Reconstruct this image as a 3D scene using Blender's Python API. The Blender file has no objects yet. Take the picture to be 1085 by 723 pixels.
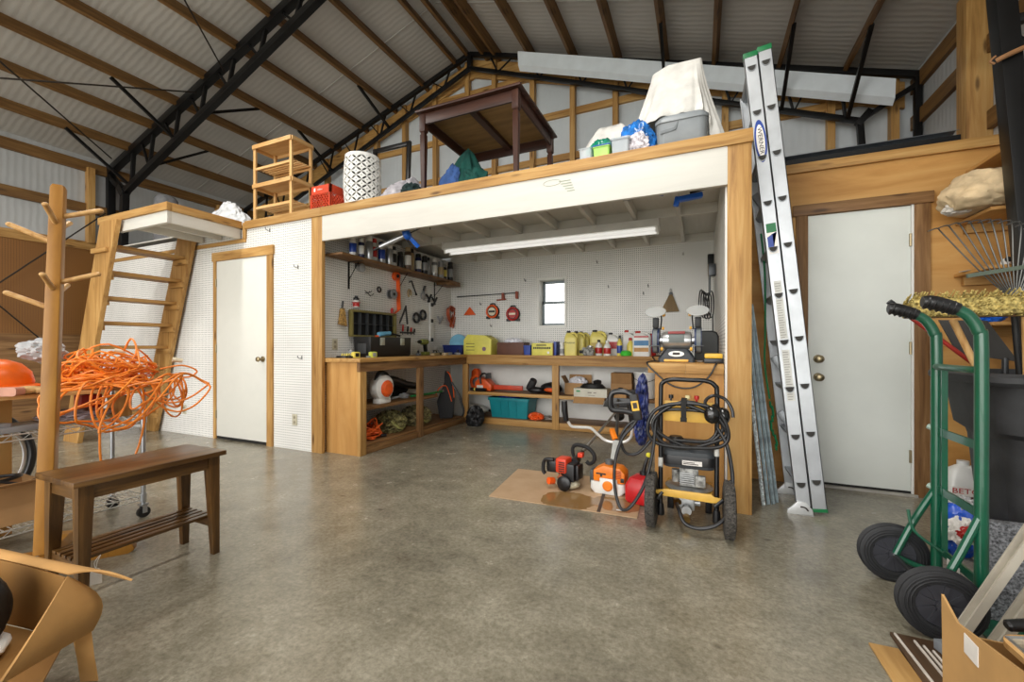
import bpy, bmesh, math, random
from mathutils import Vector, Matrix, noise
from math import sin, cos, pi, radians

SC = bpy.context.scene
COL = SC.collection
rnd = random.Random(7)

# ---------------------------------------------------------------- survey
# The camera stands at the origin of the plan, 1.075 m above the floor, and looks 24.1 degrees left of the building axis (+y).
FPX, TH, EYE, CX, CY = 446.0, radians(24.1), 1.075, 542.5, 366.5
def at(u, v, x=None, y=None, z=None):
    """Point of the plane x=, y= or z= seen along the sight line of a measured direction."""
    a, b = (u - CX) / FPX, -(v - CY) / FPX
    d = Vector((a * cos(TH) - sin(TH), a * sin(TH) + cos(TH), b))
    t = x / d.x if x is not None else y / d.y if y is not None else (z - EYE) / d.z
    return Vector((d.x * t, d.y * t, EYE + d.z * t))

# ---------------------------------------------------------------- materials
def lin(c):
    return tuple(((k / 255) / 12.92 if k / 255 <= .04045 else ((k / 255 + .055) / 1.055) ** 2.4) for k in c) + (1.0,)

def new_mat(name):
    m = bpy.data.materials.new(name); m.use_nodes = True
    nt = m.node_tree
    return m, nt, nt.nodes['Principled BSDF']

def node(nt, t, **kw):
    n = nt.nodes.new(t)
    for k, v in kw.items():
        if k in n.inputs.keys(): n.inputs[k].default_value = v
        else: setattr(n, k, v)
    return n

def coords(nt, scale=(1, 1, 1), loc=(0, 0, 0), rot=(0, 0, 0)):
    tc = node(nt, 'ShaderNodeTexCoord'); mp = node(nt, 'ShaderNodeMapping')
    mp.inputs['Scale'].default_value = scale; mp.inputs['Location'].default_value = loc; mp.inputs['Rotation'].default_value = rot
    nt.links.new(tc.outputs['Object'], mp.inputs['Vector'])
    return mp.outputs['Vector']

def ramp(nt, fac, stops):
    r = node(nt, 'ShaderNodeValToRGB'); e = r.color_ramp.elements
    while len(e) < len(stops): e.new(.5)
    for k, (p, c) in enumerate(stops):
        e[k].position = p; e[k].color = c if len(c) == 4 else lin(c)
    nt.links.new(fac, r.inputs['Fac'])
    return r.outputs['Color']

def mixc(nt, a, b, fac, mode='MIX'):
    n = node(nt, 'ShaderNodeMix', data_type='RGBA', blend_type=mode)
    for sock, v in ((n.inputs[0], fac), (n.inputs[6], a), (n.inputs[7], b)):
        if hasattr(v, 'links'): nt.links.new(v, sock)
        else: sock.default_value = v
    return n.outputs[2]

def bump(nt, p, h, strength=.3, dist=.01):
    b = node(nt, 'ShaderNodeBump'); b.inputs['Strength'].default_value = strength; b.inputs['Distance'].default_value = dist
    nt.links.new(h, b.inputs['Height']); nt.links.new(b.outputs['Normal'], p.inputs['Normal'])

def noise_fac(nt, vec, scale, detail=3, rough=.55, dist=0):
    n = node(nt, 'ShaderNodeTexNoise'); n.inputs['Scale'].default_value = scale; n.inputs['Detail'].default_value = detail
    n.inputs['Roughness'].default_value = rough; n.inputs['Distortion'].default_value = dist
    nt.links.new(vec, n.inputs['Vector'])
    return n.outputs['Fac']

_M = {}
def plain(name, c, rough=.5, metal=0, var=.06, scale=8, bmp=0, bscale=60, spec=.5, coat=0):
    """A surface of one colour with slight natural unevenness."""
    if name in _M: return _M[name]
    m, nt, p = new_mat(name)
    v = coords(nt)
    f = noise_fac(nt, v, scale, 4)
    lo = tuple(max(0, k * (1 - var * 1.6)) for k in c); hi = tuple(min(255, k * (1 + var)) for k in c)
    nt.links.new(ramp(nt, f, [(.3, lo), (.7, hi)]), p.inputs['Base Color'])
    p.inputs['Roughness'].default_value = rough; p.inputs['Metallic'].default_value = metal
    p.inputs['Specular IOR Level'].default_value = spec; p.inputs['Coat Weight'].default_value = coat
    if bmp: bump(nt, p, noise_fac(nt, v, bscale, 3), bmp, .004)
    _M[name] = m
    return m

def wood(name, dark, mid, light, axis='x', fine=26, rough=.55, knots=.0, stretch=1.6, spec=.4, bmp=.12):
    key = name + '_' + axis
    if key in _M: return _M[key]
    m, nt, p = new_mat(key)
    i = 'xyz'.index(axis)
    sc = [fine] * 3; sc[i] = stretch
    v = coords(nt, sc)
    f = noise_fac(nt, v, 1, 6, .62, .6)
    col = ramp(nt, f, [(.28, dark), (.5, mid), (.74, light)])
    s2 = [2.2] * 3; s2[i] = .7
    f2 = noise_fac(nt, coords(nt, s2), 1, 2)
    col = mixc(nt, col, ramp(nt, f2, [(.3, (176, 160, 140)), (.7, (255, 255, 255))]), .45 if 'paint' not in name else .1, 'MULTIPLY')
    if knots:
        s3 = [9] * 3; s3[i] = 2.2
        vo = node(nt, 'ShaderNodeTexVoronoi'); vo.inputs['Scale'].default_value = 1; vo.inputs['Randomness'].default_value = 1
        nt.links.new(coords(nt, s3), vo.inputs['Vector'])
        k = ramp(nt, vo.outputs['Distance'], [(.06, (70, 35, 12)), (.16, (255, 255, 255))])
        col = mixc(nt, col, k, knots, 'MULTIPLY')
    nt.links.new(col, p.inputs['Base Color'])
    p.inputs['Roughness'].default_value = rough; p.inputs['Specular IOR Level'].default_value = spec
    bump(nt, p, f, bmp, .003)
    _M[key] = m
    return m

def pine(axis): return wood('pine', (150, 108, 56), (190, 146, 84), (208, 172, 112), axis, knots=.7)
def roofwood(axis): return wood('roof_pine', (92, 64, 32), (126, 92, 50), (150, 116, 68), axis, knots=.6)
def ply(axis): return wood('plywood', (176, 124, 62), (200, 150, 84), (214, 170, 106), axis, fine=7, stretch=.9, knots=0, bmp=.05)
def oldwood(axis): return wood('weathered_pine', (92, 62, 34), (136, 100, 62), (164, 128, 86), axis, knots=.6)
def palewood(axis): return wood('pale_pine', (186, 136, 78), (222, 178, 116), (238, 204, 150), axis, knots=.35)
def walnut(axis): return wood('walnut', (46, 28, 11), (88, 60, 28), (138, 102, 56), axis, fine=20, rough=.3, spec=.5, bmp=.03)
def mahogany(axis): return wood('mahogany', (40, 22, 17), (62, 36, 27), (82, 52, 40), axis, fine=20, rough=.38, bmp=.03)
def white_paint(axis='x'): return wood('white_paint', (208, 206, 198), (215, 213, 205), (220, 218, 210), axis, fine=14, rough=.5, bmp=.04)

def glass_mat():
    if 'glass' in _M: return _M['glass']
    m = bpy.data.materials.new('window_glass'); m.use_nodes = True; nt = m.node_tree; nt.nodes.clear()
    o = node(nt, 'ShaderNodeOutputMaterial'); mx = node(nt, 'ShaderNodeMixShader'); t = node(nt, 'ShaderNodeBsdfTransparent'); g = node(nt, 'ShaderNodeBsdfGlossy')
    g.inputs['Roughness'].default_value = .02; fr = node(nt, 'ShaderNodeFresnel'); fr.inputs['IOR'].default_value = 1.45
    nt.links.new(fr.outputs[0], mx.inputs[0]); nt.links.new(t.outputs[0], mx.inputs[1]); nt.links.new(g.outputs[0], mx.inputs[2]); nt.links.new(mx.outputs[0], o.inputs[0])
    _M['glass'] = m
    return m

def clear_plastic(name, c, alpha=.45):
    if name in _M: return _M[name]
    m, nt, p = new_mat(name)
    p.inputs['Base Color'].default_value = lin(c); p.inputs['Roughness'].default_value = .22; p.inputs['Alpha'].default_value = alpha
    _M[name] = m
    return m

# ---------------------------------------------------------------- mesh builder
class B:
    def __init__(s): s.bm = bmesh.new()
    def box(s, x0, y0, z0, x1, y1, z1, bev=.0, rot=None, pivot=None):
        return s.cbox(((x0 + x1) / 2, (y0 + y1) / 2, (z0 + z1) / 2), (abs(x1 - x0), abs(y1 - y0), abs(z1 - z0)), bev, rot, pivot)
    def cbox(s, c, size, bev=0, rot=None, pivot=None):
        t = bmesh.new(); bmesh.ops.create_cube(t, size=1)
        bmesh.ops.scale(t, vec=size, verts=t.verts)
        if bev: bmesh.ops.bevel(t, geom=list(t.edges), offset=min(bev, min(size) * .45), segments=2, affect='EDGES', profile=.6)
        M = Matrix.Translation(Vector(c))
        if rot is not None:
            R = rot if isinstance(rot, Matrix) else eul(*rot)
            M = (Matrix.Translation(Vector(pivot)) @ R @ Matrix.Translation(Vector(c) - Vector(pivot))) if pivot is not None else M @ R
        return s.take(t, M)
    def take(s, t, M=None):
        if M is not None: bmesh.ops.transform(t, matrix=M, verts=t.verts)
        me = bpy.data.meshes.new('tmp'); t.to_mesh(me); t.free(); s.bm.from_mesh(me); bpy.data.meshes.remove(me)
        return s
    def bar(s, p, q, w, h=None, up=(0, 0, 1), bev=0):
        """A square-edged bar from p to q, w wide and h deep."""
        p, q = Vector(p), Vector(q); h = h or w
        z = (q - p).normalized(); upv = Vector(up)
        if abs(z.dot(upv)) > .98: upv = Vector((1, 0, 0))
        x = upv.cross(z).normalized(); y = z.cross(x)
        R = Matrix((x, y, z)).transposed().to_4x4()
        return s.cbox((p + q) / 2, (w, h, (q - p).length), bev, R)
    def cyl(s, p, q, r0, r1=None, n=16, cap=True):
        p, q = Vector(p), Vector(q); r1 = r0 if r1 is None else r1
        t = bmesh.new(); bmesh.ops.create_cone(t, cap_ends=cap, segments=n, radius1=max(r0, 1e-4), radius2=max(r1, 1e-4), depth=(q - p).length)
        R = (q - p).to_track_quat('Z', 'Y').to_matrix().to_4x4()
        return s.take(t, Matrix.Translation((p + q) / 2) @ R)
    def tube(s, pts, r, n=8, closed=False, sub=6, cap=True):
        """A round tube along a smooth path; r may be a list with one radius for each point."""
        pts = [Vector(p) for p in pts]
        if sub > 1 and len(pts) > 2: pts, r = spline(pts, sub, closed, r)
        N = len(pts); rs = r if isinstance(r, (list, tuple)) else [r] * N
        rings = []; prev = None
        for i, p in enumerate(pts):
            a = pts[(i - 1) % N] if (i or closed) else p; b = pts[(i + 1) % N] if (i < N - 1 or closed) else p
            t = (b - a)
            t = t.normalized() if t.length > 1e-9 else Vector((0, 0, 1))
            if prev is None:
                u = t.orthogonal().normalized()
            else:
                u = prev - t * prev.dot(t)
                u = u.normalized() if u.length > 1e-6 else t.orthogonal().normalized()
            prev = u; w = t.cross(u)
            rings.append([s.bm.verts.new(p + (u * cos(2 * pi * k / n) + w * sin(2 * pi * k / n)) * rs[i]) for k in range(n)])
        for i in range(N if closed else N - 1):
            A, C = rings[i], rings[(i + 1) % N]
            for k in range(n): s.bm.faces.new((A[k], A[(k + 1) % n], C[(k + 1) % n], C[k]))
        if cap and not closed:
            s.bm.faces.new(rings[0][::-1]); s.bm.faces.new(rings[-1])
        return s
    def lathe(s, prof, c=(0, 0, 0), n=24, axis=(0, 0, 1), cap=True, sx=1, sy=1):
        """A turned shape: prof is a list of (radius, height)."""
        t = bmesh.new(); rings = []
        for r, z in prof:
            rings.append([t.verts.new((max(r, 1e-4) * sx * cos(2 * pi * k / n), max(r, 1e-4) * sy * sin(2 * pi * k / n), z)) for k in range(n)])
        for A, C in zip(rings, rings[1:]):
            for k in range(n): t.faces.new((A[k], A[(k + 1) % n], C[(k + 1) % n], C[k]))
        if cap: t.faces.new(rings[0][::-1]); t.faces.new(rings[-1])
        R = Vector(axis).to_track_quat('Z', 'Y').to_matrix().to_4x4() if tuple(axis) != (0, 0, 1) else Matrix()
        return s.take(t, Matrix.Translation(Vector(c)) @ R)
    def prism(s, poly, depth, M=None, bev=0):
        """An outline in x/z given a thickness along y from 0 to depth."""
        t = bmesh.new()
        f = t.faces.new([t.verts.new((x, 0, z)) for x, z in poly])
        g = bmesh.ops.extrude_face_region(t, geom=[f])
        bmesh.ops.translate(t, vec=(0, depth, 0), verts=[e for e in g['geom'] if isinstance(e, bmesh.types.BMVert)])
        bmesh.ops.recalc_face_normals(t, faces=t.faces)
        if bev: bmesh.ops.bevel(t, geom=[e for e in t.edges], offset=bev, segments=2, affect='EDGES', profile=.6)
        bmesh.ops.triangulate(t, faces=[f for f in t.faces if len(f.verts) > 4])
        return s.take(t, M)
    def loft(s, rings, cap=True, closed=True):
        R = [[s.bm.verts.new(p) for p in r] for r in rings]
        n = len(R[0])
        for A, C in zip(R, R[1:]):
            for k in range(n if closed else n - 1): s.bm.faces.new((A[k], A[(k + 1) % n], C[(k + 1) % n], C[k]))
        if cap: s.bm.faces.new(R[0][::-1]); s.bm.faces.new(R[-1])
        return s
    def grid(s, fn, nu, nv):
        V = [[s.bm.verts.new(fn(i / nu, j / nv)) for j in range(nv + 1)] for i in range(nu + 1)]
        for i in range(nu):
            for j in range(nv): s.bm.faces.new((V[i][j], V[i + 1][j], V[i + 1][j + 1], V[i][j + 1]))
        return s
    def blob(s, c, size, amp=.2, freq=3, seed=0, sub=4, flat=None, rot=None, ridged=False):
        """A soft lump; flat is how far below its centre it rests on a plane."""
        t = bmesh.new(); bmesh.ops.create_icosphere(t, subdivisions=sub, radius=1)
        for v in t.verts:
            d = v.co.normalized(); q = d * freq + Vector((seed * 3.1, seed * 1.7, seed))
            k = noise.fractal(q, .8, 2.1, 4)
            if ridged: k = .5 - abs(k) * 1.6
            v.co = d * (1 + amp * k)
        M = Matrix.Diagonal((*[k / 2 for k in size], 1))
        bmesh.ops.transform(t, matrix=M, verts=t.verts)
        if rot is not None: bmesh.ops.transform(t, matrix=eul(*rot), verts=t.verts)
        if flat is not None:
            for v in t.verts:
                if v.co.z < -flat: v.co.z = -flat
        return s.take(t, Matrix.Translation(Vector(c)))
    def solid(s, th):
        """Give an open sheet a thickness."""
        bmesh.ops.recalc_face_normals(s.bm, faces=s.bm.faces)
        bmesh.ops.solidify(s.bm, geom=list(s.bm.faces), thickness=th)
        return s
    def xf(s, M):
        bmesh.ops.transform(s.bm, matrix=M, verts=s.bm.verts); return s

def eul(x, y, z):
    from mathutils import Euler
    return Euler((x, y, z)).to_matrix().to_4x4()

def spline(pts, sub, closed, r):
    N = len(pts); out, ro = [], []
    rs = r if isinstance(r, (list, tuple)) else None
    for i in range(N if closed else N - 1):
        g = lambda k: pts[k % N] if closed else pts[max(0, min(N - 1, k))]
        p0, p1, p2, p3 = g(i - 1), g(i), g(i + 1), g(i + 2)
        for k in range(sub):
            t = k / sub
            out.append(.5 * ((2 * p1) + (p2 - p0) * t + (2 * p0 - 5 * p1 + 4 * p2 - p3) * t * t + (3 * p1 - p0 - 3 * p2 + p3) * t ** 3))
            if rs: ro.append(rs[i] * (1 - t) + rs[(i + 1) % N] * t)
    if not closed:
        out.append(pts[-1])
        if rs: ro.append(rs[-1])
    return out, (ro if rs else r)

def mesh_obj(name, b, m, parent=None, smooth=35, recalc=True):
    """Links the builder's shape as ONE mesh object."""
    if recalc: bmesh.ops.recalc_face_normals(b.bm, faces=b.bm.faces)
    me = bpy.data.meshes.new(name); b.bm.to_mesh(me); b.bm.free()
    for mm in (m if isinstance(m, (list, tuple)) else [m]): me.materials.append(mm)
    o = bpy.data.objects.new(name, me); COL.objects.link(o)
    if smooth:
        me.polygons.foreach_set('use_smooth', [True] * len(me.polygons))
        try: me.set_sharp_from_angle(angle=radians(smooth))
        except Exception: pass
    if parent is not None: o.parent = parent
    return o

def tag(o, label=None, cat=None, group=None, kind=None):
    if label: o['label'] = label
    if cat: o['category'] = cat
    if group: o['group'] = group
    if kind: o['kind'] = kind
    return o

def thing(name, label, cat, loc=(0, 0, 0), rz=0, group=None, rot=None):
    o = bpy.data.objects.new(name, None); COL.objects.link(o)
    o.empty_display_size = .05
    o.location = loc; o.rotation_euler = rot if rot else (0, 0, rz)
    return tag(o, label, cat, group)

def one(name, b, m, label, cat, loc=(0, 0, 0), rz=0, group=None, rot=None, smooth=35):
    """A thing that is one mesh."""
    o = mesh_obj(name, b, m, None, smooth); o.location = loc; o.rotation_euler = rot if rot else (0, 0, rz)
    return tag(o, label, cat, group)

def struct(name, b, m, smooth=35):
    return tag(mesh_obj(name, b, m, None, smooth), kind='structure')

def copy_thing(src, loc, rz=None, label=None, scale=None):
    """A copy of a thing with copies of its parts and sub-parts."""
    r = src.copy(); COL.objects.link(r); r.location = loc
    if rz is not None: r.rotation_euler = (0, 0, rz)
    if label: r['label'] = label
    if scale: r.scale = scale
    def kids(a, b):
        for ch in list(a.children):
            c = ch.copy(); COL.objects.link(c); c.parent = b
            kids(ch, c)
    kids(src, r)
    return r

def text_part(name, body, size, m, parent, M, extrude=.0006, align='CENTER', sx=1):
    """Raised lettering as a mesh."""
    c = bpy.data.curves.new(name, 'FONT'); c.body = body; c.size = size; c.extrude = extrude; c.align_x = align; c.align_y = 'CENTER'; c.resolution_u = 2
    q = bpy.data.objects.new('tmp', c); COL.objects.link(q)
    bpy.context.view_layer.update()
    me = bpy.data.meshes.new_from_object(q.evaluated_get(bpy.context.evaluated_depsgraph_get()))
    bpy.data.objects.remove(q); bpy.data.curves.remove(c)
    me.materials.clear(); me.materials.append(m); me.name = name
    o = bpy.data.objects.new(name, me); COL.objects.link(o); o.parent = parent
    o.matrix_local = M @ Matrix.Diagonal((sx, 1, 1, 1))
    return o
FACE_FRONT = eul(pi / 2, 0, 0)      # lettering upright, read from the -y side
# ================================================================ setting
XL, XR, YB, YO = -8.35, 2.03, 5.68, -4.6      # left wall, right wall, gable wall, open front
RX, RZ, PITCH = -3.15, 5.47, .322             # ridge and slope of the truss tops
def roof_z(x): return RZ - PITCH * abs(x - RX)

def concrete():
    m, nt, p = new_mat('concrete')
    v = coords(nt)
    big = noise_fac(nt, v, .8, 7, .72, .0); mid = noise_fac(nt, v, 5.5, 8, .75, .1); fine = noise_fac(nt, v, 46, 5, .75)
    col = ramp(nt, big, [(.3, (116, 111, 98)), (.48, (154, 148, 131)), (.7, (182, 176, 159))])
    col = mixc(nt, col, ramp(nt, mid, [(.3, (176, 172, 162)), (.62, (255, 255, 255))]), .6, 'MULTIPLY')
    col = mixc(nt, col, ramp(nt, fine, [(.32, (196, 194, 188)), (.62, (255, 255, 255))]), .9, 'MULTIPLY')
    vo = node(nt, 'ShaderNodeTexVoronoi'); vo.inputs['Scale'].default_value = 2.1; nt.links.new(coords(nt, (1, 1.6, 1), (.3, .1, 0)), vo.inputs['Vector'])
    col = mixc(nt, col, ramp(nt, vo.outputs['Distance'], [(.02, (120, 112, 98)), (.07, (255, 255, 255))]), .55, 'MULTIPLY')
    nt.links.new(col, p.inputs['Base Color'])
    r = ramp(nt, mid, [(.3, (92, 92, 92)), (.7, (150, 150, 150))])
    nt.links.new(r, p.inputs['Roughness'])
    p.inputs['Specular IOR Level'].default_value = .5
    bump(nt, p, mid, .18, .012)
    return m

def pegboard(name, base, hole, u, scale=.0254):
    """Board with a square grid of real-sized dark holes; u is the horizontal axis ('x' or 'y')."""
    m, nt, p = new_mat(name)
    tc = node(nt, 'ShaderNodeTexCoord'); sp = node(nt, 'ShaderNodeSeparateXYZ'); nt.links.new(tc.outputs['Object'], sp.inputs[0])
    def cell(sock):
        a = node(nt, 'ShaderNodeMath', operation='DIVIDE'); nt.links.new(sock, a.inputs[0]); a.inputs[1].default_value = scale
        b = node(nt, 'ShaderNodeMath', operation='FRACT'); nt.links.new(a.outputs[0], b.inputs[0])
        c = node(nt, 'ShaderNodeMath', operation='SUBTRACT'); nt.links.new(b.outputs[0], c.inputs[0]); c.inputs[1].default_value = .5
        d = node(nt, 'ShaderNodeMath', operation='POWER'); nt.links.new(c.outputs[0], d.inputs[0]); d.inputs[1].default_value = 2
        return d.outputs[0]
    s = node(nt, 'ShaderNodeMath', operation='ADD'); nt.links.new(cell(sp.outputs['X' if u == 'x' else 'Y']), s.inputs[0]); nt.links.new(cell(sp.outputs['Z']), s.inputs[1])
    k = node(nt, 'ShaderNodeMath', operation='LESS_THAN'); nt.links.new(s.outputs[0], k.inputs[0]); k.inputs[1].default_value = .042
    f = noise_fac(nt, coords(nt), 1.6, 3)
    col = ramp(nt, f, [(.3, tuple(c * .93 for c in base)), (.7, base)])
    nt.links.new(mixc(nt, col, lin(hole), k.outputs[0]), p.inputs['Base Color'])
    p.inputs['Roughness'].default_value = .5
    return m

def cladding(name, c, axis, rib=.0, sheet=.12, rough=.55):
    """Vinyl-faced sheet whose faint ribs run across the given axis."""
    m, nt, p = new_mat(name)
    w = node(nt, 'ShaderNodeTexWave', wave_type='BANDS', bands_direction='X' if axis == 'x' else 'Y' if axis == 'y' else 'Z')
    w.inputs['Scale'].default_value = 4.5; w.inputs['Distortion'].default_value = 2.2; w.inputs['Detail'].default_value = 3; w.inputs['Detail Scale'].default_value = 1.1
    nt.links.new(coords(nt), w.inputs['Vector'])
    f = noise_fac(nt, coords(nt), 1.1, 4)
    col = ramp(nt, f, [(.3, tuple(k * .9 for k in c)), (.7, c)])
    nt.links.new(col, p.inputs['Base Color']); p.inputs['Roughness'].default_value = rough
    bump(nt, p, w.outputs['Fac'], rib, .02)
    return m

M_conc = concrete()
M_peg_x = pegboard('white_pegboard_across', (238, 238, 234), (104, 104, 101), 'x')
M_peg_y = pegboard('white_pegboard_along', (238, 238, 234), (104, 104, 101), 'y')
M_peg_brown = pegboard('brown_pegboard', (138, 92, 42), (60, 36, 14), 'y')
M_roof = cladding('roof_lining', (190, 187, 182), 'y', .12)
M_wall = cladding('wall_lining_along', (186, 188, 188), 'y', .1)
M_gable = cladding('wall_lining_across', (206, 212, 216), 'x', .1)
M_white = plain('white_wall_paint', (226, 226, 221), .5, var=.012)
M_black = plain('black_steel', (17, 17, 18), .42, .3, var=.2)
M_steel = plain('steel', (168, 170, 172), .3, .9)
M_grass = plain('outside_ground', (112, 118, 92), .9, var=.2, scale=2)

# ground and floor
struct('floor', B().box(XL - .15, YO, -.15, XR + .15, YB + .15, 0), M_conc)
struct('ground_outside', B().box(-60, -60, -.2, 60, 60, -.16), M_grass)

# outer walls
struct('wall_left', B().box(XL - .12, YO, 0, XL, YB + .12, roof_z(XL) + .14), M_wall)
struct('wall_right', B().box(XR, YO, 0, XR + .12, YB + .12, roof_z(XR) + .14), M_wall)
WX0, WX1, WZ0, WZ1 = -2.09, -1.70, 1.35, 2.01       # window opening
def gable():
    b = B(); T = .12
    for x0, z0, x1, z1 in ((XL, 0, WX0, 2.6), (WX1, 0, XR, 2.6), (WX0, 0, WX1, WZ0), (WX0, WZ1, WX1, 2.6)):
        b.box(x0, YB, z0, x1, YB + T, z1)
    b.prism([(XL, 2.6), (XR, 2.6), (XR, roof_z(XR) + .12), (RX, RZ + .12), (XL, roof_z(XL) + .12)], T, Matrix.Translation((0, YB, 0)))
    return b
struct('wall_back', gable(), M_gable)
def roof():
    b = B(); t = .1
    for x0, x1 in ((XL - .3, RX), (RX, XR + .3)):
        z0, z1 = roof_z(x0) + .1, roof_z(x1) + .1
        b.loft([[(x0, y, z0), (x1, y, z1), (x1, y, z1 + t), (x0, y, z0 + t)] for y in (YO, YB + .2)])
    return b
struct('ceiling', roof(), M_roof, smooth=0)
# seams of the roof sheets
def seam(k, y):
    b = B()
    for x0, x1 in ((XL + .05, RX), (RX, XR - .05)):
        b.bar((x0, y, roof_z(x0) + .098), (x1, y, roof_z(x1) + .098), .02, .006, up=(0, 1, 0))
    struct('trim_%d' % k, b, M_roof)
seam(1, 1.75); seam(2, 4.62); seam(3, -1.2)

# roof purlins, every one a beam of its own
def purlin(x):
    s = 1 if x > RX else -1; z = roof_z(x)
    R = eul(0, math.atan(PITCH) * s, 0)
    b = B().cbox((0, 0, 0), (.042, YB - YO - .04, .135), .004, R)
    o = struct('purlin_beam', b, roofwood('y')); o.location = (x, (YB + YO) / 2, z + .028)
for d in (.06, .27, .86, 1.5, 2.12, 2.76, 3.37, 3.97, 4.58): purlin(RX - d)
for d in (.24, .43, .98, 1.59, 2.18, 2.76, 3.31, 3.96, 4.56): purlin(RX + d)
struct('eave_beam', B().box(XL, YO, roof_z(XL) - .13, XL + .04, YB, roof_z(XL) + .02), roofwood('y'))
struct('eave_beam', B().box(XR - .04, YO, roof_z(XR) - .13, XR, YB, roof_z(XR) + .02), roofwood('y'))

# girts and posts on the outer walls
struct('girt_beam', B().box(XL, YO, 3.05, XL + .04, YB, 3.19), roofwood('y'))
struct('girt_beam', B().box(XL, YO, 2.5, XL + .05, 4.9, 2.62), pine('y'))
for z in (2.72, 3.3): struct('girt_beam', B().box(XR - .04, YO, z, XR, YB, z + .14), roofwood('y'))
struct('timber_column', B().box(XL + .002, 3.12, 2.6, XL + .1, 3.2, 3.72), pine('z'))
struct('timber_column', B().box(XL + .002, 4.95, 2.3, XL + .12, 5.07, 3.72), pine('z'))
struct('timber_column', B().box(1.875, 4.40, 2.2, 2.028, 4.54, roof_z(1.95) - .01, .004), pine('z'))
YG = YB - .002
for x in (-6.2, -5.05, -4.45, -3.85, -3.26, -2.8, -2.19, -1.6, -1.02, -.4, .27, 1.3, 1.84):
    struct('stud_column', B().box(x - .035, YG - .09, 2.45, x + .035, YG, roof_z(x) - .02), pine('z'))
for z, x0, x1 in ((3.02, -7.8, 1.9), (3.66, -7.8, 1.9), (4.27, -6.5, .45), (4.9, -4.6, -1.7)):
    struct('girt_beam', B().box(x0, YG - .04, z, x1, YG + .001, z + .09), pine('x'))
for x0, x1 in ((XL + .1, RX), (RX, XR - .1)):
    b = B(); b.loft([[(x0, y, roof_z(x0) - .3), (x1, y, roof_z(x1) - .3), (x1, y, roof_z(x1) - .03), (x0, y, roof_z(x0) - .03)] for y in (YG - .05, YG - .012)])
    struct('rake_beam', b, pine('x'))

# brown pegboard and plywood on the left wall
struct('wall_left_pegboard', B().box(XL + .001, YO, 1.24, XL + .03, 3.6, 2.5), M_peg_brown)
struct('wall_left_plywood', B().box(XL + .001, YO, 0, XL + .025, 3.6, 1.24), oldwood('y'))

# ---------------------------------------------------------------- workshop shell
YF = 3.05; YW = 5.6; XWL = -3.54; XWR = .15; DT = 2.452      # front, back lining, side linings, top of deck trim
def back_lining():
    b = B()
    for x0, z0, x1, z1 in ((-8.3, 0, WX0, 2.37), (WX1, 0, .28, 2.37), (WX0, 0, WX1, WZ0), (WX0, WZ1, WX1, 2.37)):
        b.box(x0, YW, z0, x1, YW + .02, z1)
    return b
struct('wall_workshop_back', back_lining(), M_peg_x)
struct('wall_workshop_left', B().box(XWL - .02, YF + .03, 0, XWL, YW, 2.37), M_peg_y)
struct('wall_workshop_right', B().box(XWR, YF + .05, 0, XWR + .13, YW, 2.37), M_peg_y)
# white painted strip of wall under the bench
struct('wall_workshop_lower', B().box(XWL, YW - .012, 0, XWR, YW - .001, .9), M_white)
DX0, DX1, DH = -5.115, -4.245, 2.05
def front_lining():
    b = B()
    for x0, z0, x1, z1 in ((-7.76, 0, DX0, 2.37), (DX1, 0, -3.575, 2.37), (DX0, DH, DX1, 2.37)):
        b.box(x0, YF + .012, z0, x1, YF + .04, z1)
    return b
struct('wall_workshop_front', front_lining(), M_peg_x)

# door in the pegboard wall
M_door = plain('door_paint', (222, 222, 214), .38, var=.006)
M_brass = plain('worn_nickel', (156, 142, 112), .3, .85)
M_dark = plain('dark_gap', (28, 26, 24), .8)
def knob_mesh(d):
    return B().lathe([(.005, 0), (.032, .001), (.03, .008), (.013, .014), (.011, .035), (.02, .042), (.029, .055), (.026, .068), (.012, .074)], (0, 0, 0), 20, d)
def make_door(name, x0, x1, y, z0, z1, knobs, hinge_x, mat):
    d = tag(mesh_obj(name, B().box(x0 + .004, y, z0, x1 - .004, y + .04, z1 - .004, .002), mat), kind='structure')
    for kx, kz in knobs:
        k = mesh_obj('door_knob', knob_mesh((0, -1, 0)), M_brass, d); k.location = (kx, y - .001, kz)
    for hz in (z0 + .25, (z0 + z1) / 2, z1 - .25):
        mesh_obj('hinge', B().cyl((hinge_x, y - .006, hz - .045), (hinge_x, y - .006, hz + .045), .008, n=10), M_brass, d)
    return d
make_door('door_1', DX0, DX1, YF + .002, .035, DH, ((-4.31, .93),), DX0 + .004, M_door)
struct('trim_4', B().box(DX0 - .05, YF - .006, 0, DX0, YF + .011, DH + .0), pine('z'))
struct('trim_5', B().box(DX1, YF - .006, 0, DX1 + .09, YF + .011, DH + .0), pine('z'))
struct('trim_6', B().box(DX0 - .065, YF - .012, DH, DX1 + .105, YF + .011, DH + .1), pine('x'))
struct('trim_7', B().box(DX0, YF + .008, .005, DX1, YF + .035, .03), M_dark)  # dark strip painting the shade in the gap below the door

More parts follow.
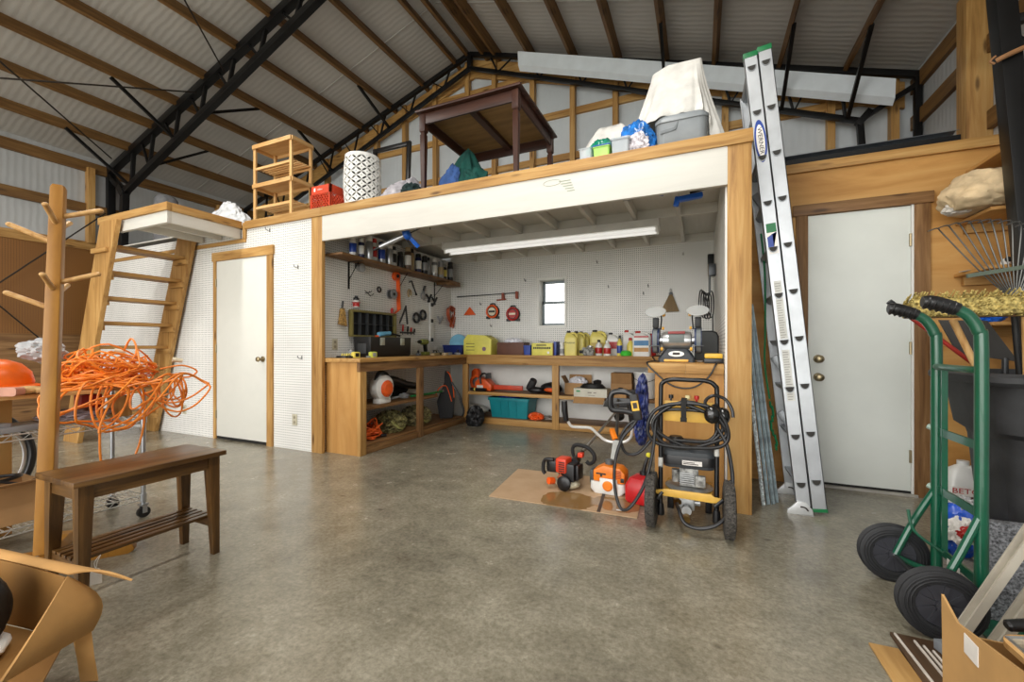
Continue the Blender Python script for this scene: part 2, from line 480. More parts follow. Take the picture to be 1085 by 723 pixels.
# corner posts and the white header
struct('post_column', B().box(-3.578, YF - .002, 0, -3.434, YF + .038, 2.366, .003), pine('z'))
struct('post_column', B().box(.161, YF, 0, .298, YF + .14, 2.366, .004), pine('z'))
hdr = struct('header_beam', B().box(-3.434, YF, 2.118, .161, YF + .04, 2.366, .003), white_paint('x'))
st_b = B().tube([(-1.03 + .07 * cos(a), YF - .0012, 2.315 + .022 * sin(a)) for a in [k * pi / 8 for k in range(16)]], .0016, 4, True, sub=2)
for _k in range(5): st_b.cbox((-.93 + .012 * _k, YF - .0012, 2.315 - .02 * _k), (.09 - .008 * _k, .002, .006))
mesh_obj('grade_stamp', st_b, plain('stamp_ink', (158, 166, 148), .6), hdr)
struct('deck_trim_beam', B().box(-4.6, YF - .012, 2.366, -3.45, YF + .05, DT, .004), pine('x'))
struct('deck_trim_beam', B().box(-3.449, YF - .012, 2.366, .305, YF + .05, DT, .004), pine('x'))
struct('deck_trim_beam', B().box(-7.76, YF + .0, 2.225, -4.6, YF + .045, 2.268, .003), pine('x'))
struct('deck_trim_beam', B().box(-4.642, YF - .006, 2.262, -4.59, YF + .045, 2.44, .003), pine('z'))
struct('floor_loft', B().box(-7.76, YF + .05, 2.437, .3, YB - .1, 2.452), white_paint('y'))
for x in (-3.07, -2.66, -2.25, -1.84, -1.42, -1.0, -.58, -.17):
    struct('joist_beam', B().box(x - .04, YF + .041, 2.345, x, YW - .02, 2.436, .002), white_paint('y'))
struct('blocking_beam', B().box(XWL, 4.41, 2.342, XWR, 4.45, 2.4365), white_paint('x'))
struct('rim_beam', B().box(XWL, YW - .03, 2.345, XWR, YW + .0, 2.4365), white_paint('x'))

# window
M_win = plain('window_frame_paint', (132, 144, 150), .45, var=.05)
wn = tag(bpy.data.objects.new('window_1', None), kind='structure'); COL.objects.link(wn)
def win_casing():
    b = B(); d0, d1 = YW - .004, YB + .11
    b.box(WX0, d0, WZ0, WX0 + .012, d1, WZ1); b.box(WX1 - .012, d0, WZ0, WX1, d1, WZ1)
    b.box(WX0, d0, WZ0, WX1, d1, WZ0 + .012); b.box(WX0, d0, WZ1 - .012, WX1, d1, WZ1)
    b.box(WX0 - .025, YW - .016, WZ0 - .02, WX0 + .004, YW - .0005, WZ1 + .025).box(WX0 + .004, YW - .016, WZ1 - .004, WX1 + .02, YW - .0005, WZ1 + .025).box(WX1 - .004, YW - .016, WZ0 - .02, WX1 + .02, YW - .0005, WZ1 - .004).box(WX0 + .004, YW - .016, WZ0 - .02, WX1 - .004, YW - .0005, WZ0 + .004)
    return b
mesh_obj('window_reveal', win_casing(), M_white, wn)
def sash(z0, z1, y):
    b = B(); t = .034; a, c = WX0 + .012, WX1 - .012
    b.box(a, y, z0, a + t, y + .03, z1, .003); b.box(c - t, y, z0, c, y + .03, z1, .003)
    b.box(a, y, z0, c, y + .03, z0 + t, .003); b.box(a, y, z1 - t, c, y + .03, z1, .003)
    return b
zm = (WZ0 + WZ1) / 2 + .01
for z0, z1, y in ((WZ0 + .012, zm + .017, YB + .03), (zm - .017, WZ1 - .012, YB + .065)):
    s = mesh_obj('sash', sash(z0, z1, y), M_win, wn)
    mesh_obj('pane', B().box(WX0 + .04, y + .012, z0 + .03, WX1 - .04, y + .016, z1 - .03), glass_mat(), s)

# ---------------------------------------------------------------- plywood wall on the right with a narrow door
YR = 3.908; EX0, EX1, EH0, EH1 = .757, 1.374, .035, 2.08
def right_ply():
    b = B()
    for x0, z0, x1, z1 in ((.281, 0, EX0, 2.42), (EX1, 0, XR, 2.42), (EX0, EH1, EX1, 2.42)):
        b.box(x0, YR, z0, x1, YR + .02, z1)
    return b
struct('wall_right_plywood', right_ply(), ply('x'))
struct('trim_8', B().box(.281, YR - .03, 2.415, XR - .002, YR - .0005, 2.485, .003), pine('x'))
struct('trim_9', B().box(.281, YR - .02, 2.486, XR - .4, YR + .06, 2.525), M_black)
for k, (x0, x1) in enumerate(((EX0 - .075, EX0), (EX1 + .012, EX1 + .1))):
    struct('trim_%d' % (10 + k), B().box(x0, YR - .02, 0, x1, YR - .0005, EH1, .003), oldwood('z'))
struct('trim_12', B().box(.659, YR - .028, EH1, 1.49, YR - .0005, EH1 + .082, .003), oldwood('x'))
struct('trim_13', B().box(EX1 - .002, YR - .012, .02, EX1 + .012, YR + .03, EH1), M_white)
struct('trim_14', B().box(EX0, YR - .03, .001, EX1 + .03, YR + .03, .018), plain('threshold_metal', (170, 166, 158), .5))
struct('trim_15', B().box(EX0, YR - .006, .019, EX1, YR + .03, .034), M_dark)  # dark strip, painted shade under the narrow door
make_door('door_2', EX0, EX1, YR - .004, EH0, EH1, ((.825, .835), (.825, .975)), EX1 - .006, plain('door_paint_cool', (226, 230, 224), .38, var=.012, scale=3))
# ================================================================ steel trusses
def truss(y, w, label, brace_spots, dirs, xr=(1.52, 1.74)):
    t = thing('roof_truss', label, 'truss', (RX, y, 0))
    L = lambda x, z: (x - RX, 0, z)
    dep = lambda dx: .22 + .065 * dx
    def part(n, a, c, ww): return mesh_obj(n, B().bar(a, c, ww, ww, up=(0, 1, 0), bev=.004), M_black, t)
    xo = {-1: XL + .045, 1: XR - .045}; xi = {-1: -7.9, 1: xr[0]}; xf = {-1: -8.08, 1: xr[1]}
    for s in (-1, 1):
        top = lambda dx: L(RX + s * dx, RZ - PITCH * dx - w / 2)
        bot = lambda dx: L(RX + s * dx, RZ - PITCH * dx - dep(dx) - w * .3)
        De, Di = abs(xo[s] - RX), abs(xi[s] - RX)
        part('top_chord', top(0), top(De), w)
        part('bottom_chord', bot(0), bot(Di), w * .85)
        part('outer_column', L(xo[s], 0), L(xo[s], RZ - PITCH * De), w * .95)
        kb = bot(Di)
        part('inner_column', L(xf[s], .0), kb, w * .95)
        part('knee_brace', kb, L(xo[s], RZ - PITCH * De - .12), w * .8)
        part('knee_plate', (kb[0] - s * .02, 0, kb[2] - .04), (kb[0] + s * .09, 0, kb[2] + .09), w * 1.1)
        for z in (2.95, 2.3, 1.6):
            f = z / kb[2]; xx = xf[s] + (xi[s] - xf[s]) * f
            part('strut', L(xx, z), L(xo[s], z + .02), w * .5)
            part('strut', L(xx, z - .06), L(xo[s], z - .42), w * .35)
        nodes = [.34, .98, 1.59, 2.18, 2.76, 3.35, 3.97, 4.5]
        for a, c in zip(nodes, nodes[1:]):
            m = (a + c) / 2
            part('web', top(a), bot(a + .12), w * .42); part('web', bot(a + .12), top(m + .05), w * .3)
        part('web', top(nodes[-1]), bot(min(nodes[-1] + .05, Di)), w * .5)
    part('king_post', L(RX, RZ - w), L(RX, RZ - dep(0) - w * .3), w * 1.2)
    for dx, s, d in brace_spots:
        x = RX + s * dx; zt = RZ - PITCH * dx
        br = B().bar((0, d * (w / 2 + .012), zt - dep(dx) - .02), (.0, d * .72, zt - .03), .034, .034, up=(1, 0, 0))
        b = one('steel_brace', br, M_black, dirs.pop(0), 'brace', (x, y, 0), group=None)
    return t
truss(3.4, .095, 'heavy black steel roof truss rising over the stairs at the left wall', [(3.4, -1, -1), (4.55, -1, -1), (3.97, -1, 1), (2.76, -1, 1)],
      ['thin black strut running forward from the near truss high up at a purlin', 'thin black strut running forward from the near truss close to the left eave',
       'short black strut behind the near truss on the second purlin above the eave', 'short black strut behind the near truss, the highest of that side'], (1.58, 1.815))
truss(5.5, .06, 'light black steel roof truss against the gable wall behind the loft', [(3.97, 1, -1), (4.56, 1, -1), (2.76, 1, -1), (1.5, -1, -1), (2.76, -1, -1)],
      ['slim black strut running down behind the ladder top to the gable truss', 'slim black strut crossing the white metal channel by the right eave',
       'slim black strut rising behind the draped white cover', 'slim black strut to the gable truss above the lattice stool', 'slim black strut to the gable truss behind the slatted rack'])

M_rod = plain('dark_rod', (48, 42, 36), .5, .5)
for a, c, lab in ((at(237, 75, y=3.34), at(150, -82, y=2.0), 'thin steel tie rod under the roof going up from the near truss'),
                  (at(208, 98, y=3.34), at(-10, 82, y=1.6), 'thin steel tie rod running level below the roof at the left'),
                  (at(118, 168, y=3.34), at(-6, 60, y=1.66), 'thin steel tie rod dropping across the roof to the near truss foot'),
                  (at(112, 226, x=-8.0), at(-10, 306, x=-8.22), 'thin steel tie rod crossing the upper part of the brown pegboard'),
                  (at(-8, 318, x=-8.22), at(46, 362, x=-8.22), 'thin steel tie rod crossing the lower part of the brown pegboard')):
    o = one('tie_rod', B().cyl((0, 0, 0), c - a, .009, n=8), M_rod, lab, 'rod', a)

# white metal channel lying along the truss
M_zinc = plain('white_metal_trim', (226, 234, 240), .3, .0, var=.015)
def channel():
    b = B(); p, q = Vector((-2.3, 0, 5.03)), Vector((1.76, 0, 3.60))
    prof = [(0, .12), (.012, .135), (.03, .13), (.012, -.05), (-.05, -.10), (-.055, -.085), (-.004, -.045), (-.006, .10)]
    b.loft([[(k.x, -y, k.z + z) for y, z in prof] for k in (p, q)])
    return b
one('metal_channel', channel(), M_zinc, 'long white metal channel lying along the right slope of the gable truss', 'channel', (0, 5.36, -.02))

# grey ribbed flashing stacked over the storage room
struct('ceiling_storage', B().box(.3, 4.12, 2.53, XR, YW - .03, 2.57), ply('x'))
M_flash = plain('grey_flashing', (136, 142, 150), .4, .4)
for k in range(3):
    b = B(); pts = []
    for i in range(9): pts.append((i * .045, .0 if i % 2 else .02))
    b.grid(lambda u, v: ((u - .5) * 1.5, v * .36, (.02 if int(round(v * 8)) % 2 else 0)), 1, 8).solid(.002)
    one('flashing_sheet', b, M_flash, ['grey ribbed metal flashing sheet over the storage room, lowest of three', 'grey ribbed metal flashing sheet, middle one of three over the storage room', 'grey ribbed metal flashing sheet lying on top of the other two'][k], 'metal sheet', (.95 + k * .02, 4.15 + k * .01, 2.5745 + k * .045))
# blocks that carry the sheets are the storage ceiling itself

# ================================================================ stair and landing
ld = thing('stair_landing', 'white landing with pine edge at the top of the open wooden stair', 'landing', (-5.28, 2.33, 0))
def P(n, b, m): return mesh_obj(n, b.xf(Matrix.Translation((5.28, -2.33, 0))), m, ld)
wp = white_paint
P('edge_board', B().box(-5.93, 2.316, 2.376, -4.64, 2.36, DT, .004), pine('x'))
P('edge_board', B().box(-4.685, 2.361, 2.376, -4.64, 3.04, DT, .004), pine('y'))
P('rim_board', B().box(-5.56, 2.335, 2.262, -4.67, 2.373, 2.376, .002), wp('x'))
P('rim_board', B().box(-4.71, 2.374, 2.262, -4.67, 3.04, 2.376, .002), wp('y'))
for x in (-5.0, -5.34): P('joist', B().box(x - .038, 2.374, 2.285, x, 3.04, 2.42, .002), wp('y'))
P('deck_board', B().box(-5.93, 2.361, 2.421, -4.69, 3.038, 2.44), wp('y'))

st = thing('staircase', 'steep open wooden stair with plank treads beside the white pegboard wall', 'staircase', (-6.2, 2.68, 0))
def S(n, b, m, par=None): return mesh_obj(n, b.xf(Matrix.Translation((6.2, -2.68, 0))), m, par or st)
SL = .343; XS = -6.57
def stringer(y0, y1):
    xb = XS
    zt = 2.37
    return B().prism([(xb, 0), (xb + .33, 0), (xb + .33 + SL * zt, zt), (xb + SL * zt, zt)], y1 - y0, Matrix.Translation((0, y0, 0)), .003)
S('stringer', stringer(2.268, 2.312), pine('z')); S('stringer', stringer(2.985, 3.028), pine('z'))
for k in range(8):
    z = 2.136 - k * .265; x = XS + SL * z
    S('tread', B().box(x + .02, 2.313, z - .038, x + .25, 2.984, z, .003), pine('y'))
    for y in (2.955,): S('tread_cleat', B().box(x + .06, y, z - .10, x + .31, y + .029, z - .039, .002), pine('x'))
    S('tread_cleat', B().box(x - .04, 2.238, z - .09, x + .26, 2.267, z - .039, .002) if k == 0 else B().box(x + .03, 2.314, z - .10, x + .28, 2.34, z - .039, .002), pine('x'))

# ================================================================ things on the loft
ZL = 2.452
# slatted racks, two stacked
def rack(z0, label):
    t = thing('slatted_rack', label, 'rack', (-4.305, 3.285, z0), 0, 'stacked slatted pine racks')
    W, D, H, p = .62, .27, .44, .036
    for sx in (-1, 1):
        for sy in (-1, 1):
            mesh_obj('leg', B().box(sx * W / 2, sy * D / 2, 0, sx * (W / 2 - p), sy * (D / 2 - .022), H - .001, .002), palewood('z'), t)
    for sy in (-1, 1):
        mesh_obj('rail', B().box(-W / 2, sy * (D / 2 + .001), H - .045, W / 2, sy * (D / 2 + .015), H, .002), palewood('x'), t)
        mesh_obj('rail', B().box(-W / 2 + p, sy * (D / 2 - .023), .16, W / 2 - p, sy * (D / 2 - .006), .185, .002), palewood('x'), t)
    for sx in (-1, 1):
        mesh_obj('rail', B().box(sx * (W / 2 + .001), -D / 2, H - .045, sx * (W / 2 + .014), D / 2, H, .002), palewood('y'), t)
    mesh_obj('top_panel', B().box(-W / 2 + .002, -D / 2 + .002, H - .012, W / 2 - .002, D / 2 - .002, H - .002, .002), palewood('x'), t)
    for i in range(6):
        y = -D / 2 + .035 + i * .04
        mesh_obj('slat', B().box(-W / 2 + .004, y - .012, .187, W / 2 - .004, y + .012, .199, .002), palewood('x'), t)
    return t
r1 = rack(ZL, 'pale pine slatted rack standing on the loft edge under another rack')
copy_thing(r1, (-4.305, 3.285, ZL + .442), label='pale pine slatted rack stacked on top of an identical rack')

# red milk crate
def crate():
    t = thing('milk_crate', 'red plastic milk crate beside the white lattice stool on the loft', 'crate', (-3.565, 3.285, ZL))
    m = plain('red_plastic', (206, 66, 30), .45)
    W, H = .145, .27
    b = B()
    for s in (-1, 1):
        for ax in (0, 1):
            def put(x0, z0, x1, z1):
                y0, y1 = s * W, s * (W - .008)
                (b.box(x0, y0, z0, x1, y1, z1, .001) if ax == 0 else b.box(y0, x0, z0, y1, x1, z1, .001))
            put(-W, H - .085, W, H); put(-W, 0, W, .03); put(-W, 0, -W + .022, H); put(W - .022, 0, W, H)
            for k in range(-6, 10):
                for sl in (1, -1):
                    x0 = k * .036 * sl
                    a = Vector((x0, 0, .03)); c = Vector((x0 + sl * .155 * .8, 0, H - .085))
                    # clip the diagonals at the corner posts
                    def clip(p, q):
                        d = q - p
                        t0, t1 = 0, 1
                        for lim, sg in ((W - .015, 1), (-W + .015, -1)):
                            if d.x * sg > 0: t1 = min(t1, (lim - p.x) / d.x)
                            elif d.x * sg < 0: t0 = max(t0, (lim - p.x) / d.x)
                        return (p + d * t0, p + d * t1) if t1 - t0 > .05 else None
                    q = clip(a, c)
                    if q:
                        p0, p1 = q; yy = s * (W - .004)
                        if ax == 0: b.bar((p0.x, yy, p0.z), (p1.x, yy, p1.z), .007, .007)
                        else: b.bar((yy, p0.x, p0.z), (yy, p1.x, p1.z), .007, .007)
    b.box(-W, -W, 0, W, W, .012)
    mesh_obj('basket', b, m, t, 0)
    lm = plain('print_white', (236, 232, 226), .5)
    mesh_obj('emblem', B().box(-.085, -W - .0015, H - .056, -.064, -W - .0003, H - .02), lm, t)
    text_part('lettering', 'milano', .026, lm, t, Matrix.Translation((0.0, -W - .001, H - .04)) @ FACE_FRONT)
crate()

# white lattice drum stool: petals cut through the wall
def stool():
    t = thing('drum_stool', 'white ceramic drum stool with pierced petal lattice on the loft', 'stool', (-3.12, 3.27, ZL))
    m = plain('white_ceramic', (236, 236, 232), .3, var=.02)
    R, H = .165, .525
    rr = lambda z: R + .018 * math.sin(pi * min(max(z / H, 0), 1))
    NC, NR = 22, 11
    cw, ch = 2 * pi / NC, (H - .07) / NR
    b = B()
    # the wall is a square net of cells; each cell edge carries one petal-shaped hole
    def pos(a, z, r=0): return Vector(((rr(z) - r) * cos(a), (rr(z) - r) * sin(a), z))
    # one cell of the net, each with one diagonal petal hole, alternating direction
    for i in range(NC):
        for j in range(NR):
            a0, z0 = i * cw, .035 + j * ch
            alt = (i + j) % 2
            n = 24; O, I = [], []
            for k in range(n):
                th = 2 * pi * (k + .5) / n
                mx = max(abs(cos(th)), abs(sin(th)))
                O.append((a0 + cw * (.5 + .5 * cos(th) / mx), z0 + ch * (.5 + .5 * sin(th) / mx)))
                tt = th + pi / 4 - pi / 2
                x, y = cos(th - pi / 4) * .60, sin(th - pi / 4) * .21 * (1 - .3 * cos(th - pi / 4) ** 2)
                px, py = (x - y) * .7071, (x + y) * .7071
                if alt: px = -px
                I.append((a0 + cw * (.5 + px), z0 + ch * (.5 + py)))
            if alt: I = sorted(I, key=lambda p: math.atan2((p[1] - z0) / ch - .5, (p[0] - a0) / cw - .5)); O = sorted(O, key=lambda p: math.atan2((p[1] - z0) / ch - .5, (p[0] - a0) / cw - .5))
            vo = [b.bm.verts.new(pos(*p)) for p in O]; vi = [b.bm.verts.new(pos(*p)) for p in I]; vb = [b.bm.verts.new(pos(*p, .018)) for p in I]
            for k in range(n):
                q = (k + 1) % n
                b.bm.faces.new((vo[k], vo[q], vi[q], vi[k])); b.bm.faces.new((vi[k], vi[q], vb[q], vb[k]))
    mesh_obj('lattice_wall', b, m, t, 30)
    mesh_obj('rim', B().lathe([(R - .012, H - .035), (R + .004, H - .035), (R + .002, H - .006), (R - .01, H), (0, H + .004)], n=48), m, t)
    mesh_obj('foot_ring', B().lathe([(0, .002), (R, 0), (R + .004, .035), (R - .02, .035), (0, .03)], n=48), m, t)
    mesh_obj('inner_shade', B().lathe([(R - .03, .036), (R - .02, H / 2), (R - .03, H - .036)], n=32), plain('dark_hollow', (40, 39, 37), .8), t)  # dark drum painting the hollow's shade behind the petal holes
stool()

# dark picture frame leaning far back
fr = thing('picture_frame', 'tall black empty picture frame leaning behind the lattice stool', 'picture frame', (-3.62, 4.25, ZL), rot=(radians(-3), 0, 0))
for n, b in (('frame_side', B().box(-.3, -.02, 0, -.25, .02, 1.2, .006)), ('frame_side', B().box(.25, -.02, 0, .3, .02, 1.2, .006)), ('frame_top', B().box(-.249, -.02, 1.15, .249, .02, 1.2, .006)), ('frame_bottom', B().box(-.249, -.02, 0, .249, .02, .05, .006))):
    mesh_obj(n, b, plain('black_lacquer', (22, 20, 20), .35), fr)

# table on the loft
def loft_table():
    x0, x1, y0, y1, H = -2.36, -1.325, 3.12, 4.09, .755
    t = thing('wooden_table', 'dark reddish square wooden table standing high on the loft edge', 'table', ((x0 + x1) / 2, (y0 + y1) / 2, ZL))
    W, D = (x1 - x0) / 2, (y1 - y0) / 2; mg = mahogany
    mesh_obj('tabletop', B().box(-W, -D, H - .022, W, D, H, .005), mg('x'), t)
    mesh_obj('underside_panel', B().box(-W + .06, -D + .06, H - .03, W - .06, D - .06, H - .0225), wood('table_underside', (112, 84, 44), (140, 108, 62), (158, 124, 76), 'x', fine=9), t)
    a = .035
    for s in (-1, 1):
        mesh_obj('apron', B().box(-W + a + .05, s * (D - a), H - .125, W - a - .05, s * (D - a - .02), H - .0305, .002), mg('x'), t)
        mesh_obj('apron', B().box(s * (W - a), -D + a + .05, H - .125, s * (W - a - .02), D - a - .05, H - .0305, .002), mg('y'), t)
    mesh_obj('cross_rail', B().box(-.03, -D + a + .021, H - .07, .03, D - a - .021, H - .0305), mg('y'), t)
    for sx in (-1, 1):
        for sy in (-1, 1):
            cx, cy = sx * (W - a - .022), sy * (D - a - .022)
            b = B().box(cx - .029, cy - .029, H - .17, cx + .029, cy + .029, H - .0305, .003)
            sq = lambda r, z: [(cx + r, cy + r, z), (cx - r, cy + r, z), (cx - r, cy - r, z), (cx + r, cy - r, z)]
            b.loft([sq(.017, 0), sq(.024, .42), sq(.024, H - .215), sq(.019, H - .205), sq(.019, H - .195), sq(.028, H - .185), sq(.029, H - .171)])
            mesh_obj('leg', b, mg('z'), t)
loft_table()

# cloths and clothes
def cloth_mat(name, c, rough=.85): return plain(name, c, rough, var=.12, scale=14, bmp=.35, bscale=38)
one('crumpled_blanket', B().blob((0, 0, .1), (.4, .26, .26), .25, 1.5, 4, 5, .1, (0, -.35, .3)).blob((.1, .03, .14), (.26, .24, .22), .3, 1.8, 6, 5, .14), cloth_mat('grey_blanket', (176, 172, 178)), 'grey crumpled blanket on the loft between the lattice stool and the dark table', 'blanket', (-2.72, 3.36, ZL))
one('folded_cloth', B().blob((0, 0, .06), (.2, .16, .17), .3, 2.4, 8, 4, .06, None, True), cloth_mat('dark_teal_cloth', (20, 44, 44)), 'dark teal cloth bundled by the near leg of the loft table', 'cloth', (-2.47, 3.22, ZL))
jk = thing('green_jacket', 'dark green jacket with blue lining heaped under the loft table', 'jacket', (-2.17, 3.62, ZL))
def heap(seed, w, d, h):
    b = B()
    def f(u, v):
        a = 2 * pi * u; r = (1 - v) ** .8
        k = 1 + .22 * sin(5 * a + seed) * r + .14 * sin(9 * a + 2 * seed) * r
        z = h * (1 - r ** 1.4) + .035 * sin(11 * a + 6 * v + seed) * (1 - v)
        return (w * r * k * cos(a) * (.95 + .05 * noise.noise((a, v * 3, seed))) + .08 * v, d * r * k * sin(a), max(z, .0) + .02 * noise.noise((a * 2, v * 6, seed)) * v + .01)
    b.grid(f, 64, 16); bmesh.ops.remove_doubles(b.bm, verts=b.bm.verts, dist=.0005)
    return b
mesh_obj('outer_shell', heap(1.3, .34, .2, .56).blob((.16, -.04, .16), (.3, .26, .4), .3, 2.2, 3, 4, .15), cloth_mat('green_cloth', (10, 74, 66)), jk)
mesh_obj('lining', B().blob((-.05, -.17, .14), (.2, .12, .42), .2, 2.2, 9, 4, .13, (0, .35, 0)), cloth_mat('blue_cloth', (52, 84, 140)), jk)

# fitted white cover over stored things
def cover():
    b = B(); n = 150; rings = []
    for k in range(15):
        t = k / 14; row = []
        for i in range(n):
            a = 2 * pi * i / n
            sa, ca = sin(a), cos(a)
            def sup(hx, hy, e):
                return math.copysign(abs(ca) ** e, ca) * hx, math.copysign(abs(sa) ** e, sa) * hy
            x0, y0 = sup(.185, .05, .35); x1, y1 = sup(.42, .36, .8)
            tt = t ** 1.12
            pl = (.05 * sin(11 * a + 5 * noise.noise((ca * 2, sa * 2, .3))) + .04 * sin(26 * a + 3 * noise.noise((ca * 3, sa * 3, 1.3))) * t) * t ** .7 + .05 * noise.noise((ca * 1.5, sa * 1.5, t * 2))
            f = 1 + pl
            x = (x0 + (x1 - x0) * tt) * f - .20 + .03 * (1 - t); y = (y0 + (y1 - y0) * tt) * f + 3.6 + .05 * t
            arch = math.exp(-((math.atan2(sin(a + pi / 2 - .1), cos(a + pi / 2 - .1))) / .7) ** 4)
            zb = ZL + .03 + .29 * arch
            zt = 3.28 + .025 * ca
            z = zt + (zb - zt) * (t ** .96)
            if k == 14: x = x * 1 - .03 * ca; y -= .03 * sa; z += .004
            row.append((x, y, z))
        rings.append(row)
    b.loft([[((p[0] + .17) * .45 - .17, (p[1] - 3.55) * .4 + 3.55, 3.297) for p in rings[0]]] + rings, cap=False)
    b.bm.verts.ensure_lookup_table()
    b.bm.faces.new([b.bm.verts[i] for i in range(n)])
    # the part that hangs lower over the boxes at its side
    R2 = []
    for k in range(10):
        t = k / 9; row = []
        for i in range(90):
            a = 2 * pi * i / 90
            hx, hy = .13 + .2 * t, .1 + .2 * t
            pl = 1 + (.05 * sin(9 * a + 1) + .03 * sin(17 * a)) * t
            row.append((-.70 - .03 * t + math.copysign(abs(cos(a)) ** .8, cos(a)) * hx * pl, 3.72 + math.copysign(abs(sin(a)) ** .8, sin(a)) * hy * pl, 2.95 + .04 * noise.noise((cos(a) * 2, sin(a) * 2, 4)) - (2.95 - ZL - .02) * t ** 1.5))
        R2.append(row)
    b.loft(R2)
    return b
one('dust_cover', cover().xf(Matrix.Translation((.2, -3.55, -ZL))), plain('white_cotton', (222, 220, 214), .85, var=.05, bmp=.25, bscale=22), 'large white gathered cloth cover draped over stored things on the loft', 'cover', (-.2, 3.55, ZL), smooth=60)

# grey storage tote under the cover
def rrect(hx, hy, r, z, n=8, c=(0, 0)):
    out = []
    for qx, qy, a0 in ((1, 1, 0), (-1, 1, pi / 2), (-1, -1, pi), (1, -1, 3 * pi / 2)):
        for k in range(n):
            a = a0 + (pi / 2) * k / (n - 1)
            out.append((c[0] + qx * (hx - r) + r * cos(a), c[1] + qy * (hy - r) + r * sin(a), z))
    return out
M_tote = plain('grey_tote_plastic', (128, 134, 138), .4, var=.04)
tt = thing('storage_tote', 'grey plastic tote peeking out under the white cover on the loft', 'tote', (-.12, 3.25, ZL)); tt.scale = (.9, .9, .88)
mesh_obj('body', B().loft([rrect(.165, .13, .06, 0), rrect(.175, .145, .06, .02), rrect(.187, .155, .06, .2)]), M_tote, tt)
mesh_obj('lid', B().loft([rrect(.194, .163, .06, .2005), rrect(.194, .163, .06, .225), rrect(.175, .145, .07, .255), rrect(.12, .09, .06, .27)]), M_tote, tt)
mesh_obj('handle_recess', B().prism([(-.15, .14), (-.05, .15), (-.03, .185), (-.02, .195), (-.02, .185), (-.035, .13), (-.06, .125), (-.15, .115)], .006, Matrix.Translation((0, -.158, .0)), .001), plain('grey_tote_shade', (104, 110, 114), .5), tt)

# small bins and bags at the loft edge
def bin_(name, label, x0, x1, y, h, m, lid=None, fill=None, cat='container'):
    t = thing(name, label, cat, ((x0 + x1) / 2, y, ZL)); w = (x1 - x0) / 2 - .002
    b = B().loft([rrect(w * .9, .06, .012, 0), rrect(w, .068, .014, h), rrect(w + .006, .074, .016, h), rrect(w + .006, .074, .016, h + .006), rrect(w - .003, .065, .012, h + .006), rrect(w * .88, .057, .012, .004)])
    mesh_obj('tub', b, m, t)
    if lid: mesh_obj('lid', B().loft([rrect(w + .008, .076, .018, h + .0065), rrect(w + .008, .076, .018, h + .016), rrect(w - .01, .06, .018, h + .022)]), lid, t)
    if fill: mesh_obj('contents', B().blob((0, 0, .045), (w * 1.5, .09, .07), .3, 3, 5, 3, .035), fill, t)
    return t
cl = clear_plastic('clear_plastic', (206, 214, 220), .5)
bin_('plastic_bin', 'small clear plastic bin holding something pink at the loft edge', -.845, -.745, 3.2, .112, cl, None, plain('pink_thing', (226, 112, 160), .6))
bin_('plastic_bin', 'lime green box with a blue lid between two clear bins on the loft', -.735, -.61, 3.19, .1, plain('lime_plastic', (172, 222, 110), .4), plain('blue_lid', (34, 86, 164), .35))
bin_('plastic_bin', 'cloudy clear plastic bin next to the lime green box', -.602, -.47, 3.195, .13, cl, clear_plastic('clear_lid', (196, 206, 212), .7))
gb = one('plastic_bag', B().blob((0, 0, .11), (.28, .14, .3), .2, 2.4, 11, 5, .11), plain('green_film', (24, 124, 98), .25, var=.25, scale=16), 'green plastic bag lying behind the small bins on the loft', 'bag', (-.715, 3.35, ZL))
bb = thing('plastic_bag', 'blue plastic bag with patterned cloth inside, next to the grey tote', 'bag', (-.44, 3.285, ZL))
mesh_obj('film', B().blob((0, .02, .14), (.26, .14, .36), .2, 2.4, 21, 5, .14), plain('blue_film', (36, 104, 176), .22, var=.3, scale=18), bb)
mesh_obj('cloth_inside', B().blob((.0, -.07, .1), (.19, .08, .18), .3, 2.8, 5, 4, .1), plain('patterned_cloth', (196, 184, 206), .8, var=.35, scale=40), bb)
# behind the landing
one('crumpled_sheet', B().blob((0, 0, .08), (.6, .3, .6), .2, 1.5, 31, 5, .08), cloth_mat('white_sheet', (206, 208, 210)), 'white crumpled sheet on the loft behind the stair landing', 'sheet', (-5.36, 3.34, ZL + .002))
one('rolled_pad', B().lathe([(.0, 0), (.13, 0), (.15, .3), (.13, .6), (.1, .64), (0, .65)], (0, 0, 0), 24), cloth_mat('grey_pad', (104, 104, 106)), 'grey rolled pad standing on the loft behind the stair top', 'pad', (-6.62, 3.3, ZL))
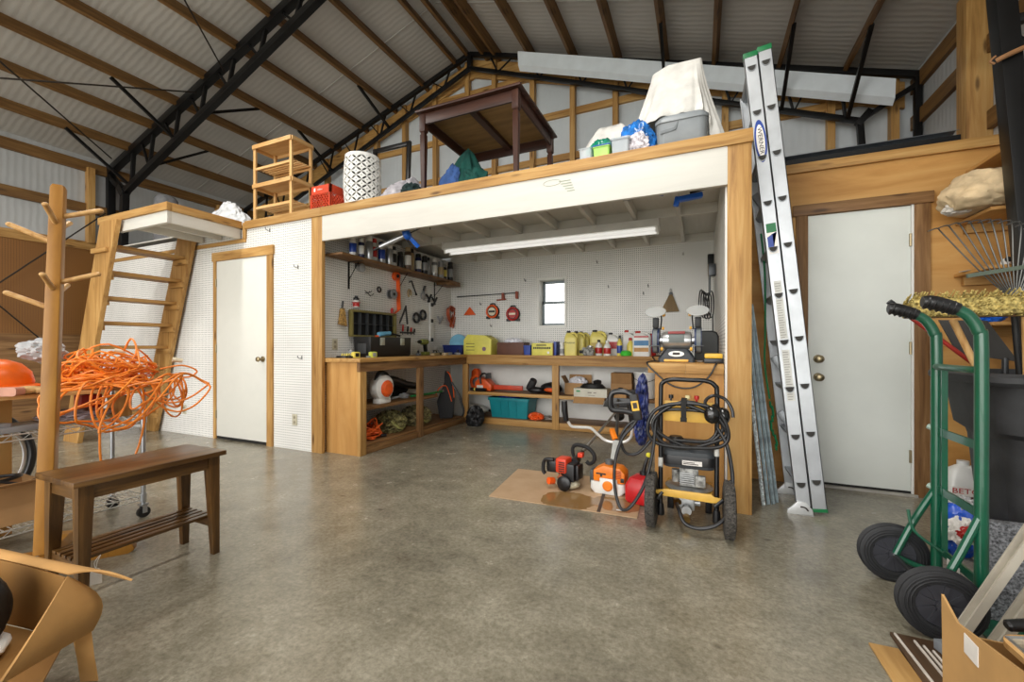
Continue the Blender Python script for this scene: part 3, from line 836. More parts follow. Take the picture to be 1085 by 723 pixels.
# ================================================================ workshop benches
ZB = .95
wl = thing('workbench', 'long L-shaped pine workbench with plywood end panel along the pegboard', 'workbench', (-3.2, 4.4, 0))
def W(n, b, m, lab=None):
    o = mesh_obj(n, b.xf(Matrix.Translation((3.2, -4.4, 0))), m, wl)
    if lab: o['label'] = lab
    return o
E1 = XWL + .003
W('worktop', B().box(E1, 3.085, ZB - .038, -2.975, YW - .003, ZB, .003), pine('y'))
W('worktop', B().box(-2.974, 5.115, ZB - .038, -.34, YW - .003, ZB, .003), pine('x'))
W('end_panel', B().box(-3.46, 3.12, .0, -3.03, 3.14, ZB - .039), ply('z'))
W('apron', B().box(-3.04, 3.11, ZB - .13, -3.0, 5.16, ZB - .0385, .002), oldwood('y'))
W('apron', B().box(-2.999, 5.14, ZB - .13, -.34, 5.178, ZB - .0385, .002), pine('x'))
for x0, y0, x1, y1, k in ((-3.039, 3.115, -3.0, 3.20, 0), (-3.045, 4.05, -2.998, 4.135, 1), (-3.06, 5.13, -2.975, 5.17, 0), (-1.735, 5.13, -1.645, 5.17, 0), (-.36, 5.13, -.31, 5.17, 0)):
    W('post', B().box(x0, y0, 0, x1, y1, ZB - .1305, .003), oldwood('z') if k else pine('z'))
W('shelf_board', B().box(E1, 3.2, .425, -3.046, 4.5, .455, .002), oldwood('y'))
W('bottom_board', B().box(E1, 3.2, .07, -3.046, 5.12, .088, .002), oldwood('y'))
W('kick_board', B().box(-3.044, 3.201, .002, -3.008, 4.05, .069, .002), oldwood('y'))
W('kick_board', B().box(-3.044, 4.136, .002, -3.008, 5.12, .069, .002), oldwood('y'))
W('shelf_board', B().box(-2.95, 5.175, .40, -.36, YW - .014, .435, .002), oldwood('x'))
W('shelf_edge', B().box(-2.974, 5.136, .395, -1.736, 5.172, .437, .002), pine('x'))
W('shelf_edge', B().box(-1.644, 5.136, .395, -1.3, 5.172, .437, .002), pine('x'))
W('bottom_board', B().box(-2.95, 5.175, .07, -.36, YW - .014, .088, .002), oldwood('x'))
W('kick_board', B().box(-2.974, 5.14, .002, -1.736, 5.17, .086, .002), pine('x'))
W('kick_board', B().box(-1.644, 5.14, .002, -.36, 5.17, .086, .002), pine('x'))

w2 = thing('workbench', 'short pine workbench with plywood front carrying the bench grinder beside the post', 'workbench', (-.09, 3.9, 0))
def V(n, b, m): return mesh_obj(n, b.xf(Matrix.Translation((.09, -3.9, 0))), m, w2)
V('worktop', B().box(-.345, 3.19, ZB - .006, XWR - .003, 5.1, ZB, .001), ply('x'))
V('worktop_edge', B().box(-.345, 3.175, ZB - .07, -.095, 3.189, ZB, .002), pine('x'))
V('worktop_edge', B().box(-.094, 3.175, ZB - .07, XWR - .003, 3.189, ZB, .002), pine('x'))
V('front_panel', B().box(-.30, 3.2, 0, XWR - .003, 3.218, ZB - .0705), ply('z'))
V('side_panel', B().box(-.30, 3.219, 0, -.28, 5.1, ZB - .0075), ply('z'))

# ---------------------------------------------------------------- wall shelf with cans
sh = thing('wall_shelf', 'long brown plywood wall shelf carrying a row of spray cans', 'shelf', (XWL, 4.3, 2.0))
mesh_obj('board', B().box(.002, -1.13, 0, .25, 1.15, .022, .002), wood('brown_board', (100, 70, 40), (128, 94, 58), (148, 114, 74), 'y', fine=8), sh)
mesh_obj('end_batten', B().box(.02, .86, -.045, .25, 1.15, -.001, .002), wood('brown_board', (100, 70, 40), (128, 94, 58), (148, 114, 74), 'y', fine=8), sh)
for y in (-.8, .03, .84):
    mesh_obj('bracket', B().box(.001, y - .012, -.3, .005, y + .012, -.001).box(.001, y - .012, -.005 if y < .8 else -.05, .2, y + .012, -.001 if y < .8 else -.046).bar((.004, y, -.2), (.15, y, -.006 if y < .8 else -.05), .006, .006), M_black, sh)
def can(i, y, r, h, body, cap, band=None, x=.12, label=None):
    t = thing('spray_can', label, 'can', (XWL + x, y, 2.0225), 0, 'cans on the wall shelf')
    mesh_obj('body', B().lathe([(r * .94, 0), (r, .004), (r, h * .76), (r * .8, h * .81)], n=18), body, t)
    mesh_obj('cap', B().lathe([(r * .86, h * .8105), (r * .88, h * .83), (r * .84, h * .98), (r * .7, h)], n=18), cap, t)
    if band: mesh_obj('paper_label', B().lathe([(r + .0008, h * .2), (r + .0012, h * .21), (r + .0012, h * .62), (r + .0008, h * .63)], n=18, cap=False), band, t)
pc = lambda n, c, r=.35: plain(n, c, r, var=.03)
whitep, greyp, blackp, bluep, redp, yelp = pc('white_plastic', (226, 226, 222)), pc('grey_plastic', (142, 144, 146)), pc('black_plastic', (24, 24, 26)), pc('blue_plastic', (28, 62, 150)), pc('red_gloss', (180, 34, 28)), pc('yellow_plastic', (226, 208, 96))
navy = pc('navy_plastic', (26, 34, 76)); brownp = pc('brown_can', (92, 70, 52)); tanp = pc('tan_can', (168, 146, 108)); alu = plain('aluminium_can', (178, 180, 182), .3, .8)
spec = [(3.40, .03, .2, whitep, whitep, bluep, 'white spray can with a blue band, nearest on the shelf'), (3.50, .027, .19, navy, whitep, whitep, 'small navy can with a white band, second on the shelf'),
        (3.60, .032, .225, alu, whitep, None, 'plain silver spray can standing third on the shelf'), (3.71, .032, .235, whitep, redp, redp, 'white spray can with red cap and red band'),
        (3.82, .033, .22, alu, navy, bluep, 'silver spray can with a dark blue cap'), (3.93, .033, .21, alu, whitep, None, 'silver spray can with a white cap beside the blue capped one'),
        (4.04, .033, .22, whitep, blackp, blackp, 'white spray can with a broad black band'), (4.15, .03, .18, blackp, blackp, None, 'short black can in the middle of the shelf'),
        (4.27, .035, .25, brownp, tanp, whitep, 'brown spray can with a white band under the hanging caulk gun'), (4.39, .033, .26, tanp, blackp, None, 'tall tan can behind the hanging caulk gun'),
        (4.51, .034, .22, navy, blackp, whitep, 'navy can with a white band and black cap'), (4.62, .033, .215, blackp, blackp, greyp, 'black can with a grey band next to the navy can'),
        (4.74, .034, .22, greyp, blackp, None, 'grey can with a black cap near the far bracket'), (4.87, .035, .225, alu, whitep, whitep, 'silver can with a white label near the far bracket'),
        (5.0, .035, .22, greyp, greyp, tanp, 'grey can with a tan label past the far bracket'), (5.14, .036, .2, blackp, alu, yelp, 'black can with a yellow label near the shelf end'),
        (5.28, .036, .25, blackp, blackp, greyp, 'tall black can with a grey label, last on the shelf')]
for i, (y, r, h, bo, ca, ba, lab) in enumerate(spec): can(i, y, r * 1.18, h * 1.12, bo, ca, ba, .165 + .02 * (i % 3), lab)

# ---------------------------------------------------------------- fluorescent fixture
fx = thing('ceiling_light', 'long white two-tube fluorescent fixture under the white joists', 'light fixture', (-1.60, 4.37, 2.232))
mw = plain('fixture_enamel', (226, 226, 222), .4, var=.02)
lamp_tube, _nt, _p = new_mat('lamp_tube'); _p.inputs['Base Color'].default_value = (.85, .86, .84, 1); _p.inputs['Emission Color'].default_value = (1, .98, .94, 1); _p.inputs['Emission Strength'].default_value = .5
mesh_obj('housing', B().prism([(-.10, .0), (.10, 0), (.06, .085), (-.06, .085)], 2.46, Matrix.Rotation(-pi / 2, 4, 'Z') @ Matrix.Translation((0, -1.23, 0))), mw, fx)
for s in (-1, 1):
    mesh_obj('tube', B().cyl((-1.2, s * .06, -.022), (1.2, s * .06, -.022), .018, n=14), lamp_tube, fx)
    for e in (-1, 1): mesh_obj('lamp_holder', B().box(e * 1.2, s * .06 - .012, -.045, e * 1.225, s * .06 + .012, -.001, .002), mw, fx)
mesh_obj('end_cap', B().box(-1.235, -.104, -.004, -1.231, .104, .087), mw, fx); mesh_obj('end_cap', B().box(1.231, -.104, -.004, 1.235, .104, .087), mw, fx)

# ---------------------------------------------------------------- caulk guns hanging from the joists
def caulk_gun(label, loc, rot):
    t = thing('caulk_gun', label, 'caulk gun', loc, rot=rot)
    mesh_obj('barrel', B().cyl((-.22, 0, 0), (.04, 0, 0), .026, n=16), alu, t); mesh_obj('nozzle', B().cyl((-.3, 0, 0), (-.2205, 0, 0), .006, .018, n=12), blackp, t)
    mesh_obj('body', B().lathe([(.03, 0), (.048, .01), (.05, .05), (.03, .07)], (.041, 0, 0), 18, (1, 0, 0)).bar((.08, 0, -.01), (.12, 0, -.15), .03, .04, bev=.008), plain('bright_blue_plastic', (24, 96, 200), .35), t)
    mesh_obj('trigger', B().tube([(.05, 0, -.04), (.055, 0, -.09), (.08, 0, -.14)], .008), blackp, t)
    mesh_obj('plunger', B().cyl((.112, 0, 0), (.3, 0, 0), .006, n=8).tube([(.3, 0, 0), (.31, 0, -.02), (.3, 0, -.05)], .005), blackp, t)
caulk_gun('blue and silver caulk gun hanging below the white header at the left', at(424, 252, y=3.25), (radians(25), radians(-22), radians(15)))
cg = thing('hanging_clamp', 'blue trigger clamp hooked under the joists at the right', 'clamp', at(716, 211, y=3.5) + Vector((0, 0, 0)))
mesh_obj('handle', B().bar((0, 0, -.01), (.19, .03, .015), .06, .04, bev=.012).bar((.015, 0, .015), (.0, 0, -.06), .04, .04, bev=.01), plain('bright_blue_plastic', (24, 96, 200), .35), cg)
mesh_obj('bar', B().bar((.1, .02, .04), (.3, .05, .085), .012, .02), blackp, cg)
cg2 = thing('hanging_clamp', 'flat blue-tipped clamp bar lying along the joists near the header', 'clamp', at(660, 212, y=3.35))
mesh_obj('bar', B().bar((0, 0, 0), (.26, 0, .008), .012, .016), blackp, cg2); mesh_obj('jaw', B().bar((.262, 0, .008), (.3, 0, .0), .03, .02, bev=.006).bar((.05, 0, .009), (.12, 0, .012), .026, .022, bev=.006), plain('bright_blue_plastic', (24, 96, 200), .35), cg2)

# ---------------------------------------------------------------- tools on the left pegboard (plane x = XWL)
XT = XWL + .004
def hang(name, u, v, label, cat, x=XT, parts=(), rz=0):
    t = thing(name, label, cat, at(u, v, x=x)); return t
org = plain('orange_plastic', (232, 92, 28), .4); gunm = plain('gun_metal', (74, 76, 78), .4, .7); chrome = plain('chrome', (196, 198, 200), .18, 1)
def outlet(label, loc, face):
    t = thing('outlet_plate', label, 'outlet', loc, face)
    iv = plain('ivory_plastic', (196, 190, 168), .4, var=.02)
    mesh_obj('plate', B().box(-.035, 0, -.058, .035, .006, .058, .004), iv, t)
    for z in (-.025, .025): mesh_obj('socket', B().cyl((0, -.002, z), (0, .0005, z), .016, n=16).box(-.007, -.0035, z - .004, -.004, -.002, z + .006).box(.004, -.0035, z - .004, .007, -.002, z + .006), plain('ivory_shade', (150, 144, 124), .5), t)
outlet('ivory outlet plate on the pegboard left of the black toolbox', at(355, 365, x=XWL + .007), pi / 2)
outlet('ivory outlet plate low on the pegboard between the white door and the corner post', at(312, 445, y=YF + .004), 0)
outlet('ivory outlet plate low on the pegboard between stair and white door', at(195, 434, y=YF + .004), 0)

def hook(u, v, plane, label, k=1):
    p = at(u, v, **plane); ax = 'x' in plane
    d = Vector((1, 0, 0)) if ax else Vector((0, -1, 0))
    b = B().tube([d * .0, d * .03, d * .05 + Vector((0, 0, .012)), d * .052 + Vector((0, 0, .03))], .0035 * k, 6)
    one('hanging_hook', b.tube([Vector((0, 0, .03)) + d * .004, Vector((0, 0, -.01)) + d * .004], .003, 6), gunm, label, 'hook', p)
for u, v, pl, lab in ((316, 284, dict(y=YF + .01), 'double metal peg hook high on the pegboard right of the white door'), (320, 380, dict(y=YF + .01), 'metal peg hook beside the corner post at knob height'), (286, 245, dict(y=YF + .01), 'small metal peg hook above the white door frame'),
                      (557, 298, dict(y=YW - .002), 'small peg hook left of the little window'), (633, 279, dict(y=YW - .002), 'small peg hook high above the yellow jugs'), (645, 305, dict(y=YW - .002), 'metal peg hook on the pegboard right of the window'), (682, 312, dict(y=YW - .002), 'dark peg hook on the back pegboard left of the whisk broom'),
                      (687, 304, dict(y=YW - .002), 'tiny peg hook above the dark hook beside the whisk broom'), (724, 270, dict(y=YW - .002), 'peg hook high on the back pegboard near the right corner'), (510, 323, dict(y=YW - .002), 'bent metal peg hook between the orange triangle and the tape reels'), (521, 346, dict(y=YW - .002), 'small peg hook below the orange and white reel')):
    hook(u, v, pl, lab)

rl = hang('hand_winch', 378, 283, 'small grey hand reel hanging under the wall shelf near its front bracket', 'reel')
mesh_obj('frame', B().box(0, -.03, -.02, .03, .03, .05, .004).cyl((.015, 0, .05), (.015, 0, .085), .006), gunm, rl); mesh_obj('drum', B().cyl((.031, 0, -.015), (.075, 0, -.015), .04, n=20).cyl((.076, 0, -.015), (.085, 0, -.015), .048, n=20), alu, rl)
b = B()
for y, z in ((0, 0), (.03, -.03), (-.03, -.01)): b.tube([(0, y, z), (.05, y, z), (.06, y + .01, z + .02)], .004, 6)
one('hanging_wire_hook', b.tube([(.01, -.05, .02), (.01, .05, -.04)], .004, 6), gunm, 'cluster of bent wire hooks on the pegboard left of the orange tool', 'hooks', at(389, 310, x=XT))
one('rubber_ring', B().tube([(.01, .03 * cos(a), .03 * sin(a)) for a in [k * pi / 6 for k in range(12)]], .008, 8, True), blackp, 'small black rubber ring on the pegboard left of the grey spool', 'ring', at(401, 307, x=XT))
sp = hang('wire_spool', 413, 312, 'grey spool of wire on the pegboard left of the orange tool', 'spool')
mesh_obj('flange', B().cyl((.002, 0, 0), (.008, 0, 0), .062, n=28), greyp, sp); mesh_obj('flange', B().cyl((.062, 0, 0), (.068, 0, 0), .062, n=28), greyp, sp); mesh_obj('winding', B().cyl((.0085, 0, 0), (.0615, 0, 0), .05, n=28), gunm, sp); mesh_obj('hub', B().cyl((.069, 0, 0), (.073, 0, 0), .02, n=16), blackp, sp)
ot = hang('orange_trimmer_guard', 418, 293, 'orange hanging tool with a round head and a long flat tail', 'tool')
mesh_obj('head', B().cyl((.002, 0, 0), (.05, 0, 0), .055, n=28), org, ot); mesh_obj('hub', B().cyl((.051, 0, 0), (.06, 0, 0), .022, n=16), blackp, ot)
mesh_obj('tail', B().bar((.03, .03, -.03), (.03, .05, -.42), .01, .055, up=(1, 0, 0)).bar((.03, .05, -.42), (.03, -.08, -.5), .012, .03, up=(1, 0, 0)), org, ot)
sq = hang('speed_square', 428, 339, 'grey triangular speed square on the pegboard right of the toolbox lid', 'square')
mesh_obj('blade', B().prism([(-.1, -.05), (-.075, -.05), (.03, .125), (.055, -.06), (.085, -.055), (.05, .19), (.03, .19)], .006, Matrix.Translation((.004, 0, 0)) @ Matrix.Rotation(pi / 2, 4, 'Z')), gunm, sq)
mesh_obj('fence', B().bar((.01, -.1, -.055), (.01, .02, -.075), .02, .012), alu, sq)
for k, (u, v, lab) in enumerate(((440, 337, 'black steel ring clamp nearer the speed square'), (447, 334, 'black steel ring clamp farther from the speed square'))):
    t = hang('hose_ring', u, v, lab, 'ring')
    mesh_obj('ring', B().tube([(.02, .06 * cos(a), .06 * sin(a)) for a in [i * pi / 8 for i in range(16)]], .016, 8, True), blackp, t); mesh_obj('clasp', B().box(.002, -.02, -.075, .045, .02, -.045, .004), gunm, t)
ts = hang('chisel_rack', 431, 351, 'small rack of red and dark tools below the speed square', 'tool rack')
mesh_obj('rail', B().box(0, -.14, -.03, .02, .14, -.012, .003), gunm, ts)
for k, (y, m) in enumerate(((-.12, redp), (-.02, blackp), (.05, redp), (.12, blackp))): mesh_obj('handle', B().cyl((.03, y, -.005), (.02, y + .02, .075 - .015 * k), .013, .01), m, ts); mesh_obj('shaft', B().cyl((.03, y, -.0055), (.03, y, -.05), .005), gunm, ts)
lv = hang('hanging_level', 456, 338, 'long white and black spirit level hanging upright on the left pegboard', 'level')
mesh_obj('beam', B().box(.004, -.04, -.32, .028, .04, .25, .004), whitep, lv)
for z in (-.3, -.03, .2): mesh_obj('vial', B().box(.0285, -.03, z - .025, .034, .03, z + .025, .003), blackp, lv)
tw = hang('tape_coil', 433, 311, 'small tan coil hanging on the left pegboard', 'coil')
mesh_obj('coil', B().tube([(.015, .032 * cos(a), .045 * sin(a)) for a in [i * pi / 8 for i in range(16)]], .012, 8, True), tanp, tw); mesh_obj('tie', B().box(.005, -.012, -.06, .03, .012, -.028, .003), whitep, tw)
pl = hang('pliers', 448, 309, 'grey pliers hanging on the left pegboard', 'pliers'); mesh_obj('jaw', B().bar((.015, .0, .0), (.015, .03, .08), .012, .03, up=(1, 0, 0)), gunm, pl); mesh_obj('handle', B().tube([(.015, -.005, 0), (.015, -.05, -.05), (.015, -.05, -.11)], .01), greyp, pl); mesh_obj('handle', B().tube([(.015, .005, 0), (.015, .02, -.05), (.015, .0, -.12)], .01), greyp, pl)
hm = hang('claw_hammer', 437, 304, 'steel hook bar slanting on the left pegboard above the rings', 'hook'); mesh_obj('bar', B().tube([(.01, -.08, .05), (.01, -.03, .07), (.01, .0, .02), (.01, .06, -.08)], .009), gunm, hm); mesh_obj('grip', B().cyl((.01, .061, -.082), (.01, .075, -.105), .013), blackp, hm)
for k, (u, v, lab) in enumerate(((452, 316, 'black adjustable wrench nearer the level on the left pegboard'), (458, 319, 'black clamp above the spirit level'), (464, 339, 'grey spring clamp right of the spirit level'))):
    t = hang('hanging_clamp', u, v, lab, 'clamp')
    mesh_obj('arm', B().tube([(.02, -.04, .05), (.03, .0, .0), (.02, .04, -.05)], .014), greyp if k == 2 else blackp, t); mesh_obj('arm', B().tube([(.045, .05, .05), (.05, .01, .0), (.045, -.03, -.06)], .014), greyp if k == 2 else gunm, t)
oc = B()
for k in range(7):
    o_ = rnd.uniform(-.03, .03); s = rnd.uniform(.8, 1.15)
    oc.tube([(.02 + .008 * k, (.075 * cos(a) * s + .04 * sin(2 * a) + o_), .15 * sin(a) * s - .02 + .02 * cos(3 * a + k)) for a in [i * pi / 6 for i in range(12)]], .008, 6, True)
oct_ = thing('extension_cable', 'brown orange extension cord hung in a bundle in the left corner of the workshop', 'cord', at(476, 335, x=XT) + Vector((0, 0, 0)))
mesh_obj('cord', oc, plain('rust_orange_cord', (170, 74, 34), .5), oct_); mesh_obj('plug', B().cyl((.05, .09, -.04), (.05, .1, -.12), .02, .016), blackp, oct_)
sc = hang('screwdriver', 414, 335, 'red handled screwdriver hanging beside the toolbox lid', 'screwdriver'); mesh_obj('handle', B().lathe([(.008, 0), (.016, .01), (.017, .08), (.01, .1)], (.02, 0, 0)), redp, sc); mesh_obj('shaft', B().cyl((.02, 0, -.0005), (.02, 0, -.1), .004), gunm, sc)
wb = hang('whisk_brush', 361, 330, 'tan whisk brush hanging beside the open toolbox lid', 'brush', x=XT); mesh_obj('bristles', B().prism([(-.05, -.16), (.05, -.14), (.02, .03), (-.015, .03)], .04, Matrix.Translation((.005, 0, 0)) @ Matrix.Rotation(-pi / 2, 4, 'Z') @ Matrix.Translation((0, 0, 0)), .004), plain('straw', (170, 134, 76), .8, var=.3, scale=60), wb); mesh_obj('handle', B().cyl((.02, 0, .0305), (.02, .01, .11), .01), gunm, wb)
wb.location.x += .002
ex = thing('spray_bottle', 'red and white spray can hanging on the pegboard above the toolbox lid', 'can', at(377.5, 326, x=XT + .04) ); mesh_obj('body', B().lathe([(.03, 0), (.034, .004), (.034, .075), (.03, .08)], n=18), whitep, ex); mesh_obj('cap', B().lathe([(.03, .0805), (.031, .1), (.018, .115), (.018, .13)], n=16), blackp, ex); mesh_obj('side_band', B().lathe([(.0345, .01), (.0349, .011), (.0349, .05), (.0345, .051)], n=18, cap=False), redp, ex); mesh_obj('wall_clip', B().box(-.04, -.01, .03, -.0355, .01, .06).tube([(.042 * cos(a), .042 * sin(a), .055) for a in [i * pi / 8 for i in range(16)]], .004, 6, True), redp, ex)

# ---------------------------------------------------------------- black toolbox with the lid open
tb = thing('toolbox', 'black toolbox with open compartment lid on the left workbench', 'toolbox', (-3.35, 3.85, ZB))
dk = plain('toolbox_black', (26, 27, 29), .42, var=.08); dk2 = plain('toolbox_grey', (58, 60, 62), .45); olive = plain('olive_edge', (124, 114, 62), .5)
mesh_obj('tray_body', B().loft([rrect(.105, .335, .012, 0), rrect(.118, .345, .014, .02), rrect(.122, .35, .014, .215), rrect(.122, .35, .014, .222), rrect(.108, .336, .012, .222), rrect(.1, .325, .012, .05)]), dk, tb)
mesh_obj('end_recess', B().box(-.06, -.352, .04, .06, -.3475, .15, .006), dk2, tb)
for y in (-.17, .17):
    l = mesh_obj('latch', B().box(.1235, y - .035, .13, .135, y + .035, .215, .006).box(.1355, y - .025, .15, .14, y + .025, .2, .004), plain('pale_latch', (170, 172, 158), .35, .3), tb)
lid = mesh_obj('lid', B().box(-.185, -.36, .235, -.17, .36, .51, .006), dk, tb)
b = B()
for y0, y1, z0, z1 in ((-.372, -.346, .225, .525), (.346, .372, .225, .525), (-.346, .346, .5, .525), (-.346, .346, .225, .245)): b.box(-.168, y0, z0, -.118, y1, z1, .005)
mesh_obj('lid_rim', b, olive, lid)
b = B()
for k in range(1, 6): b.box(-.169, -.345 + k * .115 - .003, .246, -.125, -.345 + k * .115 + .003, .499)
b.box(-.169, -.345, .37, -.125, .345, .376)
mesh_obj('divider', b, dk2, lid)
mesh_obj('hinge', B().cyl((-.146, -.3, .224), (-.146, .3, .224), .008), dk2, tb)
hv = thing('heat_gun', 'light blue and orange hand tool resting across the open toolbox', 'tool', (-3.34, 3.84, ZB + .223)); mesh_obj('body', B().cyl((0, -.09, .03), (.02, .08, .05), .028, .022), plain('sky_blue_plastic', (112, 178, 210), .35), hv); mesh_obj('grip', B().bar((.0, -.06, .012), (-.02, -.12, .01), .03, .02, bev=.006), org, hv); mesh_obj('barrel', B().cyl((.0205, .0805, .05), (.05, .22, .02), .012), blackp, hv)

# ---------------------------------------------------------------- clutter on the left bench
dr = thing('cordless_drill', 'olive green and black cordless drill standing on the left workbench', 'drill', (-3.34, 4.62, ZB)); dgr = plain('drill_green', (128, 134, 62), .45)
mesh_obj('motor_body', B().lathe([(.02, 0), (.038, .012), (.04, .1), (.034, .13), (.022, .14)], (0, .06, .175), 20, (0, -1, 0)), dgr, dr); mesh_obj('chuck', B().lathe([(.022, 0), (.024, .03), (.012, .06)], (0, -.081, .175), 16, (0, -1, 0)), blackp, dr)
mesh_obj('bit', B().cyl((0, -.142, .175), (0, -.2, .175), .004), chrome, dr); mesh_obj('grip', B().bar((0, .03, .045), (0, .015, .15), .036, .05, bev=.012), blackp, dr); mesh_obj('battery', B().box(-.035, -.03, .001, .035, .08, .044, .008), dgr, dr)
tapes = [('tape_measure', (-3.2, 3.26), 'yellow and black tape measure at the front corner of the left workbench', yelp, blackp), ('clamp_light', (-3.15, 3.45), 'lime yellow clamp tool beside the tape measure', plain('lime_metal', (196, 204, 84), .35), greyp), ('socket_tray', (-3.36, 3.3), 'black tray of yellow bits at the near end of the left workbench', blackp, yelp)]
for n, (x, y), lab, ma, mb in tapes:
    t = thing(n, lab, n.replace('_', ' '), (x, y, ZB), rnd.uniform(-.4, .4))
    if n == 'socket_tray':
        mesh_obj('tray', B().box(-.06, -.09, .0, .06, .09, .02, .005), ma, t)
        for k in range(6): mesh_obj('bit', B().cyl((-.03 + .03 * (k % 3), -.04 + .07 * (k // 3), .0205), (-.03 + .03 * (k % 3), -.03 + .07 * (k // 3), .042), .009), mb, t)
    else:
        mesh_obj('case', B().box(-.03, -.035, .0, .03, .035, .062, .012), ma, t); mesh_obj('grip', B().box(-.033, -.02, .012, -.0305, .02, .05, .001).box(.0305, -.02, .012, .033, .02, .05, .001).box(-.012, -.075, .0, .012, -.0355, .02, .004), mb, t)
jar = thing('glass_jar', 'clear glass jar of hardware on the bench just short of the black toolbox', 'jar', (-3.42, 3.42, ZB)); mesh_obj('jar_body', B().lathe([(.03, 0), (.036, .005), (.036, .06), (.028, .07)]), clear_plastic('jar_glass', (200, 206, 206), .45), jar); mesh_obj('jar_lid', B().lathe([(.03, .0705), (.031, .085), (0, .086)]), alu, jar)
misc = [((-3.2, 4.3), 'bar', gunm, 'dark steel hand plane on the bench beside the toolbox'), ((-3.12, 4.55), 'bar', tanp, 'tan wood block on the bench in front of the drill'), ((-3.28, 4.82), 'bar', blackp, 'black charger block on the bench beyond the drill'), ((-3.1, 4.75), 'roll', tanp, 'tan roll of tape lying on the bench beyond the drill'), ((-3.05, 4.98), 'bar', greyp, 'grey metal file lying at the bench corner'), ((-3.2, 5.0), 'roll', greyp, 'grey roll of tape near the blue bin')]
for (x, y), k, m, lab in misc:
    if k == 'roll':
        t = thing('tape_roll', lab, 'tape roll', (x, y, ZB)); mesh_obj('tape', B().lathe([(.025, 0), (.045, 0), (.045, .03), (.025, .03), (.025, .0)], cap=False, n=28), m, t); mesh_obj('core', B().lathe([(.022, 0), (.0245, 0), (.0245, .03), (.022, .03), (.022, 0)], cap=False, n=28), whitep, t)
    else:
        t = thing('hand_tool', lab, 'tool', (x, y, ZB), rnd.uniform(-.8, .8)); mesh_obj('body', B().box(-.025, -.08, .0, .025, .08, .03, .006), m, t); mesh_obj('handle', B().tube([(0, -.06, .0305), (0, -.04, .06), (0, .02, .06), (0, .05, .0305)], .009), blackp if m is not blackp else greyp, t)
bn = thing('parts_bin', 'dark blue plastic bin of tools in the corner of the workbench', 'bin', (-3.25, 5.33, ZB)); mesh_obj('tub', B().loft([rrect(.15, .15, .015, 0), rrect(.17, .17, .018, .13), rrect(.176, .176, .02, .135), rrect(.164, .164, .015, .135), rrect(.142, .142, .012, .006)]), plain('deep_blue_plastic', (22, 40, 104), .4), bn)
one('blue_disc', B().lathe([(0, -.012), (.125, -.012), (.13, 0), (.125, .012), (0, .012)], (0, 0, 0), 32, (.35, -.9, .25)), plain('sky_blue_plastic', (112, 178, 210), .35), 'round light blue lid standing in the dark blue bin', 'lid', (-3.27, 5.36, ZB + .17))

# ---------------------------------------------------------------- back wall tools (plane y = YW)
YT = YW - .004
bc = thing('bar_clamp', 'long black bar clamp with rust red jaws across the back pegboard', 'clamp', at(517, 313, y=YT))
p0, p1 = at(485, 315, y=YT) - bc.location, at(549, 310.5, y=YT) - bc.location
mesh_obj('bar', B().bar(p0 + Vector((0, -.02, 0)), p1 + Vector((0, -.02, 0)), .012, .022, up=(0, 1, 0)), M_black, bc)
rust = plain('rust_red_iron', (150, 66, 40), .55)
for u, v in ((534, 313), (548.5, 311.5)):
    q = at(u, v, y=YT) - bc.location; mesh_obj('jaw', B().box(q.x - .018, -.05, q.z - .075, q.x + .018, -.006, q.z + .03, .006), rust, bc)
q = at(533, 317.5, y=YT) - bc.location; mesh_obj('screw_handle', B().cyl(q + Vector((-.09, -.03, -.01)), q + Vector((.06, -.03, 0)), .01), rust, bc)
tr = at(498, 334, y=YT)
one('hanging_triangle', B().prism([(-.105, 0), (.105, 0), (.0, .125)], .012, Matrix.Translation((0, -.014, 0)), .002), org, 'flat orange triangle on the back pegboard below the bar clamp', 'triangle', tr)
def reel(u, v, r, ring, face, letter, label):
    t = thing('cord_reel', label, 'reel', at(u, v, y=YT))
    mesh_obj('flange', B().cyl((0, -.001, 0), (0, -.02, 0), r, n=36), blackp, t); mesh_obj('outer_ring', B().tube([(r * .86 * cos(a), -.055, r * .86 * sin(a)) for a in [k * pi / 12 for k in range(24)]], .014, 8, True), ring, t)
    mesh_obj('winding', B().cyl((0, -.0205, 0), (0, -.05, 0), r * .8, n=32), blackp, t); mesh_obj('face_plate', B().cyl((0, -.0505, 0), (0, -.062, 0), r * .6, n=32), face, t)
    [mesh_obj('foot', B().box(s * r, -.05, -r * 1.06, s * r * .55, -.004, -r * .7, .004), blackp, t) for s in (-1, 1)]
    mesh_obj('top_handle', B().tube([(-.04, -.03, r * .95), (-.03, -.03, r * 1.15), (.03, -.03, r * 1.15), (.04, -.03, r * .95)], .008), blackp, t)
    mesh_obj('face_band', B().box(-r * .5, -.065, -r * .14, r * .5, -.0625, r * .14), letter, t)
reel(523, 330.5, .1, org, plain('cream_paint', (222, 214, 190), .4), blackp, 'black hose reel with an orange ring on the back pegboard')
reel(544.5, 333, .1, redp, redp, plain('cream_paint', (222, 214, 190), .4), 'red faced reel on the back pegboard, nearer the window')
wkp = at(710, 331, y=YT)
wk = thing('whisk_broom', 'brown fan-shaped whisk broom hanging above the bench grinder', 'broom', wkp)
mesh_obj('fan', B().prism([(-.115, 0), (.105, .005), (.03, .215), (-.01, .215)], .03, Matrix.Translation((0, -.034, 0)), .006), wood('broom_straw', (96, 76, 44), (128, 104, 64), (150, 126, 82), 'z', fine=60), wk); mesh_obj('ferrule', B().box(-.014, -.032, .216, .032, -.008, .245, .003), gunm, wk); mesh_obj('loop', B().tube([(.008, -.02, .246), (-.004, -.02, .27), (.008, -.02, .29), (.02, -.02, .27), (.009, -.02, .246)], .003, 6), gunm, wk)

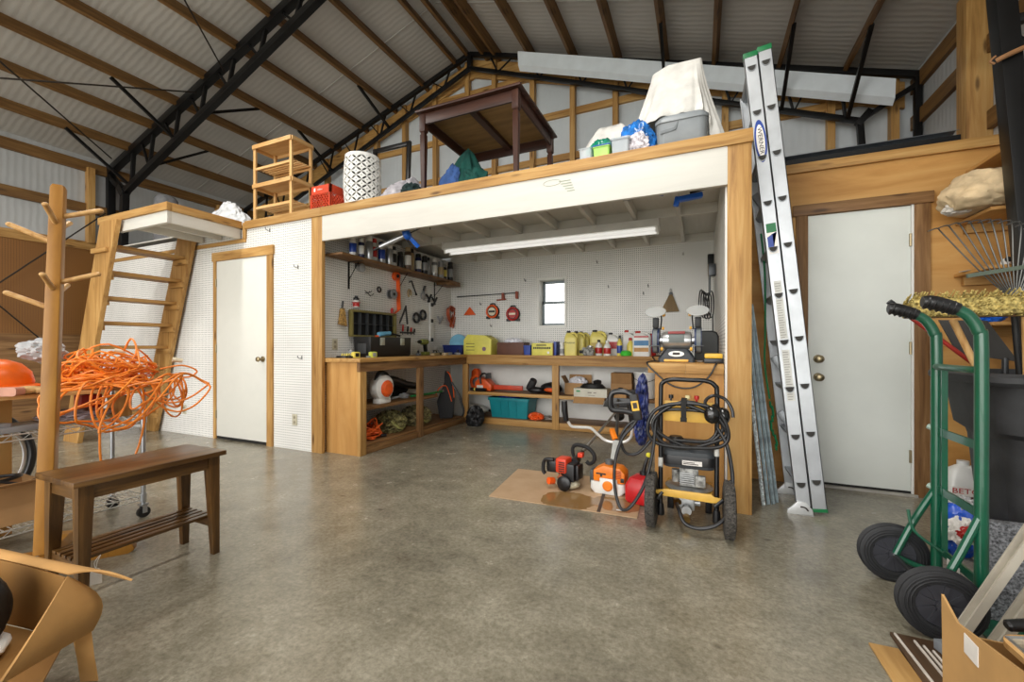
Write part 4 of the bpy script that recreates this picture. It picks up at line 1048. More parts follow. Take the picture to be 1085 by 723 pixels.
# tools and cables on the right inner wall (plane x = XWR)
XQ = XWR - .004
def rwall(y, z): return Vector((XQ, y, z))
for k, (y, z0, z1, w_, m, lab) in enumerate(((5.3, 1.55, 2.12, .03, M_black, 'long black pry bar hanging on the right inner wall'), (5.0, 1.62, 1.95, .05, tanp, 'tan handled saw hanging on the right inner wall'), (4.72, 1.6, 1.9, .06, gunm, 'dark steel saw hanging on the right inner wall nearest the post'))):
    t = thing('hanging_tool', lab, 'tool', rwall(y, z0)); h = z1 - z0
    mesh_obj('blade', B().box(-.06, -w_, 0, -.05, w_, h * .6, .002), gunm if k else m, t); mesh_obj('handle', B().box(-.072, -w_ * .8, h * .6 + .001, -.002, w_ * .8, h, .01), m, t)
cb = B()
for k in range(5):
    cb.tube([(-.05 - .02 * k + .03 * cos(a), .1 * cos(a) * (1 + .08 * k), .13 * sin(a) + .02 * sin(2 * a + k)) for a in [i * pi / 6 for i in range(12)]], .007, 6, True)
cb.tube([(-.03, .05, -.1), (-.03, 0, -.3), (-.04, -.06, -.42), (-.05, -.1, -.55)], .007, 6)
one('cable_loop', cb, blackp, 'black cable looped on the right inner wall, its end dropping to the bench', 'cable', rwall(4.75, 1.5))

# ---------------------------------------------------------------- things on the back bench
M_carton = plain('cardboard', (176, 136, 90), .8, var=.06, scale=5); M_cartonin = plain('cardboard_inside', (150, 112, 70), .85, var=.06)
def bx(u0, u1, y): return at(u0, 370, y=y).x, at(u1, 370, y=y).x
yc = plain('yellow_carton', (222, 214, 96), .5, var=.04); ink = plain('dark_ink', (52, 44, 40), .6)
x0, x1 = bx(492, 521, 5.22)
t = thing('oil_carton', 'yellow carton with a slanted carrying top on the workbench corner', 'carton', ((x0 + x1) / 2, 5.3, ZB)); w_ = (x1 - x0) / 2
mesh_obj('box_body', B().box(-w_, -.1, 0, w_, .12, .21, .003), yc, t); mesh_obj('box_top', B().prism([(-w_, .2105), (w_, .2105), (w_ * .55, .27), (-w_ * .75, .285)], .2, Matrix.Translation((0, -.09, 0)), .002), yc, t)
for k in range(3): mesh_obj('printed_band', B().box(-w_ * .8, -.1025, .06 + k * .045, -w_ * .2, -.1005, .068 + k * .045), ink, t)
mesh_obj('printed_badge', B().cyl((w_ * .5, -.1025, .08), (w_ * .5, -.1005, .08), .03, n=20), plain('badge_purple', (126, 96, 120), .5), t)
mesh_obj('carry_slot', B().box(w_ * .5 + .0, -.04, .252, w_ * .72, .05, .256), ink, t)
x0, x1 = bx(527, 555, 5.25)
t = thing('wooden_box', 'open brown box with crumpled papers on the back workbench', 'box', ((x0 + x1) / 2, 5.35, ZB)); w_ = (x1 - x0) / 2; brn = plain('brown_box', (96, 58, 40), .6)
for a in ((-w_, -.11, w_, -.098), (-w_, .098, w_, .11), (-w_, -.097, -w_ + .012, .097), (w_ - .012, -.097, w_, .097)): mesh_obj('side', B().box(a[0], a[1], 0, a[2], a[3], .17, .002), brn, t)
mesh_obj('base', B().box(-w_ + .013, -.096, .0, w_ - .013, .096, .012), brn, t)
one('crumpled_paper', B().blob((0, 0, .0), (w_ * 1.3, .14, .12), .4, 3, 17, 4, .05, None, True), plain('paper_white', (220, 220, 226), .8, bmp=.2), 'crumpled white paper heaped in the open brown box', 'paper', ((x0 + x1) / 2, 5.35, ZB + .168))
one('small_bin', B().loft([rrect(.045, .05, .01, 0), rrect(.055, .06, .012, .13), rrect(.05, .055, .01, .13), rrect(.04, .045, .01, .006)]), bluep, 'small blue plastic bin between the brown box and the printed yellow carton', 'bin', (bx(560, 560, 5.28)[0], 5.28, ZB))
x0, x1 = bx(564, 586, 5.2)
t = thing('printed_carton', 'yellow carton with two rows of dark print and white papers on top', 'carton', ((x0 + x1) / 2, 5.27, ZB)); w_ = (x1 - x0) / 2
mesh_obj('box_body', B().box(-w_, -.09, 0, w_, .09, .16, .002), yc, t); mesh_obj('side_face', B().box(w_ + .0005, -.088, .002, w_ + .002, .088, .158), M_carton, t)
mesh_obj('printed_band', B().box(-w_ * .55, -.0925, .125, w_ * .4, -.0905, .138), ink, t)
for k in range(9): mesh_obj('printed_letter', B().box(-w_ * .85 + k * w_ * .19, -.0925, .082, -w_ * .85 + k * w_ * .19 + w_ * .14, -.0905, .108), ink, t)
mesh_obj('printed_badge', B().cyl((w_ * .6, -.0925, .035), (w_ * .6, -.0905, .035), .016, n=18), whitep, t)
one('paper_sheet', B().grid(lambda u, v: ((u - .5) * .2, (v - .5) * .15, .012 * sin(5 * u + 3 * v) + .012), 10, 8).solid(.001), plain('paper_white', (220, 220, 226), .8, bmp=.2), 'loose white sheet on top of the printed yellow carton', 'paper', ((x0 + x1) / 2, 5.28, ZB + .164))
one('blue_binder', B().box(-.018, -.08, 0, .018, .08, .18, .004), bluep, 'blue binder standing between the printed carton and a white bottle', 'binder', (bx(590, 590, 5.3)[0], 5.3, ZB))

def jug(name, label, cat, loc, w_, d, h, m, capm, bands=(), handle=True, group=None, rz=0, letters=None):
    t = thing(name, label, cat, loc, rz, group)
    r = min(w_, d) * .25
    R = lambda f, z, ox=0: rrect(w_ / 2 * f, d / 2 * min(1, f + .05), min(r, w_ / 2 * f * .9), z, 6, (ox, 0))
    nx = -w_ * .22 if handle else 0
    mesh_obj('body', B().loft([R(.94, 0), R(1, .01), R(1, h * .66), R(.92, h * .74, nx * .1), R(.6, h * .86, nx * .6), R(.32, h * .92, nx)]), m, t)
    if handle: mesh_obj('handle', B().tube([(nx + w_ * .12, 0, h * .9), (w_ * .2, 0, h * .91), (w_ * .4, 0, h * .82), (w_ * .44, 0, h * .68)], w_ * .075, 8), m, t)
    mesh_obj('cap', B().lathe([(w_ * .15, 0), (w_ * .16, h * .06), (w_ * .13, h * .08)], (nx, 0, h * .9205), 16), capm, t)
    for z0, z1, bm_ in bands: mesh_obj('paper_label', B().box(-w_ * .4, -d / 2 - .0018, h * z0, w_ * .4, -d / 2 - .0004, h * z1), bm_, t)
    if letters: text_part('lettering', letters[0], letters[1], letters[2], t, Matrix.Translation((-w_ * .02, -d / 2 - .0024, h * letters[3])) @ FACE_FRONT, sx=letters[4] if len(letters) > 4 else 1)
    return t
yj = plain('yellow_jug', (222, 208, 110), .4, var=.03)
one_jug = None
for k, (u, y, lab) in enumerate(((605.5, 5.22, 'pale yellow jug with dark lettering, front one of three in line'), (613.5, 5.36, 'pale yellow jug standing second behind the lettered yellow jug'), (618.5, 5.5, 'pale yellow jug standing last behind the other two'))):
    jug('coolant_jug', lab, 'jug', (bx(u, u, y)[0], y, ZB), .165, .11, .315, yj, blackp, (), True, 'yellow jugs on the back bench', 0, ('Prestone', .036, ink, .52) if k == 0 else None)
jug('oil_jug', 'wide yellow jug standing behind the grey machine part', 'jug', (bx(634, 634, 5.47)[0], 5.47, ZB), .21, .12, .33, yj, blackp, ((.2, .5, plain('label_tan', (196, 170, 80), .5)),))
mp = thing('machine_part', 'grey metal machine part on the back bench before the yellow jugs', 'part', (bx(623, 623, 5.2)[0], 5.21, ZB)); mesh_obj('casting', B().blob((0, 0, .05), (.15, .11, .12), .3, 3, 6, 4, .05), plain('cast_grey', (150, 150, 146), .55, .3, var=.3, scale=30), mp); mesh_obj('shaft', B().cyl((-.06, -.03, .05), (-.1, -.045, .05), .02), gunm, mp); mesh_obj('flange', B().cyl((.03, 0, .108), (.035, 0, .125), .035), alu, mp)
def bottle(name, label, u, y, r, h, m, capm, band=None, neck=.35, sx=1):
    t = thing(name, label, 'bottle', (bx(u, u, y)[0], y, ZB))
    mesh_obj('body', B().lathe([(r * .93, 0), (r, .006), (r, h * .58), (r * .8, h * .7), (r * neck, h * .82), (r * neck, h * .85)], n=20, sx=sx), m, t); mesh_obj('cap', B().lathe([(r * neck * 1.25, h * .8505), (r * neck * 1.25, h * .97), (r * neck, h)], n=16), capm, t)
    if band: mesh_obj('paper_label', B().lathe([(r * 1.004, h * .14), (r * 1.02, h * .15), (r * 1.02, h * .5), (r * 1.004, h * .51)], n=20, cap=False, sx=sx), band, t)
bottle('spray_can', 'white can standing right of the blue binder', 595.5, 5.25, .032, .17, whitep, whitep, greyp, .8)
bottle('cleaner_bottle', 'white bottle with a black cap and red label behind the grey machine part', 634.5, 5.3, .045, .2, whitep, blackp, redp)
bottle('cleaner_bottle', 'white bottle with a red mark standing right of the black capped one', 643.5, 5.22, .045, .19, whitep, whitep, redp, .4)
jug('antifreeze_jug', 'white jug with a slanted red label at the middle of the back bench', 'jug', (bx(650, 650, 5.42)[0], 5.42, ZB), .16, .1, .29, whitep, blackp, ((.3, .6, redp),))
bottle('sprayer_bottle', 'yellow bottle with blue label and black spray head', 656.5, 5.2, .032, .25, yelp, blackp, bluep, .35)
bottle('oil_bottle', 'slim yellow oil bottle right of the spray bottle', 668, 5.22, .042, .22, yelp, redp, None, .4)
jug('solvent_jug', 'white jug with a red cap behind the slim yellow bottle', 'jug', (bx(667, 667, 5.42)[0], 5.42, ZB), .16, .1, .32, whitep, redp)
one('tape_dispenser', B().lathe([(.03, 0), (.065, .005), (.07, .03), (.055, .06), (.02, .07)], n=24), plain('vivid_green', (70, 190, 60), .35), 'round green plastic tub at the front of the back bench', 'tub', (bx(663, 663, 5.17)[0], 5.19, ZB))
jug('wash_jug', 'large white jug with blue and orange picture label beside the grinder', 'jug', (bx(681, 681, 5.2)[0] - .01, 5.2, ZB), .205, .12, .30, whitep, redp, ((.42, .62, plain('label_blue', (70, 130, 180), .5)), (.18, .34, plain('label_orange', (190, 140, 70), .5)), (.74, .8, redp)))
bottle('funnel_bottle', 'red bottle standing just left of the grinder', 691, 5.3, .045, .27, redp, redp, None, .45)

# ---------------------------------------------------------------- bench grinder
bg = thing('bench_grinder', 'blue and silver bench grinder with two wheel guards on the short workbench', 'grinder', (-.165, 3.48, ZB)); nav = plain('grinder_blue', (34, 52, 92), .4); yk = plain('yellow_knob', (226, 170, 50), .4)
mesh_obj('base', B().loft([rrect(.13, .1, .02, 0), rrect(.13, .1, .02, .03), rrect(.1, .07, .02, .075), rrect(.08, .05, .02, .1)]), plain('grinder_base', (44, 48, 54), .45), bg)
mesh_obj('name_plate', B().lathe([(0, 0), (.055, 0), (.055, .004), (0, .004)], (0, -.0835, .062), 28, (0, -.83, .55), sx=1, sy=.45), whitep, bg)
mesh_obj('plate_mark', B().cbox((0, -.091, .066), (.05, .002, .018), 0, (radians(-33), 0, 0)), ink, bg)
mesh_obj('tray', B().box(-.085, -.128, .005, .085, -.102, .024, .006), plain('grinder_yellow', (232, 180, 84), .45), bg)
mesh_obj('motor', B().lathe([(.045, -.105), (.065, -.1), (.07, -.07), (.07, .07), (.065, .1), (.045, .105)], (0, 0, .165), 28, (1, 0, 0)), plain('motor_silver', (176, 178, 178), .28, .7), bg)
mesh_obj('motor_label', B().cbox((0, -.066, .18), (.11, .014, .06), .002), plain('motor_grey', (104, 112, 110), .45), bg)
mesh_obj('motor_stripe', B().cbox((0, -.045, .225), (.12, .03, .02), .002), plain('stripe_red', (140, 48, 44), .45), bg)
for s in (-1, 1):
    g = mesh_obj('wheel_guard', B().cyl((s * .125, .01, .165), (s * .175, .01, .165), .098, n=32), nav, bg)
    mesh_obj('grinding_wheel', B().cyl((s * .138, -.012, .165), (s * .168, -.012, .165), .092, n=28), plain('grit_grey', (124, 130, 132), .8), g)
    mesh_obj('axle', B().cyl((s * .106, 0, .165), (s * .1245, 0, .165), .03, n=18), alu, bg)
    mesh_obj('tool_rest', B().box(s * .115, -.13, .12, s * .19, -.09, .128, .002).box(s * .112, -.12, .07, s * .12, -.04, .13, .002), gunm, bg)
    mesh_obj('rest_knob', B().cyl((s * .111, -.09, .1), (s * .095, -.09, .1), .014, n=12), yk, bg)
    mesh_obj('spark_guard', B().box(s * .128, -.07, .262, s * .172, -.02, .34, .006), M_black, bg)
    mesh_obj('shield_arm', B().tube([(s * .118, -.01, .25), (s * .11, -.02, .33), (s * .115, -.045, .36), (s * .14, -.07, .365)], .006, 8), gunm, bg)
    mesh_obj('arm_knob', B().cyl((s * .106, -.02, .26), (s * .09, -.02, .26), .012, n=12).cyl((s * .1, -.04, .362), (s * .085, -.045, .362), .013, n=12), yk, bg)
    mesh_obj('eye_shield', B().lathe([(0, -.002), (.072, -.002), (.072, .002), (0, .002)], (s * .148, -.09, .385), 28, (0, -.72, .7), sx=1.05, sy=.8), clear_plastic('eye_shield', (196, 198, 196), .55), bg)
gc = B().tube([(-.28, 3.32, ZB + .008), (-.33, 3.24, ZB + .01), (-.35, 3.165, ZB - .002), (-.30, 3.158, ZB - .06), (-.18, 3.156, ZB - .155), (-.05, 3.156, ZB - .165), (.05, 3.158, ZB - .09), (.10, 3.166, ZB + .004), (.12, 3.25, ZB + .008), (.1, 3.32, ZB + .008)], .006, 8)
one('power_cable', gc, blackp, 'black power cord sagging over the front of the short workbench', 'cord')
ms = thing('mesh_screen', 'dark grey mesh screen leaning on the wall behind the grinder', 'screen', (.052, 3.72, ZB), rot=(radians(-6), 0, 0)); mesh_obj('mesh_panel', B().prism([(-.09, .012), (.075, .012), (.075, .20), (.065, .225), (.04, .24), (-.09, .24)], .004), plain('screen_grey', (70, 72, 72), .7, var=.2, scale=200), ms); mesh_obj('rim', B().tube([(-.09, .002, .012), (.078, .002, .012), (.078, .002, .2), (.065, .002, .23), (.04, .002, .243), (-.09, .002, .243)], .006, 8, True, sub=1), blackp, ms)
ch = thing('battery_charger', 'yellow and black battery charger at the bench end by the post', 'charger', (.085, 3.31, ZB)); mesh_obj('case', B().box(-.06, -.05, 0, .06, .05, .035, .006), blackp, ch); mesh_obj('top_shell', B().box(-.058, -.045, .0355, .058, .045, .07, .01), plain('tool_yellow', (226, 180, 56), .4), ch)
pk = thing('pliers', 'steel pliers lying open between grinder and charger', 'pliers', (.02, 3.36, ZB + .002), .9); mesh_obj('handle', B().tube([(0, 0, .01), (-.02, -.03, .01), (-.015, -.1, .01)], .007), gunm, pk); mesh_obj('handle', B().tube([(.012, 0, .01), (.035, -.03, .01), (.03, -.1, .01)], .007), gunm, pk); mesh_obj('jaw', B().bar((.006, .002, .01), (.006, .05, .01), .018, .01), alu, pk)
cl_ = thing('cable_tangle', 'black cable end hanging over the back bench edge near the bucket', 'cable', (-.48, 5.09, ZB)); mesh_obj('cable', B().tube([(.1, .06, .008), (.0, .02, .008), (-.02, -.0, -.01), (.02, -.012, -.06), (.05, -.012, -.1)], .006, 6), blackp, cl_); mesh_obj('plug', B().cyl((.05, -.013, -.1005), (.06, -.013, -.16), .018, .014), gunm, cl_)
# ================================================================ under the left bench
ZS, ZK = .4565, .0895
def tangle(n, cx, cy, z0, rx, ry, h, r, seed, lo=.5):
    R = random.Random(seed); pts = []
    a = 0
    for k in range(n):
        a += R.uniform(.5, 1.0); q = R.uniform(lo, 1.05)
        pts.append((cx + rx * q * cos(a) + R.uniform(-.3, .3) * rx * .4, cy + ry * q * sin(a) + R.uniform(-.3, .3) * ry * .4, z0 + r + h * (k / n) * R.uniform(.25, 1.0) * (1.15 - .5 * q)))
    return pts
bl = thing('leaf_blower', 'white leaf blower with an orange round grille on the left bench shelf', 'leaf blower', at(402, 433, z=ZS) + Vector((-.06, .02, 0)))
bl.location = (-3.125, 3.56, ZS)
mesh_obj('housing', B().lathe([(.02, -.075), (.1, -.07), (.135, -.045), (.142, 0), (.135, .045), (.1, .062)], (0, 0, .17), 32, (1, 0, 0)).box(-.05, -.09, .001, .05, .09, .06, .015), whitep, bl)
mesh_obj('fan_grille', B().lathe([(.0, .0635), (.085, .0635), (.09, .075), (.06, .1), (0, .105)], (0, 0, .16), 28, (1, 0, 0)), org, bl)
gr = B()
for k in range(10):
    a = k * pi / 5; gr.bar((.098, .03 * cos(a), .16 + .03 * sin(a)), (.082, .085 * cos(a), .16 + .085 * sin(a)), .006, .006)
mesh_obj('grille_rib', gr, plain('orange_dark', (176, 66, 14), .5), bl)
mesh_obj('handle', B().tube([(0, -.1, .25), (0, -.05, .33), (0, .06, .32), (0, .11, .26)], .018, 10), blackp, bl)
mesh_obj('blower_tube', B().tube([(-.04, .12, .24), (-.07, .28, .22), (-.1, .5, .16), (-.12, .85, .1)], [.05, .05, .045, .04], 14), blackp, bl)
one('throttle_cable', B().tube([(0, 0, .01), (.05, .12, .03), (.02, .22, .02), (.06, .3, .04), (.02, .34, .01)], .012, 7).blob((.03, .26, .03), (.1, .14, .06), .4, 4, 3, 3, .028), greyp, 'grey metal fittings on the left bench shelf by the middle post', 'fittings', (-3.2, 3.72, ZS + .002))
hs = thing('green_hose', 'short green hose end on the left bench shelf beyond the middle post', 'hose', (-3.16, 4.3, ZS)); mesh_obj('hose', B().tube([(0, -.2, .014), (.03, 0, .014), (.04, .2, .014), (.03, .42, .014)], .013, 8), plain('hose_green', (34, 140, 70), .4), hs); mesh_obj('coupling', B().cyl((.03, .421, .014), (.028, .46, .014), .017), alu, hs)
one('dark_bag', B().blob((0, 0, .1), (.16, .5, .22), .25, 2.4, 14, 4, .1), cloth_mat('charcoal_cloth', (34, 34, 36)), 'charcoal cloth bag at the back of the left bench shelf', 'bag', (-3.435, 4.14, ZS))
oh = thing('extension_cable', 'orange extension cord heaped on the bottom board of the left bench', 'cord', (-3.25, 3.45, ZK))
mesh_obj('cord', B().tube(tangle(110, 0, 0, 0, .17, .2, .27, .007, 5, .3), .007, 6, sub=5), plain('orange_cord', (232, 98, 34), .45), oh)
mesh_obj('plug', B().cyl((.12, .1, .02), (.15, .15, .02), .016), blackp, oh)
for k, (y, s, c, lab) in enumerate(((3.86, .32, (110, 104, 66), 'khaki camouflage bag on the bottom board before the middle bench post'), (4.34, .36, (120, 112, 78), 'khaki bag on the bottom board beyond the middle bench post'))):
    t = thing('duffel_bag', lab, 'bag', (-3.27, y, ZK)); mesh_obj('bag_body', B().blob((0, 0, .1), (.34, s, .25), .4, 2.8, 40 + k, 5, .1, None, True), plain('khaki_%d' % k, c, .9, var=.4, scale=22), t); mesh_obj('strap', B().tube([(.12, -.12, .14), (.17, -.05, .06), (.16, .05, .06), (.12, .12, .15)], .014, 6), plain('olive_strap', (150, 150, 90), .8), t)
bp = thing('harness_pack', 'black backpack harness with orange piping leaning at the bench corner', 'harness', (-3.10, 4.76, ZK)); bp.scale = (.8, .8, .8)
mesh_obj('back_panel', B().prism([(-.15, .3), (-.1, .02), (.12, .02), (.15, .35), (.1, .62), (.06, .8), (-.02, .82), (-.03, .62)], .07, eul(0, 0, .5) @ eul(radians(-6), 0, 0), .02), plain('pack_black', (20, 20, 22), .7), bp)
Mq = eul(0, 0, .5) @ eul(radians(-6), 0, 0)
pip = lambda pts: [Mq @ Vector((x, -.012, z)) for x, z in pts]
mesh_obj('piping', B().tube(pip([(.02, .8), (.07, .74), (.12, .55), (.14, .36)]), .009, 6), org, bp)
mesh_obj('piping', B().tube(pip([(-.16, .42), (-.1, .53), (.0, .56), (.05, .46), (.1, .3)]), .009, 6), org, bp)
mesh_obj('strap', B().tube([Mq @ Vector(p) for p in ((.1, -.04, .62), (.22, -.06, .4), (.3, -.03, .16), (.28, 0, .05))], .018, 8), blackp, bp)
one('black_sack', B().blob((0, 0, .11), (.24, .2, .3), .3, 2.2, 51, 4, .11, (0, .3, 0), True), plain('sack_black', (22, 22, 24), .55, var=.2), 'shiny black sack on the floor at the inside corner of the workbench', 'sack', (-2.77, 4.97, 0))
sc_ = thing('scoop', 'white plastic scoop on the bottom board beside the teal bin', 'scoop', (-2.93, 5.36, ZK)); mesh_obj('blade', B().prism([(-.16, .0), (.05, .0), (.17, .06), (.06, .12), (-.14, .14)], .14, Matrix.Translation((0, -.07, 0)), .012), plain('bone_plastic', (214, 214, 206), .4), sc_); mesh_obj('handle', B().cyl((.1705, 0, .06), (.26, 0, .05), .018), blackp, sc_)

# ================================================================ back bench shelves
ZH = .4385
cs = thing('chainsaw', 'orange chainsaw with a white body on the back bench shelf', 'chainsaw', (bx(515, 515, 5.35)[0], 5.33, ZH))
mesh_obj('engine_body', B().prism([(-.13, .0), (.13, .0), (.14, .08), (.05, .16), (-.06, .19), (-.13, .12)], .17, Matrix.Translation((0, -.085, 0)), .02), org, cs)
mesh_obj('side_cover', B().box(-.09, -.1, .015, .01, -.0865, .08, .012), whitep, cs)
mesh_obj('rear_handle', B().tube([(-.14, 0, .03), (-.21, 0, .05), (-.23, 0, .14), (-.16, 0, .2), (-.1, 0, .19)], .022, 10), org, cs)
mesh_obj('front_handle', B().tube([(-.02, -.1, .1), (-.03, -.1, .2), (-.02, 0, .24), (-.02, .1, .2), (-.02, .1, .1)], .013, 8), blackp, cs)
mesh_obj('hand_guard', B().box(.04, -.08, .17, .055, .08, .25, .006), blackp, cs)
mesh_obj('bar_cover', B().box(.142, -.02, .02, .58, .012, .085, .008), plain('bar_cover_red', (206, 70, 40), .45), cs)
oc2 = thing('fuel_jug', 'orange and grey bottle standing left of the chainsaw', 'bottle', (bx(505, 505, 5.45)[0] - .015, 5.47, ZH)); mesh_obj('body', B().loft([rrect(.065, .05, .015, 0), rrect(.065, .05, .015, .17)]), plain('clear_grey_jug', (150, 150, 150), .4), oc2); mesh_obj('top', B().loft([rrect(.066, .051, .015, .1705), rrect(.06, .045, .015, .26), rrect(.03, .025, .01, .3)]), org, oc2)
fl = thing('file_case', 'black tool roll lying in front of the chainsaw', 'tool roll', (bx(503, 503, 5.2)[0], 5.195, ZH)); mesh_obj('roll', B().cyl((-.06, 0, .024), (.18, .0, .024), .022), blackp, fl); mesh_obj('strap', B().cyl((.0, 0, .024), (.02, 0, .024), .0235), yelp, fl)
for k, (u, y, s, lab) in enumerate(((561, 5.3, (.16, .16, .15), 'black work boot lying left of the bench post on the shelf'), (584, 5.38, (.3, .2, .17), 'black helmet with orange stripes on the shelf behind the bench post'))):
    t = thing('work_boot' if k == 0 else 'safety_helmet', lab, 'boot' if k == 0 else 'helmet', (bx(u, u, y)[0], y, ZH)); 
    if k == 0: mesh_obj('shaft', B().lathe([(.05, 0), (.055, .04), (.05, .15), (.045, .16)], (0, 0, .05), 20, (.35, -.2, .55)), plain('boot_leather', (46, 46, 48), .6), t); mesh_obj('foot', B().blob((.1, -.04, .045), (.22, .1, .09), .1, 2, 3, 3, .044), blackp, t)
    else: mesh_obj('dome', B().blob((0, 0, .06), s, .05, 2, 4, 4, .058), blackp, t); mesh_obj('stripe', B().blob((.02, -.06, .05), (.2, .13, .07), .1, 2, 4, 3, .05), org, t); mesh_obj('peak', B().blob((-.12, -.05, .02), (.16, .16, .04), .1, 2, 4, 3, .019), plain('dark_peak', (40, 38, 36), .6), t)
tl = plain('teal_plastic', (18, 132, 142), .42, var=.04)
x0, x1 = bx(518, 557, 5.2)
te = thing('storage_bin', 'large teal plastic bin on the bottom board of the back bench', 'bin', ((x0 + x1) / 2 + .02, 5.37, ZK)); w_ = (x1 - x0) / 2 + .02
mesh_obj('tub', B().loft([rrect(w_ * .9, .15, .02, 0), rrect(w_, .18, .025, .235), rrect(w_ + .014, .195, .028, .237), rrect(w_ + .014, .195, .028, .275), rrect(w_ - .012, .17, .02, .275), rrect(w_ * .88, .14, .02, .008)]), tl, te)
for k in (-1, 0, 1): mesh_obj('rib', B().bar((k * w_ * .38, -.154, .02), (k * w_ * .4, -.186, .232), .012, .012), tl, te)
mesh_obj('handle', B().box(-.06, -.205, .245, .06, -.1965, .265, .004), tl, te)
one('blue_rag', B().blob((0, 0, .02), (.3, .18, .09), .3, 3, 61, 4, .02), plain('royal_blue_cloth', (28, 48, 150), .8, var=.2), 'royal blue cloth lying in the teal bin', 'cloth', ((x0 + x1) / 2 - .05, 5.36, ZK + .235))
one('orange_rag', B().blob((0, 0, .04), (.2, .14, .1), .45, 3, 63, 4, .04, None, True), org, 'orange rag on the bottom board right of the teal bin', 'rag', (bx(569, 569, 5.3)[0], 5.26, ZK))
one('grey_rope', B().tube(tangle(26, 0, 0, 0, .09, .08, .07, .008, 9), .008, 6), plain('rope_grey', (140, 132, 124), .8), 'grey rope heaped beside the orange rag under the bench', 'rope', (bx(583, 583, 5.3)[0], 5.32, ZK))
# boxes right of the middle post
def carton(name, label, x0, x1, y0, y1, z, h, m, flaps=(), inside=None, cat='box', tape=False):
    t = thing(name, label, cat, ((x0 + x1) / 2, (y0 + y1) / 2, z)); w_, d_ = (x1 - x0) / 2, (y1 - y0) / 2; th = .004
    for a in ((-w_, -d_, w_, -d_ + th), (-w_, d_ - th, w_, d_), (-w_, -d_ + th, -w_ + th, d_ - th), (w_ - th, -d_ + th, w_, d_ - th)):
        mesh_obj('side', B().box(a[0], a[1], 0, a[2], a[3], h), m, t)
    mesh_obj('base', B().box(-w_ + th, -d_ + th, 0, w_ - th, d_ - th, .004), m, t)
    for side, ln, ang in flaps:
        if side == 'top':
            mesh_obj('flap', B().box(-w_, -d_, h, w_, -.002, h + .003), m, t); mesh_obj('flap', B().box(-w_, .002, h, w_, d_, h + .003), m, t)
            continue
        c, s = cos(radians(ang)), sin(radians(ang))
        if side == 'back': b = B().bar((0, d_, h), (0, d_ + ln * c, h + ln * s), w_ * 2 * .97, .003, up=(0, -s, c))
        elif side == 'front': b = B().bar((0, -d_ - .002, h), (0, -d_ - .002 - ln * c, h + ln * s), w_ * 2 * .97, .003, up=(0, s, c))
        elif side == 'left': b = B().bar((-w_, 0, h), (-w_ - ln * c, 0, h + ln * s), d_ * 2 * .95, .003, up=(s, 0, c))
        else: b = B().bar((w_, 0, h), (w_ + ln * c, 0, h + ln * s), d_ * 2 * .95, .003, up=(-s, 0, c))
        mesh_obj('flap', b, m, t)
    return t
x0, x1 = bx(600, 627, 5.4)
carton('cardboard_box', 'open cardboard box stuffed with white packing on the back shelf', x0, x1 - .03, 5.33, 5.53, ZH, .15, M_carton, (('back', .1, 85), ('left', .1, 60)))
one('packing_paper', B().blob((0, 0, .03), (.22, .15, .14), .5, 3, 71, 4, .03, None, True), plain('paper_white', (220, 220, 226), .8, bmp=.2), 'crumpled white packing in the open cardboard box', 'packing', ((x0 + x1) / 2 - .015, 5.43, ZH + .12))
x0, x1 = bx(609, 644, 5.15)
t = carton('flat_carton', 'flat white carton with faint print at the shelf edge', x0, x1, 5.1, 5.32, ZH + .004, .1, plain('pale_carton', (206, 204, 190), .7, var=.04), (('top', 0, 0),))
mesh_obj('printed_badge', B().box(-(x1 - x0) * .42, -.1125, .06, -(x1 - x0) * .3, -.1105, .08), plain('print_green', (60, 150, 90), .5), t)
mesh_obj('printed_band', B().box(-.03, -.1125, .05, .02, -.1105, .062).box(.04, -.1125, .05, .075, -.1105, .062).box(-.02, -.1125, .02, .06, -.1105, .026), plain('print_grey', (132, 122, 112), .6), t)
mesh_obj('open_flap', B().bar(((x1 - x0) * -.02, -.112, .0), ((x1 - x0) * -.02, -.19, -.07), (x1 - x0) * .9, .003, up=(0, -1, 1)), M_carton, t)
co_ = thing('flexible_duct', 'coiled black cable and puck on top of the flat white carton', 'cable', ((x0 + x1) / 2 + .01, 5.2, ZH + .1075)); b = B()
for k in range(5): b.tube([((.15 - .008 * k) * cos(a), (.09 - .005 * k) * sin(a), .012 + .008 * k) for a in [i * pi / 8 for i in range(16)]], .009, 6, True)
mesh_obj('cable', b, blackp, co_); mesh_obj('puck', B().lathe([(.02, 0), (.05, .01), (.05, .035), (.02, .05)], (.06, .0, .055), 20, (0, -.3, 1)), plain('puck_black', (34, 34, 36), .35), co_)
x0, x1 = bx(648, 670, 5.35)
b1 = carton('cardboard_box', 'closed cardboard box at the bottom of the two stacked on the back shelf', x0, x1, 5.3, 5.5, ZH, .16, M_carton, (('top', 0, 0),))
b2 = carton('cardboard_box', 'closed cardboard box lying on top of another on the back shelf', x0 + .0, x1 - .005, 5.31, 5.5, ZH + .1635, .13, M_cartonin, (('top', 0, 0),))
x0, x1 = bx(650, 664, 5.12)
t = carton('small_carton', 'small open carton holding something black at the shelf edge', x0, x1, 5.08, 5.2, ZH + .004, .11, M_carton, ())
mesh_obj('hanging_flap', B().bar((0, -.062, .0), (0, -.1, -.08), x1 - x0, .003, up=(0, -1, 1)), M_carton, t)
one('camera_part', B().blob((0, 0, .03), (.1, .07, .1), .2, 2, 3, 3, .03), blackp, 'round black part sitting in the small open carton', 'part', ((x0 + x1) / 2, 5.14, ZH + .055))
wr = thing('wire_basket', 'dark wire basket on the shelf left of the white bucket', 'basket', (bx(671, 671, 5.15)[0], 5.16, ZH + .002)); b = B()
